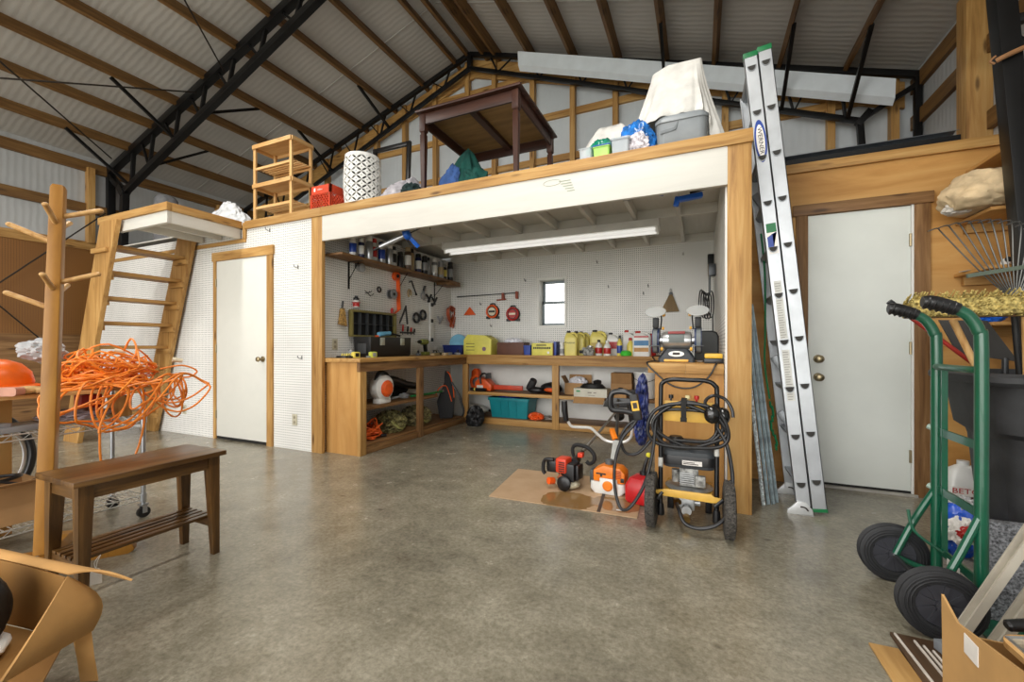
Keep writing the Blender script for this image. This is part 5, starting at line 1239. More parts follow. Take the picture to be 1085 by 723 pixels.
for k in range(6): b.tube([(-.05 + .02 * k, -.07, .003), (-.05 + .02 * k, -.075, .1)], .002, 5, sub=1).tube([(-.05 + .02 * k, .07, .003), (-.05 + .02 * k, .075, .1)], .002, 5, sub=1).tube([(-.05 + .02 * k, -.07, .003), (-.05 + .02 * k, .07, .003)], .002, 5, sub=1)
mesh_obj('wire_mesh', b, gunm, wr); mesh_obj('rim', B().tube([(-.055, -.077, .1), (.055, -.077, .1), (.055, .077, .1), (-.055, .077, .1)], .004, 6, True, sub=1), gunm, wr)
bk = thing('bucket', 'white plastic bucket with a wire handle beside the short plywood bench', 'bucket', (bx(684, 684, 5.3)[0] - .005, 5.36, ZH))
mesh_obj('pail', B().lathe([(0, 0), (.115, 0), (.12, .01), (.135, .29), (.145, .292), (.146, .32), (.132, .322), (.112, .012), (0, .012)], n=32, cap=False), whitep, bk)
mesh_obj('handle', B().tube([(-.147, 0, .3), (-.12, -.1, .24), (0, -.15, .2), (.12, -.1, .24), (.147, 0, .3)], .003, 6), gunm, bk)

# ================================================================ machines on the floor
M_flat = plain('flat_cardboard', (176, 140, 100), .8, var=.05, scale=3)
def oily_card():
    m, nt, p = new_mat('oily_cardboard'); v = coords(nt)
    base = ramp(nt, noise_fac(nt, v, 6, 4), [(.3, (176, 146, 112)), (.7, (190, 160, 128))])
    n = noise_fac(nt, v, 9, 3); best = None
    for (x, y, sx, sy) in STAINS:
        mp = coords(nt, (1 / sx, 1 / sy, 0), (-x / sx, -y / sy, 0)); ln = node(nt, 'ShaderNodeVectorMath', operation='LENGTH'); nt.links.new(mp, ln.inputs[0])
        if best is None: best = ln.outputs['Value']
        else:
            mn = node(nt, 'ShaderNodeMath', operation='MINIMUM'); nt.links.new(best, mn.inputs[0]); nt.links.new(ln.outputs['Value'], mn.inputs[1]); best = mn.outputs[0]
    ad = node(nt, 'ShaderNodeMath', operation='MULTIPLY_ADD'); nt.links.new(n, ad.inputs[0]); ad.inputs[1].default_value = .5; nt.links.new(best, ad.inputs[2])
    fac = ad.outputs[0]
    k = ramp(nt, fac, [(.98, (255, 255, 255)), (1.0, (0, 0, 0))])
    nt.links.new(mixc(nt, base, lin((140, 108, 68)), k), p.inputs['Base Color'])
    nt.links.new(ramp(nt, fac, [(.98, (96, 96, 96)), (1.0, (225, 225, 225))]), p.inputs['Roughness'])
    return m
cd = thing('flat_cardboard', 'flat oil-stained cardboard sheet on the floor under the trimmers', 'cardboard', (0, 0, 0))
cq = [at(u, v, z=0) for u, v in ((518, 526.5), (675, 550), (684, 512), (549, 497.5))]
mid = sum(cq, Vector()) / 4; cd.location = mid
STAINS = [(*(at(u, v, z=0) - mid).xy, sx, sy) for u, v, sx, sy in ((603, 531, .27, .23), (652, 535, .24, .18), (668, 520, .14, .2))]
b = B(); b.loft([[tuple(q - mid + Vector((0, 0, z))) for q in cq] for z in (.001, .006)])
mesh_obj('sheet', b, oily_card(), cd)
p, q = at(640, 523, z=.006) - mid, at(634, 543, z=.006) - mid
mesh_obj('tape_strip', B().bar(p + Vector((0, 0, .0012)), q + Vector((0, 0, .0012)), .022, .0012), plain('dark_tape', (54, 38, 28), .5), cd)
p, q = at(653, 540.5, z=.006) - mid, at(661, 541.5, z=.006) - mid
mesh_obj('paper_chip', B().bar(p + Vector((0, 0, .0012)), q + Vector((0, 0, .0012)), .02, .0012), whitep, cd)

C6 = .0065
# red trimmer
P0 = at(601, 517, z=C6)
rt = thing('string_trimmer', 'red and black string trimmer with a loop handle on the cardboard', 'trimmer', P0, -.15)
rred = plain('trimmer_red', (216, 62, 30), .4)
mesh_obj('fuel_tank', B().blob((.0, .0, .04), (.2, .15, .085), .05, 2, 2, 4, .038), plain('tank_white', (204, 200, 176), .35), rt)
mesh_obj('fuel_cap', B().cyl((-.085, -.06, .055), (-.105, -.1, .062), .026, n=18), org, rt)
mesh_obj('crankcase', B().box(-.045, -.07, .065, .085, .06, .2, .02), plain('engine_black', (30, 30, 32), .4), rt)
hd = mesh_obj('engine_hood', B().box(-.06, -.085, .125, .03, .03, .235, .02), rred, rt)
sl_ = B()
for k in range(5): sl_.box(-.03, -.088, .14 + .016 * k, .018, -.0845, .147 + .016 * k)
mesh_obj('cooling_slot', sl_, blackp, hd)
mesh_obj('air_filter', B().box(-.15, -.06, .11, -.065, .03, .21, .025), blackp, rt)
mesh_obj('filter_guard', B().tube([(-.08, -.07, .215), (-.15, -.075, .205), (-.165, -.075, .13), (-.15, -.07, .1)], .014, 8), blackp, rt)
mesh_obj('starter', B().lathe([(0, 0), (.05, 0), (.055, .02), (.04, .03)], (.015, -.075, .058), 20, (0, -1, 0)), plain('starter_black', (20, 20, 22), .35), rt)
mesh_obj('muffler_badge', B().cyl((-.015, -.0705, .105), (-.015, -.09, .105), .03, n=3), plain('bronze_badge', (160, 90, 60), .45, .4), rt)
mesh_obj('right_cover', B().box(.0855, -.05, .08, .11, .05, .19, .015), blackp, rt)
Rz = Matrix.Rotation(.15, 4, 'Z')
sh0 = Vector((.05, .02, .2)); sh1 = Rz @ (at(655, 434, y=4.95) - P0)
mesh_obj('throttle_grip', B().cyl(sh0, sh0 + (sh1 - sh0).normalized() * .22, .026, .022, n=14), blackp, rt)
mesh_obj('throttle_trigger', B().box(.06, .05, .225, .1, .09, .26, .006), rred, rt)
mesh_obj('drive_shaft', B().cyl(sh0 + (sh1 - sh0).normalized() * .2201, sh1, .0125, n=12), alu, rt)
hc = sh0 + (sh1 - sh0).normalized() * .10
mesh_obj('loop_handle', B().tube([hc + Vector((.02, 0, 0)) + Vector(k) for k in ((.0, 0, -.02), (-.05, .0, -.0), (-.065, 0, .06), (-.03, 0, .095), (.06, .0, .085), (.11, 0, .04), (.11, 0, -.01), (.075, .0, -.035), (.05, 0, -.02))], .0145, 10), plain('grip_foam', (22, 22, 23), .7), rt)
mesh_obj('cutting_head', B().lathe([(.02, 0), (.06, .01), (.06, .06), (.03, .08)], sh1 + Vector((0, .01, -.05)), 20, (0, .6, -.8)), blackp, rt)

# orange trimmer
P1 = at(646, 521, z=C6)
ob = thing('brush_cutter', 'orange and white brush cutter with bicycle handlebars on the cardboard', 'brush cutter', P1, -.05)
oo = plain('tool_orange', (240, 130, 26), .4)
mesh_obj('base_housing', B().loft([rrect(.1, .07, .02, 0), rrect(.125, .08, .025, .03), rrect(.125, .08, .03, .085)]), whitep, ob)
mesh_obj('hood', B().prism([(-.105, .0855), (.125, .0855), (.125, .16), (.09, .195), (-.03, .205), (-.105, .165)], .14, Matrix.Translation((0, -.075, 0)), .018), oo, ob)
mesh_obj('recoil_housing', B().box(-.05, -.1, .02, .075, -.0805, .12, .015), whitep, ob)
mesh_obj('recoil_disc', B().lathe([(0, 0), (.036, 0), (.036, .006), (.028, .012), (0, .012)], (.01, -.1005, .07), 28, (0, -1, 0)), oo, ob)
mesh_obj('air_filter', B().box(-.135, -.06, .06, -.1055, .05, .16, .012), plain('filter_grey', (62, 68, 70), .5), ob)
mesh_obj('hood_slot', B().box(-.08, -.079, .14, -.01, -.0755, .15).box(-.05, -.079, .125, -.035, -.0755, .14), blackp, ob)
vs_ = B()
for k in range(6): vs_.box(.04, -.0785, .125 + .01 * k, .1, -.0755, .13 + .01 * k)
mesh_obj('vent_slot', vs_, plain('orange_dark', (176, 66, 14), .5), ob); mesh_obj('muffler', B().box(.095, -.0785, .1, .12, -.0755, .13, .001), blackp, ob)
mesh_obj('spark_cap', B().lathe([(0, 0), (.03, 0), (.03, .03), (0, .04)], (.0, -.01, .2055), 18), plain('cap_grey', (90, 92, 92), .4), ob)
Ro = Matrix.Rotation(.05, 4, 'Z')
def o_(u, v, y): return Ro @ (at(u, v, y=y) - P1)
j0 = o_(653, 468, P1.y + .22)
mesh_obj('shaft_sleeve', B().bar((.02, .03, .2), j0, .05, .035, bev=.01), plain('sleeve_silver', (196, 198, 194), .35, .2), ob)
far = o_(655, 424, P1.y + 1.35)
mesh_obj('drive_shaft', B().cyl(j0, far, .014, n=12), gunm, ob)
hb = [o_(602, 447, P1.y + .1), o_(606, 452, P1.y + .12), o_(616, 453, P1.y + .15), o_(626, 454, P1.y + .18), o_(634, 461, P1.y + .2), o_(642, 467, P1.y + .22), o_(653, 469, P1.y + .22), o_(663, 468, P1.y + .22), o_(669, 462, P1.y + .2), o_(670, 450, P1.y + .16)]
mesh_obj('handlebar', B().tube(hb, .0115, 12), plain('handlebar_white', (222, 222, 218), .3, .2), ob)
mesh_obj('left_grip', B().tube([o_(598, 425, P1.y + .08), o_(598.5, 436, P1.y + .085), o_(600, 446, P1.y + .095)], [.022, .024, .02], 12, sub=3), blackp, ob)
mesh_obj('right_grip', B().tube([o_(670, 449, P1.y + .16), o_(669, 440, P1.y + .15), o_(667, 428, P1.y + .13)], [.02, .024, .022], 12, sub=3), blackp, ob)
mesh_obj('harness_clip', B().bar(o_(652, 466, P1.y + .24), o_(648, 455, P1.y + .3), .04, .03, bev=.008), oo, ob)
mesh_obj('cutting_guard', B().prism([(-.16, 0), (.16, 0), (.12, .1), (-.12, .1)], .02, Matrix.Translation(far + Vector((0, 0, -.08))), .004), blackp, ob)

# red fuel can
gp = at(678, 526, z=C6)
gc_ = thing('fuel_can', 'red plastic fuel can with black spout beside the pressure washer', 'fuel can', gp + Vector((.02, -.075, 0)), -.3)
gc_.location.z = .0065; gc_.scale = (.85, .85, .95)
fr_ = plain('fuel_red', (196, 28, 34), .35)
mesh_obj('can_body', B().loft([rrect(.085, .11, .03, 0), rrect(.095, .12, .03, .015), rrect(.095, .12, .03, .12), rrect(.07, .09, .03, .17), rrect(.035, .04, .02, .19, 8, (.02, 0))]), fr_, gc_)
mesh_obj('side_rib', B().bar((-.096, -.07, .03), (-.096, .07, .11), .008, .012).bar((-.096, -.07, .11), (-.096, .07, .03), .008, .012), fr_, gc_)
mesh_obj('collar', B().cyl((.02, 0, .1905), (.02, 0, .215), .034, n=20), blackp, gc_)
sp_ = mesh_obj('spout', B().tube([(.02, 0, .2155), (.03, 0, .26), (.05, .01, .32)], [.018, .014, .01], 12), blackp, gc_); mesh_obj('spout_tip', B().lathe([(.012, 0), (.02, .006), (.02, .02), (.012, .03)], (.051, .011, .321), 14, (.3, 0, 1)), plain('tip_yellow', (216, 206, 60), .4), sp_)

# ---------------------------------------------------------------- pressure washer
pw = thing('pressure_washer', 'yellow and black petrol pressure washer with two knobbly wheels and a coiled hose', 'pressure washer', (-.068, 2.70, 0))
OX, OY = .068, -2.70
def Pw(n, b, m, par=None): return mesh_obj(n, b.xf(Matrix.Translation((OX, OY, 0))), m, par or pw)
tube_m = plain('tube_black', (20, 20, 22), .28, .2); gold = plain('washer_yellow', (222, 176, 76), .45, var=.05)
tyre_m = plain('tyre_rubber', (60, 57, 53), .85, var=.5, scale=110, bmp=.6, bscale=120)
def wheel(xc, y, R, w_):
    b = B().lathe([(R * .55, -w_ * .4), (R * .8, -w_ * .5), (R * .95, -w_ * .42), (R, -w_ * .2), (R, w_ * .2), (R * .95, w_ * .42), (R * .8, w_ * .5), (R * .55, w_ * .4), (R * .53, 0), (R * .55, -w_ * .4)], (xc, y, R), 40, (1, 0, 0), False)
    for k in range(26):
        a = 2 * pi * k / 26
        for s in (-1, 1):
            c = Vector((xc + s * w_ * .22, y + (R - .002) * cos(a + .1 * s), R + (R - .002) * sin(a + .1 * s)))
            b.cbox(c, (w_ * .3, .016, .01), 0, Matrix.Rotation(a + pi / 2 + .1 * s, 4, 'X'))
    t = Pw('wheel', b, tyre_m)
    Pw('rim', B().lathe([(0, -w_ * .3), (R * .54, -w_ * .36), (R * .54, w_ * .36), (0, w_ * .3)], (xc, y, R), 28, (1, 0, 0)), plain('rim_black', (30, 30, 31), .5), t)
wheel(-.266, 2.655, .156, .06); wheel(.148, 2.655, .156, .06)
for _a, _b in ((-.236, -.21), (.074, .118)): Pw('axle_stub', B().cyl((_a, 2.655, .156), (_b, 2.69, .19), .01), gunm)
Pw('handle_frame', B().tube([(-.222, 2.72, .1), (-.222, 2.735, .4), (-.222, 2.75, .78), (-.212, 2.75, .845), (-.16, 2.75, .868), (-.06, 2.75, .868), (.03, 2.75, .866), (.078, 2.75, .84), (.09, 2.75, .775), (.088, 2.735, .4), (.086, 2.72, .1)], .0135, 14, sub=8), tube_m)
for x in (-.222, .086): Pw('foot', B().lathe([(.022, 0), (.024, .01), (.018, .07)], (x, 2.72, .045), 16), blackp)
Pw('front_foot', B().box(-.2, 2.97, .0, -.16, 3.01, .177, .006), tube_m); Pw('front_foot', B().box(.03, 2.97, .0, .07, 3.01, .177, .006), tube_m)
pl_ = Pw('engine_plate', B().box(-.2, 2.71, .178, .066, 3.02, .186, .001), gold)
Pw('plate_lip', B().prism([(-.246, .178), (-.246, .202), (-.21, .206), (-.195, .213), (.06, .213), (.075, .2), (.112, .197), (.112, .172), (.06, .165), (-.2, .17)], .01, Matrix.Translation((0, 2.69, 0)), .002), gold, pl_)
Pw('engine_base', B().lathe([(.135, 0), (.14, .008), (.12, .02), (.1, .022)], (-.066, 2.87, .1865), 36), plain('cast_silver', (168, 170, 170), .38, .6, var=.15), pw)
Pw('cylinder_block', B().box(-.12, 2.79, .21, -.01, 2.95, .335, .012).box(-.03, 2.765, .22, .03, 2.80, .29, .01).cyl((-.14, 2.8, .235), (-.14, 2.8, .31), .022), plain('cast_grey', (150, 150, 146), .55, .3, var=.3, scale=30))
b = B()
for k in range(6): b.box(-.115, 2.775, .232 + .012 * k, -.035, 2.7895, .237 + .012 * k)
Pw('cooling_fin', b, alu)
eb = Pw('engine_cover', B().loft([rrect(.145, .13, .05, .33, 8, (-.066, 2.89)), rrect(.155, .14, .055, .35, 8, (-.066, 2.89)), rrect(.155, .14, .055, .43, 8, (-.066, 2.89)), rrect(.13, .115, .055, .465, 8, (-.066, 2.89)), rrect(.06, .05, .04, .475, 8, (-.066, 2.89))]), plain('engine_cover_grey', (62, 66, 70), .4))
Pw('cover_band', B().loft([rrect(.157, .142, .056, .35, 8, (-.066, 2.89)), rrect(.158, .143, .056, .355, 8, (-.066, 2.89)), rrect(.158, .143, .056, .4, 8, (-.066, 2.89)), rrect(.157, .142, .056, .405, 8, (-.066, 2.89))], cap=False), plain('engine_black', (30, 30, 32), .4), eb)
Pw('label_plate', B().box(-.1, 2.741, .355, .01, 2.7465, .383, .001), plain('print_white', (236, 232, 226), .5), eb)
for z, xx0, xx1 in ((.373, -.094, -.03), (.364, -.094, -.01)): Pw('printed_band', B().box(xx0, 2.7398, z - .0025, xx1, 2.7408, z + .002), ink, eb)
Pw('fuel_cap', B().lathe([(.036, 0), (.04, .006), (.04, .035), (.034, .042)], (-.14, 2.84, .466), 20), blackp)
for k in range(12):
    a = k * pi / 6
    if k == 0: b = B()
    b.cyl((-.14 + .04 * cos(a), 2.84 + .04 * sin(a), .473), (-.14 + .04 * cos(a), 2.84 + .04 * sin(a), .501), .004, n=6)
Pw('cap_rib', b, blackp)
Pw('pump_body', B().box(-.12, 2.76, .075, -.03, 2.9, .165, .012).cyl((-.075, 2.75, .09), (-.075, 2.71, .09), .028).cyl((-.03, 2.8, .12), (0, 2.8, .12), .02), plain('cast_silver', (168, 170, 170), .38, .6, var=.15))
Pw('pump_guard', B().prism([(-.19, .17), (.05, .17), (.02, .1), (-.03, .13), (-.12, .13), (-.16, .1)], .01, Matrix.Translation((0, 2.93, 0))), plain('guard_navy', (30, 36, 54), .5))
for _p, _q, _r in (((-.14, 2.75, .12), (-.115, 2.77, .12), .018), ((-.075, 2.7095, .055), (-.075, 2.68, .05), .022)): Pw('outlet_fitting', B().cyl(_p, _q, _r), plain('brass', (150, 120, 70), .28, .9))
pn = Pw('back_panel', B().box(-.207, 2.775, .61, .073, 2.783, .735, .003), gold)
for x, m in ((-.165, blackp), (-.07, plain('cream_plastic', (226, 214, 160), .45)), (-.02, redp)): Pw('nozzle', B().cyl((x, 2.779, .7355), (x, 2.779, .75), .006).cyl((x, 2.779, .7505), (x, 2.779, .772), .014), m, pn)
hp = []
hose_m = plain('hose_black', (26, 26, 28), .4)
b = B()
for k in range(4):
    rx, rz = .165 + .018 * k, .12 + .014 * k
    b.tube([(-.075 + rx * cos(a) + .012 * sin(2 * a + k), 2.715 - .012 * k + .03 * sin(a) * 0, .585 + rz * (sin(a) if sin(a) > 0 else sin(a) * .75) + .012 * sin(3 * a + k * 2)) for a in [i * pi / 10 for i in range(20)]], .0105, 10, True)
hz_ = Pw('coiled_hose', b, hose_m)
b = B().tube([(.09, 2.7, .6), (.14, 2.68, .5), (.165, 2.66, .33), (.15, 2.62, .17), (.09, 2.585, .09), (.0, 2.57, .055), (-.08, 2.575, .07), (-.115, 2.62, .13), (-.128, 2.7, .13)], .0105, 10)
b.tube([(-.25, 2.70, .6), (-.26, 2.66, .45), (-.3, 2.61, .26), (-.37, 2.56, .13), (-.43, 2.56, .1), (-.47, 2.58, .2), (-.475, 2.6, .36), (-.44, 2.63, .5), (-.38, 2.65, .58), (-.345, 2.66, .64)], .0095, 10)
b.tube([(-.24, 2.72, .55), (-.34, 2.69, .42), (-.42, 2.67, .41), (-.45, 2.66, .5), (-.41, 2.66, .58), (-.36, 2.66, .62)], .0095, 10)
Pw('loose_hose', b, hose_m)
Pw('hose_strap', B().box(-.104, 2.65, .63, -.074, 2.658, .76, .002).box(-.104, 2.6585, .75, -.074, 2.774, .758, .001).box(-.107, 2.645, .63, -.071, 2.66, .655, .003), plain('strap_black', (26, 25, 25), .8))
gn = Pw('spray_gun', B().bar((-.345, 2.66, .62), (-.375, 2.66, .78), .05, .05, bev=.014), plain('gun_black', (22, 22, 24), .5))
Pw('trigger_guard', B().tube([(-.375, 2.66, .77), (-.43, 2.66, .79), (-.5, 2.66, .78), (-.515, 2.66, .72), (-.5, 2.66, .675), (-.43, 2.66, .67), (-.37, 2.66, .66)], .018, 10), blackp, gn)
Pw('trigger', B().bar((-.375, 2.66, .73), (-.49, 2.66, .715), .018, .018, bev=.005), blackp, gn)
Pw('gun_label', B().cbox((-.361, 2.6325, .71), (.042, .003, .06), 0, Matrix.Rotation(-.18, 4, 'Y')), plain('tool_yellow', (226, 180, 56), .4), gn); Pw('label_mark', B().cbox((-.361, 2.6302, .712), (.024, .002, .034), 0, Matrix.Rotation(-.18, 4, 'Y')), ink, gn)
for x, z, m in ((-.222, .33, 0), (.088, .43, 0)): Pw('sticker', B().lathe([(.0138, 0), (.0142, .001), (.0142, .06), (.0138, .061)], (x, 2.733, z), 16, cap=False), plain('sticker_white', (206, 206, 200), .5))
Pw('coupling', B().cyl((-.247, 2.735, .46), (-.247, 2.735, .54), .011).cyl((-.247, 2.735, .48), (-.247, 2.735, .5), .015), plain('brass', (150, 120, 70), .28, .9))

em = thing('ear_muffs', 'black ear muffs hanging on the right corner of the washer handle', 'ear muffs', (.078, 2.70, .665)); em.scale = (.85, .85, .85)
mesh_obj('ear_cup', B().blob((-.02, -.055, .02), (.10, .085, .12), .03, 2, 1, 4), plain('muff_black', (16, 16, 18), .25, coat=.5), em); mesh_obj('ear_cup', B().blob((.05, .04, .0), (.09, .1, .12), .03, 2, 2, 4), plain('muff_black', (16, 16, 18), .25, coat=.5), em)
mesh_obj('cushion', B().tube([(.0 + .05 * cos(a) * .6, -.005 + .02 * cos(a), .02 + .055 * sin(a)) for a in [k * pi / 8 for k in range(16)]], .012, 8, True), blackp, em)
mesh_obj('headband', B().tube([(-.05, -.02, .04), (-.06, .01, .1), (-.01, .02, .14), (.06, .03, .12), (.1, .02, .06), (.11, .01, .0)], .011, 8), blackp, em)
bt = thing('hanging_tarp', 'blue plastic tarp hanging bunched at the corner of the short workbench', 'tarp', (-.395, 3.175, 0))
b = B().blob((.005, 0, .52), (.1, .08, .3), .4, 3.2, 81, 5, None, None, True)
b.blob((.01, .0, .68), (.085, .075, .34), .4, 3.5, 82, 4, None, None, True)
mesh_obj('tarp', b, plain('tarp_blue', (26, 40, 96), .35, var=.35, scale=18), bt)
# ================================================================ extension ladder and metal strips
alum = plain('ladder_aluminium', (196, 200, 204), .38, .55, var=.06, scale=4)
alud = plain('ladder_rung', (150, 154, 158), .4, .6)
dgap = plain('rung_hollow', (44, 42, 38), .7)
lg = plain('ladder_green', (20, 110, 62), .4)
la = thing('extension_ladder', 'tall aluminium extension ladder leaning beside the loft post', 'ladder', (.565, 3.2, 0))
TX, TZ = .262 - .565, 3.02                                     # lean
ang = math.atan2(-TX, TZ)
Lm = Matrix.Rotation(-ang, 4, 'Y')
LEN = math.hypot(TX, TZ)
def Lp(n, b, m, par=None): return mesh_obj(n, b.xf(Lm), m, par or la)
def rail(x0, y, L0, L1, open_):
    # channel section, web facing outward along y
    b = B(); w_, d = .08, .03; s = 1 if open_ > 0 else -1
    b.box(x0, y, L0, x0 + w_, y + .003, L1)
    b.box(x0, min(y, y + s * d), L0, x0 + .004, max(y, y + s * d), L1).box(x0 + w_ - .004, min(y, y + s * d), L0, x0 + w_, max(y, y + s * d), L1)
    return b
W0 = .40
base_rails = [Lp('rail', rail(0, 0, .05, LEN - .02, 1), alum), Lp('rail', rail(0, W0, .05, LEN - .1, -1), alum)]
fly_rails = [Lp('fly_rail', rail(.085, .012, .03, LEN, 1), alum), Lp('fly_rail', rail(.085, W0 - .012, .03, LEN - .08, -1), alum)]
def drung(xc, z, y0, y1, r=.0275, n=10):
    pts = [(xc + r * cos(pi + pi * k / n), z + r * sin(pi + pi * k / n) * 1.4) for k in range(n + 1)]
    return B().prism(pts, y1 - y0, Matrix.Translation((0, y0, 0)))
for sec, xc, ya, yb in ((0, .04, -.004, W0 + .004), (1, .125, .008, W0 - .008)):
    for k in range(10):
        z = .20 + .305 * k + (.015 if sec else 0)
        r = Lp('rung', drung(xc, z, ya, yb), alud)
        Lp('rung_hollow', drung(xc, z - .001, ya - .0012, ya - .0002, .0225), dgap, r)
for y, x in ((-.012, 0), (W0 - .006, 0)):
    f = Lp('shoe', B().prism([(-.055, -.0), (-.05, .03), (-.02, .055), (.01, .085), (.055, .075), (.085, .03), (.085, .0)], .018, Matrix.Translation((0, y, .0)), .002), plain('shoe_aluminium', (208, 210, 210), .4, .4), la)
    Lp('shoe_pad', B().box(-.06, y - .004, -.014, .088, y + .024, -.001, .003), plain('shoe_pad', (150, 150, 148), .7), f)
    Lp('shoe_slot', B().tube([(.02, y - .0005, .05), (.045, y - .0005, .045), (.06, y - .0005, .025)], .005, 6), ink, f)
for x, y in ((0, 0), (.085, .012)): Lp('end_cap', B().box(x - .002, y - .003, LEN - .03 + (.02 if x else 0), x + .082, y + .034, LEN + .005 + (.02 if x else 0), .003), lg)
Lp('foot_cap', B().box(.084, .008, .012, .167, .04, .034, .002), lg)
# brand badge
zc = 2.42 / cos(ang)
bd = Lp('brand_badge', B().lathe([(0, 0), (.034, 0), (.034, .0012), (0, .0012)], (.041, -.0005, zc), 36, (0, -1, 0), sx=1, sy=4.2), plain('badge_blue', (24, 62, 150), .4))
Lp('badge_field', B().lathe([(0, 0), (.024, 0), (.024, .0012), (0, .0012)], (.041, -.0018, zc), 36, (0, -1, 0), sx=1, sy=4.6), plain('print_white', (236, 232, 226), .5), bd)
text_part('lettering', 'WERNER', .036, ink, bd, Lm @ Matrix.Translation((.041, -.0034, zc)) @ Matrix.Rotation(pi / 2, 4, 'Y') @ FACE_FRONT, sx=1.25)
zs = 1.78
st_ = Lp('sticker', B().box(.014, -.0012, zs - .1, .07, -.0003, zs + .1), plain('print_white', (236, 232, 226), .5))
Lp('sticker_green', B().box(.014, -.002, zs + .04, .07, -.0013, zs + .1), lg, st_); Lp('sticker_blue', B().prism([(.014, zs - .06), (.045, zs - .06), (.045, zs + .03), (.07, zs + .039), (.014, zs + .01)], .0007, Matrix.Translation((0, -.002, 0))), bluep, st_)
for z0, z1 in ((1.12, 1.5), (.72, 1.05)):
    s_ = Lp('notice_label', B().box(.02, -.0012, z0, .062, -.0003, z1), plain('notice_grey', (200, 200, 194), .5))
    b = B()
    n = int((z1 - z0) / .016)
    for k in range(n): b.box(.024, -.0018, z0 + .008 + k * .016, .024 + rnd.uniform(.022, .034), -.0013, z0 + .0125 + k * .016)
    Lp('notice_line', b, plain('notice_print', (140, 138, 132), .6), s_)
rp = [(.03, W0 - .05, 1.9), (.02, W0 - .08, 1.6), (-.02, W0 - .1, 1.2), (-.045, W0 - .08, .95), (-.04, W0 - .08, .7)]
b = B().tube(rp, .006, 8)
for k in range(10): b.tube([(-.04 + .012 * sin(k), W0 - .08 + .018 * cos(a), .66 - .034 * k + .02 * sin(a)) for a in [i * pi / 4 for i in range(8)]], .006, 6, True, sub=3)
Lp('pull_rope', b, plain('rope_green', (20, 128, 78), .7))
for k, z in enumerate((2.2, .6, 1.0)): Lp('rung_lock', B().bar((.02, W0 - .03, z), (.07, W0 - .04, z - .1), .02, .05, bev=.004), alud)

M_strip = plain('galvanised_strip', (150, 166, 172), .4, .2, var=.15, scale=20)
M_strip2 = plain('worn_strip', (180, 188, 198), .45, .15, var=.35, scale=50)
for k, (dx, dy, lab, m) in enumerate(((-.01, .0, 'scuffed metal flashing strip leaning nearest the loft post', M_strip2), (.022, .03, 'second narrow metal strip leaning between post and ladder', M_strip), (.052, .05, 'third narrow metal strip leaning between post and ladder', M_strip), (.08, .09, 'narrow metal strip closest to the ladder, last of the leaning strips', M_strip))):
    b = B(); p, q = Vector((0, 0, .0)), Vector((-.15, .03, 1.55 - .06 * k))
    prof = [(-.02, 0), (-.017, .008), (-.005, .009), (.0, .016), (.005, .009), (.017, .008), (.02, 0), (.017, .004), (.0, .011), (-.017, .004)]
    b.loft([[(c.x + x * .55 - y * .6, c.y + x * .8 + y * .6, c.z) for x, y in prof] for c in (p, q)])
    one('metal_strip', b, m, lab, 'metal strip', (.40 + dx, 3.27 + dy, 0), 0)

# ================================================================ shelves on the right wall
brown_ply = ply('y')
def rshelf(z, x0, y0, y1, label):
    t = thing('corner_shelf', label, 'shelf', (XR - .003, (y0 + y1) / 2, z))
    mesh_obj('board', B().box(x0 - XR + .003, -(y1 - y0) / 2, 0, 0, (y1 - y0) / 2, .02, .002), brown_ply, t)
    mesh_obj('cleat', B().box(x0 - XR + .04, (y1 - y0) / 2 - .04, -.06, 0, (y1 - y0) / 2 - .001, -.001, .002), pine('x'), t)
    return t
rshelf(1.545, 1.60, 3.52, YR - .003, 'plywood corner shelf holding paint rollers beside the narrow door')
rshelf(1.90, 1.61, 3.52, YR - .003, 'plywood corner shelf carrying the tan canvas bundle')
rshelf(2.25, 1.66, 3.52, YR - .003, 'topmost plywood corner shelf under the wall cap')
rshelf(1.2, 1.62, 3.52, YR - .003, 'lowest plywood corner shelf behind the broom head')
cv = thing('canvas_bundle', 'tan canvas drop cloth bundled on the corner shelf', 'drop cloth', (1.66, 3.66, 1.922))
cm = plain('tan_canvas', (206, 182, 144), .85, var=.1, scale=9, bmp=.7, bscale=14)
b = B().blob((0, 0, .11), (.48, .38, .32), .17, 1.4, 91, 5, .1, (0, 0, .4))
mesh_obj('canvas', b, cm, cv); mesh_obj('canvas_fold', B().tube([(-.06, -.16, .09), (.03, -.185, .1), (.14, -.16, .095)], [.03, .045, .04], 12), cm, cv)
mesh_obj('canvas_corner', B().blob((-.15, -.02, .03), (.14, .12, .08), .3, 2.2, 93, 4, .03), plain('pale_canvas', (206, 200, 190), .8, bmp=.3), cv)
one('plastic_sheet', B().blob((0, 0, .03), (.14, .12, .08), .3, 3.2, 95, 4, .03), plain('smoky_film', (92, 92, 86), .25, var=.5, scale=30), 'smoky crumpled plastic at the front of the canvas shelf', 'plastic sheet', (1.94, 3.585, 1.922))
for k, (x, y, rz, lab) in enumerate(((1.72, 3.62, .5, 'white paint roller handle sticking out of the lower corner shelf'), (1.90, 3.74, .9, 'paint roller with a white sleeve at the back of the lower corner shelf'))):
    t = thing('paint_roller', lab, 'paint roller', (x, y, 1.567), rz); mesh_obj('sleeve', B().cyl((.0, 0, .025), (.16, 0, .025), .024), whitep, t); mesh_obj('frame', B().tube([(.165, 0, .025), (.185, -.01, .025), (.18, -.06, .02), (.0, -.1, .02)], .004, 6), chrome, t); mesh_obj('grip', B().tube([(-.005, -.1, .02), (-.06, -.1, .025), (-.12, -.1, .02)], .016, 10), greyp if k else blackp, t)
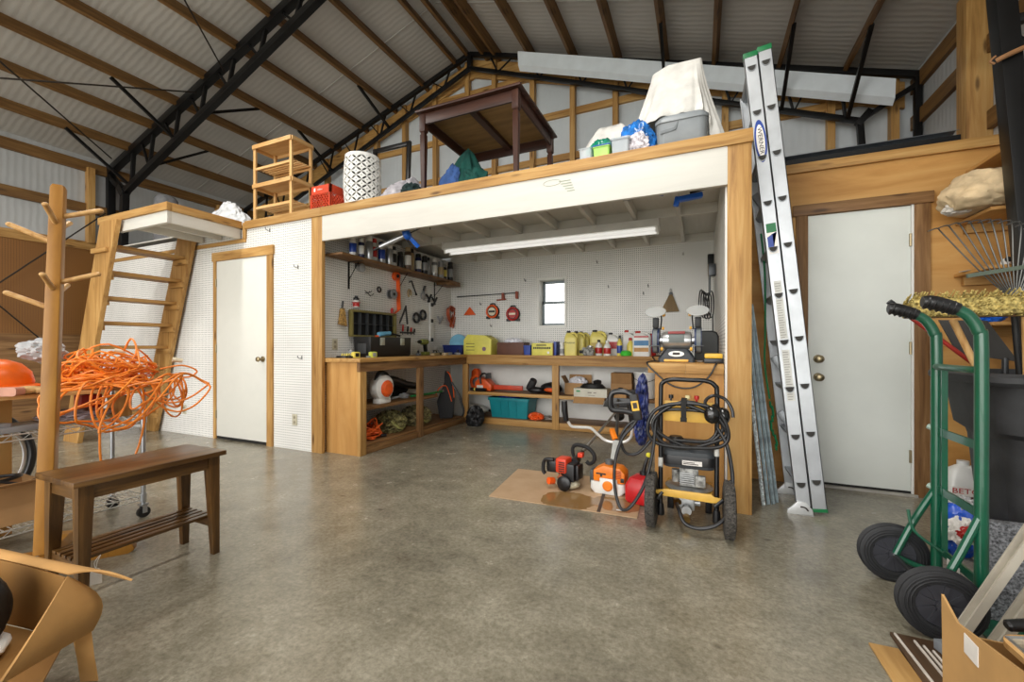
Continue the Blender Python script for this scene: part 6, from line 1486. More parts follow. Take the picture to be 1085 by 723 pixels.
pt = thing('putty_knife', 'flat grey tool lying on the lower corner shelf', 'tool', (1.70, 3.80, 1.566), .4); mesh_obj('blade', B().box(-.12, -.035, .0, .04, .035, .004), alu, pt); mesh_obj('handle', B().box(.041, -.018, .0, .16, .018, .022, .006), greyp, pt)
tg = thing('detergent_jug', 'white jug with blue cap on the high ledge behind the black column', 'jug', (1.93, 3.79, 2.2725), .0); mesh_obj('body', B().loft([rrect(.075, .05, .02, 0), rrect(.08, .055, .02, .2), rrect(.06, .04, .02, .25)]), whitep, tg); mesh_obj('blue_band', B().loft([rrect(.081, .056, .02, .17), rrect(.0815, .0565, .02, .172), rrect(.0815, .0565, .02, .215), rrect(.081, .056, .02, .217)], cap=False), bluep, tg); mesh_obj('cap', B().cyl((0, 0, .2505), (0, 0, .29), .03), whitep, tg); mesh_obj('teal_band', B().loft([rrect(.081, .056, .02, .04), rrect(.0815, .0565, .02, .042), rrect(.0815, .0565, .02, .075), rrect(.081, .056, .02, .077)], cap=False), tl, tg)
one('wire_strap', B().tube([(-.05, -.06, -.01), (-.02, -.075, .0), (.06, -.07, .03), (.2, -.05, .08), (.4, .0, .15)], .014, 8).tube([(-.05, -.05, -.02), (-.07, -.05, .0), (-.05, -.06, .02)], .006, 6), plain('tan_strap', (146, 104, 66), .7), 'tan strap wrapped around the black steel column', 'strap', (1.60, 3.4, 2.72)) 

# ================================================================ trash can full of long tools
tc = thing('trash_can', 'dark grey wheeled trash can full of long-handled tools behind the hand truck', 'trash can', (1.565, 2.96, 0))
M_can = plain('can_grey', (52, 53, 55), .6, var=.12, scale=10, bmp=.12, bscale=90)
mesh_obj('barrel', B().loft([rrect(.2, .2, .15, .0), rrect(.215, .215, .15, .2), rrect(.235, .235, .15, .6), rrect(.24, .24, .15, .62), rrect(.275, .275, .1, .66), rrect(.305, .305, .1, .9), rrect(.295, .295, .1, .9), rrect(.23, .23, .08, .6), rrect(.19, .19, .08, .02)]), M_can, tc)
mesh_obj('rim', B().loft([rrect(.3, .3, .1, .885), rrect(.345, .345, .11, .89), rrect(.355, .355, .11, .905), rrect(.355, .355, .11, .93), rrect(.34, .34, .11, .945), rrect(.3, .3, .1, .945), rrect(.294, .294, .1, .9)], cap=False), M_can, tc)
mesh_obj('rib', B().box(-.18, -.262, .62, .18, -.243, .635, .004), M_can, tc)
def long_tool(p, q, r, m, name, label, cat):
    p, q = Vector(p), Vector(q)
    t = thing(name, label, cat, p)
    mesh_obj('handle', B().cyl((0, 0, 0), q - p, r, n=14), m, t)
    return t, q - p
hwood = palewood('z')
# push broom, head up
hb_ = thing('push_broom', 'push broom with a long straw head resting above the trash can', 'broom', (1.38, 2.82, .15))
mesh_obj('handle', B().cyl((.09, .08, .0), (-.02, -.1, 1.06), .014), palewood('z'), hb_)
mesh_obj('head_block', B().cbox((-.0, -.105, 1.085), (.9, .06, .05), .008), oldwood('x'), hb_)
def bristles():
    b = B(); R = random.Random(3)
    for row, dz in enumerate((0, .014, .028, .042, .056, .07)):
        for k in range(150):
            x = -.46 + .92 * k / 149 + R.uniform(-.006, .006)
            y0 = -.105 - .030 + R.uniform(-.004, .004)
            b.cyl((x, y0 + .012, 1.065 + dz * .9), (x + R.uniform(-.014, .014), y0 - .045 + R.uniform(-.014, .014), 1.07 + dz * 1.5 + R.uniform(-.008, .012)), .0045, .003, n=4)
    return b
mesh_obj('bristles', bristles().box(-.45, -.172, 1.07, .45, -.139, 1.15, .012), plain('broom_bristle', (184, 166, 104), .95, var=.25, scale=60, spec=.1), hb_)
# leaf rake
rk = thing('leaf_rake', 'steel leaf rake fanned out upside down in front of the corner shelves', 'rake', (1.53, 3.0, .12))
hubp = Vector((-.10, -.06, 1.11))
mesh_obj('handle', B().cyl((0, 0, 0), hubp, .013), plain('rake_handle_black', (24, 24, 24), .5), rk)
mesh_obj('hub', B().bar(hubp, hubp + Vector((-.01, -.01, .1)), .05, .03, bev=.006), gunm, rk)
for k in range(13):
    a = radians(-36 + 4.4 * k); L_ = .50 - .012 * k
    top = hubp + Vector((sin(a) * L_, -.06, .02 + cos(a) * L_))
    d = Vector((cos(a) * .0 - .05, -.06, -.012))
    mesh_obj('tine', B().tube([hubp + Vector((sin(a) * .03, -.01, .08)), hubp + Vector((sin(a) * L_ * .5, -.03, .03 + cos(a) * L_ * .5)), top, top + Vector((-.03, -.03, .02)), top + Vector((-.075, -.05, .005))], .0032, 6), plain('tine_steel', (120, 120, 118), .35, .8), rk)
mesh_obj('cross_brace', B().bar(hubp + Vector((-.19, -.035, .20)), hubp + Vector((.08, -.035, .24)), .012, .02), plain('rake_green', (92, 104, 90), .5), rk)
t, d = long_tool((1.46, 2.98, .55), (1.205, 2.95, 1.21), .0155, hwood, 'garden_hoe', 'pale wooden tool handle rising out of the trash can', 'tool handle'); mesh_obj('ferrule', B().cyl(Vector((-.0, 0, .0)), d * .05, .018), gunm, t)
t, d = long_tool((1.66, 3.08, .665), at(945, 322, y=3.04), .011, plain('handle_red', (160, 44, 34), .45), 'red_handle_tool', 'red tool handle leaning out of the trash can behind the left grip', 'tool handle'); mesh_obj('grip_cap', B().cyl(d * .97, d * 1.02, .016), gunm, t)
shv = thing('snow_shovel', 'dark grey shovel blade standing up out of the trash can behind the wooden handle', 'shovel', (1.52, 3.13, .37)); mesh_obj('blade', B().prism([(-.22, .66), (.02, .62), (-.1, .84), (-.3, .85)], .012, Matrix.Translation((.0, 0, 0)), .003), plain('shovel_grey', (62, 60, 58), .6), shv); mesh_obj('shaft', B().cyl((-.03, .006, 0), (-.03, .006, .639), .013), gunm, shv)
bt_, d = long_tool((1.70, 2.90, .4), (1.42, 2.77, 1.12), .02, plain('bar_black', (20, 20, 21), .35), 'black_bar_tool', 'square black bar leaning in the trash can below the rake', 'bar'); mesh_obj('joint', B().cyl(d * .82, d * .84, .024), gunm, bt_)
one('blue_glove', B().blob((0, 0, .03), (.12, .09, .07), .35, 3, 97, 4, .03), plain('bright_blue_plastic', (24, 96, 200), .35), 'bright blue rag lying on the lowest corner shelf', 'rag', (1.68, 3.66, 1.222))
one('orange_ring', B().tube([(.05 * cos(a), 0, .05 * sin(a)) for a in [k * pi / 8 for k in range(16)]], .013, 8, True), org, 'orange ring standing on the lower corner shelf near the column', 'ring', (1.80, 3.56, 1.565 + .065))

# jug and bag on the floor
jb = thing('cleaner_jug', 'white gallon jug with red lettering on the floor by the door trim', 'jug', (1.58, 3.745, 0))
mesh_obj('body', B().loft([rrect(.09, .075, .03, 0), rrect(.095, .08, .03, .012), rrect(.095, .08, .03, .19), rrect(.075, .06, .03, .25), rrect(.035, .03, .02, .285, 8, (-.0, 0)), rrect(.025, .025, .02, .29, 8, (0, 0))]), whitep, jb)
mesh_obj('cap', B().cyl((0, 0, .2905), (0, 0, .318), .03, n=20), whitep, jb); mesh_obj('handle', B().tube([(.02, -.03, .285), (.06, -.05, .27), (.09, -.05, .22), (.085, -.05, .17)], .013, 8), whitep, jb)
mesh_obj('paper_label', B().box(-.085, -.0815, .04, .085, -.0803, .165), plain('print_white', (236, 232, 226), .5), jb); mesh_obj('label_band', B().box(-.085, -.0825, .06, .085, -.0817, .105), plain('label_maroon', (84, 34, 32), .5), jb)
text_part('lettering', 'BETCO', .048, plain('letter_red', (180, 40, 36), .5), jb, Matrix.Translation((0, -.0822, .135)) @ FACE_FRONT, sx=1.15)
sb_ = thing('salt_bag', 'blue white and red plastic bag slumped on the floor by the trash can', 'bag', (1.215, 2.93, 0))
mesh_obj('sack', B().blob((0, 0, .12), (.16, .2, .29), .2, 2.2, 101, 4, .12, (0, .15, 0)), plain('bag_blue', (30, 82, 190), .3, var=.2), sb_); mesh_obj('white_patch', B().blob((-.01, -.07, .13), (.11, .08, .16), .35, 3.5, 102, 4), plain('print_white', (236, 232, 226), .5), sb_); mesh_obj('red_patch', B().blob((.0, -.1, .14), (.09, .05, .07), .3, 3.5, 103, 4), redp, sb_); mesh_obj('clear_top', B().blob((.03, .0, .25), (.09, .1, .09), .4, 3.5, 104, 4), clear_plastic('cloudy_film', (206, 206, 204), .6), sb_)

# ================================================================ green hand truck
gt = plain('truck_green', (14, 84, 60), .28, coat=.5, var=.05)
ht = thing('hand_truck', 'green steel hand truck with black grips and two solid black wheels', 'hand truck', (.9, 2.265, 0))
def H(n, b, m, par=None): return mesh_obj(n, b.xf(Matrix.Translation((-.9, -2.265, 0))), m, par or ht)
YN, YFa, XH = 2.105, 2.425, .938
rim_b = plain('wheel_black', (58, 59, 65), .35)
for y, s in ((2.055, -1), (2.475, 1)):
    R, w_ = .127, .05
    b = B().lathe([(R * .62, -w_ * .46), (R * .72, -w_ * .5), (R * .9, -w_ * .5), (R * .985, -w_ * .42), (R, -w_ * .3), (R, w_ * .3), (R * .985, w_ * .42), (R * .9, w_ * .5), (R * .62, w_ * .46), (R * .6, 0), (R * .62, -w_ * .46)], (.805, y, R), 48, (0, 1, 0), False)
    for k in (-.28, -.14, 0, .14, .28): b.tube([(.805 + (R + .0005) * cos(a), y + k * w_, R + (R + .0005) * sin(a)) for a in [i * pi / 16 for i in range(32)]], .0022, 5, True, sub=1)
    for k in (.72, .8, .88): b.tube([(.805 + R * k * cos(a), y - w_ * .5, R + R * k * sin(a)) for a in [i * pi / 16 for i in range(32)]], .0025, 5, True, sub=1)
    t = H('wheel', b, plain('solid_tyre', (34, 35, 38), .6, var=.15, scale=30))
    b = B().lathe([(0, -w_ * .3), (R * .62, -w_ * .34), (R * .62, w_ * .34), (0, w_ * .3)], (.805, y, R), 32, (0, 1, 0))
    for k in range(9):
        a = k * 2 * pi / 9
        b.bar((.805 + R * .18 * cos(a), y - w_ * .36, R + R * .18 * sin(a)), (.805 + R * .6 * cos(a), y - w_ * .36, R + R * .6 * sin(a)), .008, .014)
    H('rim', b, rim_b, t)
    H('hub', B().cyl((.805, y - w_ * .62, R), (.805, y - w_ * .2, R), .022, n=20), rim_b, t); H('axle_nut', B().cyl((.805, y - w_ * .74, R), (.805, y - w_ * .6205, R), .012, n=6), chrome, t)
H('axle', B().cyl((.805, 2.085, .127), (.805, 2.445, .127), .009), gunm)
for y in (YN, YFa):
    H('side_tube', B().tube([(XH, y, .05), (XH, y, .5), (XH, y, 1.06), (XH - .008, y, 1.13), (XH - .035, y, 1.185), (XH - .07, y, 1.212)], .0195, 16, sub=8), gt)
    b = B().tube([(XH - .066, y, 1.21), (XH - .1, y, 1.226), (XH - .14, y, 1.24), (XH - .165, y, 1.243)], [.024, .026, .026, .02], 16, sub=4)
    for k in range(5): b.lathe([(.02, -.008), (.028, 0), (.02, .008)], (XH - .08 - .018 * k, y, 1.216 + .006 * k), 16, (-.95, 0, .3))
    H('grip', b, blackp)
for z in (.985, ): H('cross_tube', B().tube([(XH, YN, z), (XH - .012, YN + .06, z), (XH - .012, YFa - .06, z), (XH, YFa, z)], .0135, 12), gt)
for z in (.705, .455, .2): H('cross_bar', B().bar((XH, YN, z), (XH, YFa, z), .008, .032, up=(0, 0, 1)), gt)
H('centre_strap', B().bar((XH + .004, YFa - .055, .2), (XH + .004, YFa - .055, .985), .02, .006, up=(0, 1, 0)), gt)
H('brace_strap', B().tube([(XH - .02, YFa + .02, .72), (XH + .02, YFa - .03, .7)], .012, 8, sub=1).tube([(XH - .02, YFa + .02, .46), (XH + .02, YFa - .03, .44)], .012, 8, sub=1), plain('scuffed_green', (150, 170, 158), .4))
for y, yw in ((YN, 2.0), (YFa, 2.425)):
    yy = 2.088 if y == YN else 2.442
    H('axle_brace', B().tube([(XH, y, .46), (.87, yy, .3), (.805, yy, .135)], .0135, 10, sub=4), gt); H('axle_brace', B().tube([(XH, y, .09), (.87, yy, .1), (.805, yy, .127)], .012, 10, sub=4), gt)
H('curved_brace', B().tube([(XH - .0, YFa - .06, .2), (XH - .09, YFa - .05, .27), (XH - .11, YFa - .04, .36)], .006, 8), gt)
H('toe_plate', B().box(XH + .02, YN - .03, .002, XH + .21, YFa + .03, .008, .001), gt)
H('sticker', B().cbox((XH - .024, YN + .13, .2), (.002, .09, .025), 0), plain('sticker_white', (206, 206, 200), .5))

# carpet-covered board standing behind the wheels
one('carpet_board', B().box(0, -.022, 0, .5, .022, .38, .004), plain('grey_carpet', (112, 114, 118), .95, var=.35, scale=120, bmp=.6, bscale=160), 'grey carpet-covered board standing upright right of the hand truck wheels', 'board', (1.005, 2.275, .009))
# pale metal rails leaning out of the corner
M_rail = plain('beige_rail', (186, 180, 166), .45, .2, var=.05)
p = Vector((.785, 1.955, .012)); dd = Vector((.205, .014, .435)).normalized()
for k, (off, lab) in enumerate((((0, 0, 0), 'pale metal rail leaning steeply over the hand truck wheel'), ((.075, -.03, .0), 'second pale metal rail leaning beside the first, in front of the carpet board'))):
    b = B(); o0 = Vector((0, 0, 0)); L_ = 2.6
    prof = [(-.022, -.012), (.022, -.012), (.022, .012), (.016, .012), (.016, -.006), (-.016, -.006), (-.016, .012), (-.022, .012)]
    up = Vector((-dd.z, 0, dd.x)); sd = dd.cross(up)
    b.loft([[tuple(c + sd * x + up * y) for x, y in prof] for c in (o0 + dd * .02, o0 + dd * L_)])
    one('metal_rail', b, M_rail, lab, 'rail', p + Vector(off))
one('rail_block', B().box(-.02, -.022, 0, .02, .022, .035, .003), plain('block_grey', (150, 156, 164), .4, .3), 'small grey metal block on the floor at the foot of the leaning rails', 'block', at(1004, 691, z=0.014) + Vector((-.01, -.01, .0)), .3)

# panel with white rods, strip, cardboard box at the near corner
one('brown_panel', B().box(.0, -.36, 0, .34, 0, .012, .002), wood('dark_panel', (62, 44, 30), (88, 66, 46), (112, 88, 64), 'y', fine=8), 'dark brown wooden panel lying flat on the floor at the near corner', 'panel', (.642, 2.0, .001))
for k, lab in enumerate(('white rod on the brown panel, nearest its long edge', 'white rod on the brown panel, second from the long edge', 'white rod on the brown panel, third from the long edge', 'white rod on the brown panel, nearest the cardboard box')):
    one('white_rod', B().bar((0, 0, 0), (.02, -.34, 0), .007, .008, bev=.002), plain('rod_white', (214, 206, 196), .45), lab, 'rod', (.652 + (.03 if k else 0) + .018 * k, 1.985 - .02 * k, .0175))
one('pale_board', B().box(0, -.36, 0, .085, 0, .008, .002), wood('pale_board', (176, 132, 74), (204, 162, 100), (220, 182, 124), 'y', fine=9), 'narrow pale board lying on the floor beside the brown panel', 'board', (.552, 1.905, .001), .04)
cbx = thing('cardboard_box', 'open cardboard box at the near right corner holding framed pictures', 'box', (.866, 1.335, .0005))
M_cb = plain('box_card', (190, 148, 92), .8, var=.05, scale=5)
mesh_obj('side', B().prism([(-.27, 0.0), (.27, 0), (.28, .345), (.2, .31), (-.02, .35), (-.27, .40)], .006, Matrix.Translation((-.225, 0, .013)) @ Matrix.Rotation(pi / 2, 4, 'Z')), M_cb, cbx)
mesh_obj('side', B().box(.216, -.27, .013, .222, .27, .3), M_cb, cbx)
mesh_obj('side', B().box(-.2245, .264, .013, .2155, .27, .26), M_cb, cbx)
mesh_obj('side', B().box(-.2245, -.27, .013, .2155, -.264, .33), M_cb, cbx)
mesh_obj('base', B().box(-.2245, -.2635, .013, .2155, .2635, .017), M_cb, cbx)
for y, z, h_ in ((.13, .27, .05), (-.1, .16, .03)): mesh_obj('label', B().box(-.2335, y - .03, z, -.2315, y + .03, z + h_), plain('print_white', (236, 232, 226), .5), cbx)
pf = thing('framed_picture', 'framed picture with a pale wooden edge lying in the near cardboard box', 'picture', (.87, 1.40, .325), .2, rot=(radians(8), radians(-6), .2))
mesh_obj('frame', B().loft([rrect(.16, .12, .03, 0), rrect(.16, .12, .03, .016)]), palewood('x'), pf)
def photo():
    m, nt, p_ = new_mat('picture_print'); f = noise_fac(nt, coords(nt, (9, 22, 1)), 1, 4); nt.links.new(ramp(nt, f, [(.3, (58, 54, 48)), (.5, (150, 138, 118)), (.7, (206, 196, 178))]), p_.inputs['Base Color']); p_.inputs['Roughness'].default_value = .3; return m
mesh_obj('print', B().box(-.145, -.105, .0165, .145, .105, .018), photo(), pf)
mesh_obj('bezel', B().tube([(-.147, -.107, .018), (.147, -.107, .018), (.147, .107, .018), (-.147, .107, .018)], .005, 6, True, sub=1), alu, pf)
bk_ = thing('white_book', 'white booklet with a blue stripe in the near cardboard box', 'booklet', (.84, 1.20, .32), .1); mesh_obj('cover', B().box(-.16, -.1, -.005, .16, .1, .01, .002), whitep, bk_); mesh_obj('blue_stripe', B().box(-.16, .085, .0105, .16, .1, .0115), plain('bright_blue_plastic', (24, 96, 200), .35), bk_)
one('black_awl', B().lathe([(.008, -.045), (.014, -.04), (.016, 0), (.013, .035), (.006, .04)], (0, 0, 0), 16, (1, .3, .1)), blackp, 'black tool handle lying in the near cardboard box', 'handle', (.78, 1.56, .34))
# ================================================================ coat tree
ct = thing('coat_tree', 'orange-brown wooden coat tree with slanted pegs in front of the stair', 'coat tree', (-2.905, .935, 0), rot=(-.0404, .0419, radians(-35)))
cw_ = wood('coat_tree_wood', (132, 88, 28), (164, 114, 42), (182, 134, 56), 'z', fine=10, rough=.4, bmp=.04)
mesh_obj('post', B().loft([rrect(.031, .031, .005, .075, 3), rrect(.024, .024, .005, 1.83, 3), rrect(.018, .018, .005, 1.845, 3)]), cw_, ct)
for k in range(4):
    a = k * pi / 2; d = Vector((cos(a), sin(a), 0)); s = Vector((-sin(a), cos(a), 0))
    if k == 1: continue
    mesh_obj('foot', B().prism([(.036, .0), (.26, .0), (.30, .03), (.29, .06), (.2, .075), (.036, .075)], .06, Matrix.Rotation(a, 4, 'Z') @ Matrix.Translation((0, -.03, 0)), .006), cw_, ct)
mesh_obj('foot', B().prism([(.036, .0), (.30, .0), (.34, .03), (.33, .06), (.2, .075), (.036, .075)], .06, Matrix.Rotation(pi / 2 + .0, 4, 'Z') @ Matrix.Translation((0, -.03, 0)), .006), cw_, ct)
pw_ = wood('peg_wood', (176, 128, 72), (206, 162, 102), (222, 184, 128), 'x', fine=30, rough=.4)
for z0 in (0, -.315):
    for d, z, L_ in (((1, 0), 1.665, .115), ((0, -1), 1.575, .135), ((0, 1), 1.70, .13), ((-1, 0), 1.64, .13)):
        d = Vector((d[0], d[1], 0)); p = d * .02 + Vector((0, 0, z + z0)); q = p + d * L_ + Vector((0, 0, .055))
        mesh_obj('peg', B().cyl(p, q, .0115, n=14).blob(q, (.026, .026, .022), 0, 1, 0, 2), pw_, ct)

# ================================================================ dark bench
bn_ = thing('slatted_bench', 'dark walnut bench with a slatted lower shelf and a white price tag', 'bench', (-2.43, 1.105, 0))
Wd, Ln, Hb = .17, .295, .53
mesh_obj('seat', B().box(-Wd, -Ln, Hb - .024, Wd, Ln, Hb, .004), walnut('y'), bn_)
for sx in (-1, 1):
    mesh_obj('apron', B().box(sx * (Wd - .045), -Ln + .055, Hb - .085, sx * (Wd - .028), Ln - .055, Hb - .0245, .002), walnut('y'), bn_)
for sy in (-1, 1):
    mesh_obj('apron', B().box(-Wd + .05, sy * (Ln - .045), Hb - .085, Wd - .05, sy * (Ln - .028), Hb - .0245, .002), walnut('x'), bn_)
    mesh_obj('stretcher', B().box(-Wd + .052, sy * (Ln - .052), .14, Wd - .052, sy * (Ln - .032), .185, .002), walnut('x'), bn_)
    for sx in (-1, 1):
        x1, y1 = sx * (Wd - .022), sy * (Ln - .022)
        def q(w, z, x1=x1, y1=y1, sx=sx, sy=sy): return [(x1, y1, z), (x1 - sx * w, y1, z), (x1 - sx * w, y1 - sy * w, z), (x1, y1 - sy * w, z)]
        mesh_obj('leg', B().loft([q(.03, 0), q(.052, Hb - .025)]), walnut('z'), bn_)
for k in range(5):
    x = -.09 + .045 * k
    mesh_obj('shelf_slat', B().box(x - .0155, -Ln + .03, .186, x + .0155, Ln - .03, .2, .002), walnut('y'), bn_)
tag_ = mesh_obj('price_tag', B().prism([(-.018, -.05), (.018, -.05), (.018, .0), (.008, .014), (-.008, .014), (-.018, 0)], .0015, Matrix.Translation((.152, -.22, .14)) @ Matrix.Rotation(radians(60), 4, 'Z')), plain('print_white', (236, 232, 226), .5), bn_)
tag_['label'] = 'small white paper price tag on a string'
mesh_obj('tag_string', B().tube([(.152, -.22, .15), (.15, -.215, .18), (.14, -.2, .2), (.146, -.222, .18), (.153, -.221, .152)], .0012, 5), whitep, tag_)

# ================================================================ chrome wire cart
ca = thing('wire_cart', 'chrome wire shelving cart on casters piled with orange cord', 'cart', (-3.375, .98, 0))
X0, X1, Y0, Y1 = -.185, .185, -.62, .487
pc_ = plain('cart_post', (176, 180, 184), .3, .8)
for x in (X0, X1):
    for y in (Y0, Y1):
        mesh_obj('post', B().cyl((x, y, .085), (x, y, .80), .0125, n=14).cyl((x, y, .1), (x, y, .15), .017, n=14).cyl((x, y, .59), (x, y, .64), .017, n=14), pc_, ca)
        c = mesh_obj('caster', B().cyl((x - .012, y, .033), (x + .012, y, .033), .033, n=20), blackp, ca)
        mesh_obj('caster_fork', B().box(x - .02, y - .012, .03, x - .0145, y + .012, .075).box(x + .0145, y - .012, .03, x + .02, y + .012, .075).box(x - .02, y - .02, .0755, x + .02, y + .02, .0845), pc_, c)
def tier(z):
    b = B()
    for dz in (0, -.03):
        b.tube([(X0, Y0, z + dz), (X1, Y0, z + dz), (X1, Y1, z + dz), (X0, Y1, z + dz)], .0042, 6, True, sub=1)
    n = 38
    for k in range(1, n):
        y = Y0 + (Y1 - Y0) * k / n
        b.tube([(X0, y, z + .005), (X1, y, z + .005)], .003, 5, sub=1)
    for x in (-.06, .06): b.tube([(x, Y0, z), (x, Y1, z)], .003, 5, sub=1)
    for x in (X0, X1):
        for k in range(16):
            y = Y0 + (Y1 - Y0) * k / 16; h = (Y1 - Y0) / 32
            b.tube([(x, y, z), (x, y + h, z - .03), (x, y + 2 * h, z)], .0022, 5, sub=1)
    return b
for z in (.14, .62): mesh_obj('wire_tier', tier(z), plain('wire_chrome', (206, 206, 200), .3, .55), ca)
tb_ = mesh_obj('top_board', B().box(X0 - .02, Y0 - .05, .8005, X1 + .02, .30, .822, .003), palewood('y'), ca); tb_['label'] = 'pale wooden board laid over the cart posts'
one('cart_board', B().box(0, 0, 0, .24, .26, .016, .002), palewood('y'), 'second pale board carrying the cord at the stair end of the cart', 'board', (-3.5, 1.285, .8008))

# orange cord heap
hpz = .824
cords = thing('extension_cable', 'huge tangled heap of orange extension cord hanging over the end of the chrome cart', 'cord', (-3.30, 1.36, hpz))
M_oc = plain('orange_cord_bright', (236, 134, 40), .42, var=.05)
mesh_obj('cord', B().tube(tangle(230, 0, -.02, 0, .19, .24, .31, .0056, 21, .25), .0056, 6, sub=5), M_oc, cords)
mesh_obj('cord', B().tube(tangle(120, .0, -.03, 0, .17, .19, .16, .0056, 22, .3), .0056, 6, sub=5), M_oc, cords)
R = random.Random(12); b = B()
def loop(cx, cy, w_, d_, drop, tw):
    # a loop that starts on the pile, hangs over the front or end and climbs back
    pts = []
    for i in range(14):
        a = 2 * pi * i / 14
        pts.append((cx + .03 * sin(2 * a + tw), cy + w_ * cos(a) + tw * .02 * sin(a), -.0 + .06 - drop * .5 + drop * .5 * sin(a) + .02 * sin(3 * a + tw)))
    b.tube(pts, .0056, 7, True, sub=5)
for k in range(13): loop(.235 + .012 * k, R.uniform(-.25, .2), R.uniform(.08, .17), 0, R.uniform(.12, .34), R.uniform(0, 6))
loop(.28, -.08, .10, 0, .56, 1.0)
for k in range(5):
    cy = R.uniform(.24, .3); pts = []
    w_ = R.uniform(.08, .16); dr = R.uniform(.15, .32); ph = R.uniform(0, 6)
    for i in range(14):
        a = 2 * pi * i / 14
        pts.append((.06 + w_ * cos(a), cy + .02 * sin(a + ph) + .02 * k, .06 - dr * .5 + dr * .5 * sin(a)))
    b.tube(pts, .0056, 7, True, sub=5)
b.tube([(.1, .2, .1), (.15, .3, .12), (.17, .38, .08), (.15, .34, .04), (.1, .26, .05)], .0056, 7)
mesh_obj('hanging_loop', b, M_oc, cords)
for k, (x, y, z) in enumerate(((.1, .27, .16), (-.1, .05, .22))): mesh_obj('plug', B().cyl((x, y, z), (x + .02, y + .05, z - .01), .016, .013), plain('cream_plug', (226, 214, 184), .4), cords)
one('clear_bag', B().blob((0, 0, .0), (.18, .2, .13), .25, 2.5, 111, 4), clear_plastic('frosty_film', (186, 188, 190), .75), 'frosty clear plastic bag lying on the cord heap behind the coat tree', 'bag', (-3.5, 1.12, hpz + .22))
hh = thing('hard_hat', 'orange hard hat on the board at the left end of the cart', 'hard hat', (-3.40, .91, .8235)); mesh_obj('shell', B().lathe([(.125, 0.03), (.128, .06), (.118, .11), (.085, .155), (.04, .178), (0, .183)], n=32, sx=1.0, sy=1.15), plain('hat_orange', (244, 108, 20), .35), hh); mesh_obj('brim', B().lathe([(.12, .022), (.150, .03), (.152, .036), (.126, .045)], n=32, cap=False, sy=1.2), plain('hat_orange', (244, 108, 20), .35), hh); mesh_obj('visor', B().prism([(-.08, 0), (.08, 0), (.06, .022), (-.06, .022)], .09, Matrix.Translation((0, .14, .012))), plain('hat_red', (216, 70, 30), .4), hh); mesh_obj('liner', B().lathe([(.1, 0), (.115, .021), (.1, .0212), (.09, 0)], cap=False, n=24), blackp, hh)
gl = thing('work_glove', 'pale work glove lying on the board by the hard hat', 'glove', (-3.195, .97, .8235), .5); b = B().blob((0, 0, .022), (.11, .12, .04), .15, 2, 7, 3, .02)
for k in range(4): b.tube([(-.04 + .027 * k, .05, .018), (-.045 + .03 * k, .1, .02), (-.05 + .033 * k, .135 - .012 * abs(k - 1.5), .014)], [.013, .012, .009], 8, sub=3)
b.tube([(.05, -.01, .018), (.085, .02, .02), (.095, .05, .015)], [.014, .013, .01], 8, sub=3)
mesh_obj('hand', b, plain('glove_tan', (206, 168, 112), .85), gl); mesh_obj('cuff', B().loft([rrect(.045, .02, .015, 0), rrect(.05, .022, .015, .05)]).xf(Matrix.Translation((0, -.055, .022)) @ Matrix.Rotation(pi / 2, 4, 'X')), plain('glove_cuff', (190, 140, 120), .85), gl)
# shelf contents
one('folded_plastic', B().blob((0, 0, .02), (.3, .3, .07), .3, 2.6, 121, 4, .02, None, True), plain('plum_grey_film', (136, 124, 128), .35, var=.15), 'plum grey folded plastic lying on the middle tier of the cart', 'plastic sheet', (-3.38, 1.22, .647))
one('grey_box_lid', B().box(-.09, -.14, 0, .09, .14, .03, .006).box(-.07, -.12, .03, .07, -.02, .05, .004), greyp, 'grey plastic tray on the middle tier at the left of the cart', 'tray', (-3.30, .93, .628), .2)
ty = thing('bicycle_wheel', 'black spoked wheel standing behind the cart near its left end', 'wheel', (-4.08, .93, .0)); mesh_obj('tyre', B().tube([(0, .33 * cos(a), .352 + .33 * sin(a)) for a in [k * pi / 16 for k in range(32)]], .022, 10, True, sub=2), blackp, ty); mesh_obj('rim', B().tube([(0, .298 * cos(a), .352 + .298 * sin(a)) for a in [k * pi / 16 for k in range(32)]], .012, 8, True, sub=2), alu, ty)
b = B()
for k in range(18): a = k * pi / 9; b.tube([(.01 * (-1) ** k, .015 * cos(a), .352 + .015 * sin(a)), (0, .29 * cos(a), .352 + .29 * sin(a))], .0015, 5, sub=1)
mesh_obj('spoke', b, chrome, ty); mesh_obj('hub', B().cyl((-.04, 0, .352), (.04, 0, .352), .02), gunm, ty)
one('plywood_panel', B().box(-.008, -.3, 0, .008, .25, .78, .002), ply('z'), 'plywood panel standing upright behind the left end of the cart', 'panel', (-3.60, .78, 0))
one('tool_case', B().box(-.05, -.05, 0, .05, .05, .13, .01).box(-.02, -.03, .13, .02, .03, .145, .004), plain('dark_red_paint', (150, 30, 24), .4), 'dark red case standing on the middle tier of the cart', 'case', (-3.44, 1.30, .6485))
one('timber_block', B().box(-.045, -.045, 0, .045, .045, .13, .004), pine('z'), 'square pine block on the middle tier at the stair end of the cart', 'timber', (-3.36, 1.42, .6285))
bx_ = carton('cardboard_box', 'brown cardboard box with black cables on the lower tier of the cart', -3.52, -3.24, .70, 1.05, .1485, .2, M_carton, (('right', .1, 20),))
cbn = B().tube([(-.1, -.14, .02), (0, -.1, .015), (.08, 0, .02), (.06, .1, .03), (-.03, .12, .02), (-.1, .06, .015)], .009, 7).tube([(.14, -.1, .012), (.1, 0, .03), (.12, .1, -.0), (.1, .18, .02)], .007, 7)
one('cable_bundle', cbn, blackp, 'loose black cables hanging over the cardboard box in the cart', 'cable', (-3.36, .87, .3535))

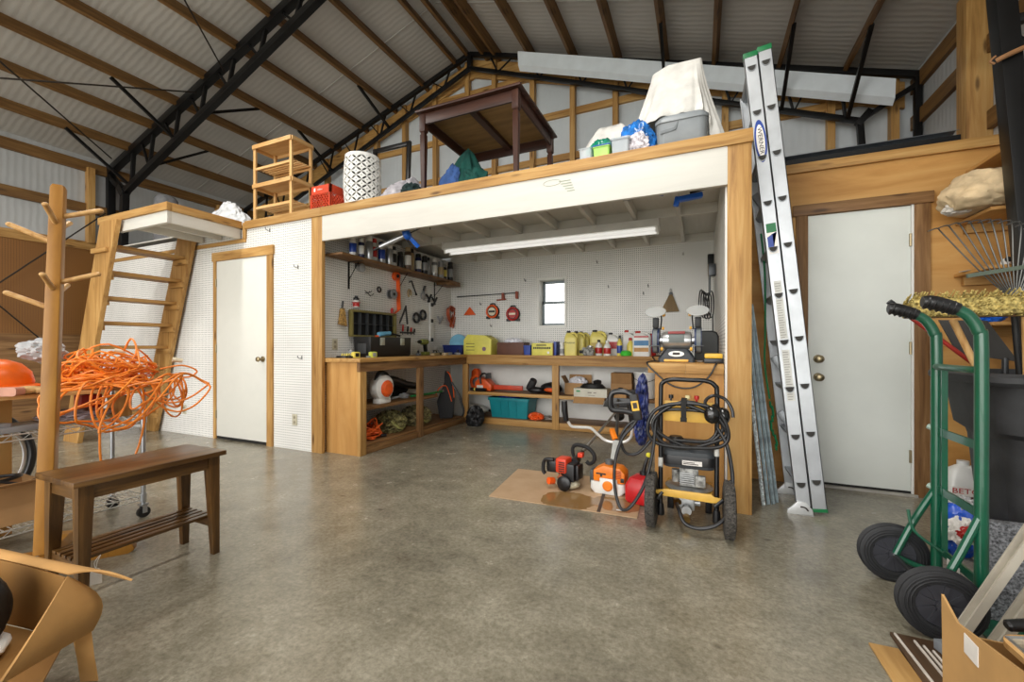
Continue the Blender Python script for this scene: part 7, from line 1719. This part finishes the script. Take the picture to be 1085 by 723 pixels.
# ================================================================ open cardboard box near the camera
nb = thing('cardboard_box', 'large open cardboard box with spread flaps at the near left corner', 'box', (-1.70, .50, 0))
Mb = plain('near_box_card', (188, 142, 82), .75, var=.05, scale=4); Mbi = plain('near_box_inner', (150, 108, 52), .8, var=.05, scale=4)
def sheet(fn, th=.005, nu=16, nv=8, m=Mb, n='side'):
    return mesh_obj(n, B().grid(fn, nu, nv).solid(th), m, nb)
O_ = Vector((-1.70, .50, 0))
At, Nt = at(70, 612, z=.33) - O_, at(0, 715, z=.33) - O_            # top of the side wall, far and near end
Ab, Nb = at(97, 668, z=.13) - O_, at(0, 724, z=.24) - O_
Nt, Nb = At + (Nt - At) * 1.5, Ab + (Nb - Ab) * 1.5
Ft = at(-40, 586, z=.35) - O_; Fb = Vector((Ft.x, Ft.y, .13))
tip, Fo = at(139, 616, z=.30) - O_, at(-40, 574, z=.38) - O_
bil = lambda a, b, c, d, u, v: a.lerp(b, u).lerp(c.lerp(d, u), v)
sheet(lambda u, v: bil(Ab, Nb, At, Nt, u, v) + Vector((.03, .04, 0)) * sin(pi * v) * (1 - u) ** 2 + Vector((0, 0, -.015 * sin(pi * u) * v)))
Bl = Vector((Ft.x + .28, Ft.y - .42, .13)); Blt = Bl + Vector((0, 0, .22))
Abi = Vector((At.x, At.y, .13))
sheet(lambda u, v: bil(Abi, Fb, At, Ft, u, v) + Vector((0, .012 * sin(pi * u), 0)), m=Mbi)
sheet(lambda u, v: bil(At + Vector((0, .006, .004)), Ft + Vector((0, .006, .004)), tip, Fo, u, v) + Vector((0, 0, .02 * sin(pi * v) * (1 - u))), .006, n='flap')
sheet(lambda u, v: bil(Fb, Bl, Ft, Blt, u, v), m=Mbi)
Nbi = Vector((Nt.x, Nt.y, .13))
sheet(lambda u, v: bil(Bl, Nbi, Blt, Nt - Vector((0, 0, .05)), u, v))
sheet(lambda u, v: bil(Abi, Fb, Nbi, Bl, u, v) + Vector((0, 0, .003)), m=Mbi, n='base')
L0, L1, L2, L3 = at(79, 680, z=.135) - O_, at(97, 669, z=.135) - O_, at(85, 723, z=.002) - O_, at(103, 722, z=.002) - O_
sheet(lambda u, v: bil(L0, L1, L2, L3, u, v), .005, 4, 8, n='bottom_flap')
dn = lambda p: Vector((p.x, p.y, .002))
sheet(lambda u, v: bil(Fb.lerp(Abi, .1), Fb.lerp(Abi, .8), dn(Fb.lerp(Abi, .1)), dn(Fb.lerp(Abi, .8)), u, v), .005, 4, 6, n='bottom_flap')
sheet(lambda u, v: bil(Bl.lerp(Nbi, .2), Bl.lerp(Nbi, .9), dn(Bl.lerp(Nbi, .2)), dn(Bl.lerp(Nbi, .9)), u, v), .005, 4, 6, n='bottom_flap')
sho = thing('black_shoe', 'black rubber shoe lying in the near open cardboard box', 'shoe', (-2.02, .50, .14)); mesh_obj('upper', B().blob((0, 0, .13), (.2, .14, .26), .12, 2, 131, 4), plain('shoe_black', (26, 27, 29), .5, var=.2), sho); mesh_obj('sole', B().blob((.02, -.01, .02), (.22, .15, .05), .05, 2, 132, 4, .018), whitep, sho)
cbw = thing('white_cable', 'white cable and plug in the near open cardboard box', 'cable', (-1.80, .42, .145)); mesh_obj('cable', B().tube([(-.1, 0, .01), (-.03, .03, .06), (.04, .03, .06), (.07, 0, .02), (.02, -.03, .01)], .005, 7), whitep, cbw); mesh_obj('plug', B().box(-.14, -.02, .0, -.1, .02, .03, .005), bluep, cbw)
# ================================================================ camera, light
cam = bpy.data.cameras.new('camera'); co = bpy.data.objects.new('camera', cam); COL.objects.link(co)
cam.sensor_width = 36; cam.lens = 36 * FPX / 1085; cam.shift_y = (CY - 361.5) / 1085; cam.clip_start = .05; cam.clip_end = 200
co.location = (0, 0, EYE); co.rotation_euler = (pi / 2, 0, TH)
SC.camera = co

w = bpy.data.worlds.new('sky'); SC.world = w; w.use_nodes = True
bg = w.node_tree.nodes['Background']; bg.inputs['Color'].default_value = (1, .985, .955, 1); bg.inputs['Strength'].default_value = 3.2

def lamp(name, loc, size, power, rot=(0, 0, 0), color=(1, .97, .92)):
    l = bpy.data.lights.new(name, 'AREA'); l.shape = 'RECTANGLE'; l.size, l.size_y = size; l.energy = power; l.color = color
    o = bpy.data.objects.new(name, l); COL.objects.link(o); o.location = loc; o.rotation_euler = rot
    return o
# area lamp added at the unseen open front to brighten the room
lamp('added_front_light', ((XL + XR) / 2, YO, 1.9), (10, 3.6), 300, (radians(90), 0, 0), (1, .985, .96))
# two lamps added overhead, out of view, to lift the room's brightness
lamp('added_top_light', (-4.6, 1.2, 4.3), (.2, 2.4), 82)
lamp('added_top_light', (-.6, 1.2, 4.2), (.2, 2.4), 82)

vs = SC.view_settings
vs.view_transform = 'Standard'; vs.look = 'None'; vs.gamma = 1; vs.use_curve_mapping = False; vs.exposure = 0
SC.cycles.use_denoising = True
SC.cycles.max_bounces = 8; SC.cycles.diffuse_bounces = 5; SC.cycles.transparent_max_bounces = 12
SC.cycles.sample_clamp_indirect = 4
bpy.context.view_layer.update()
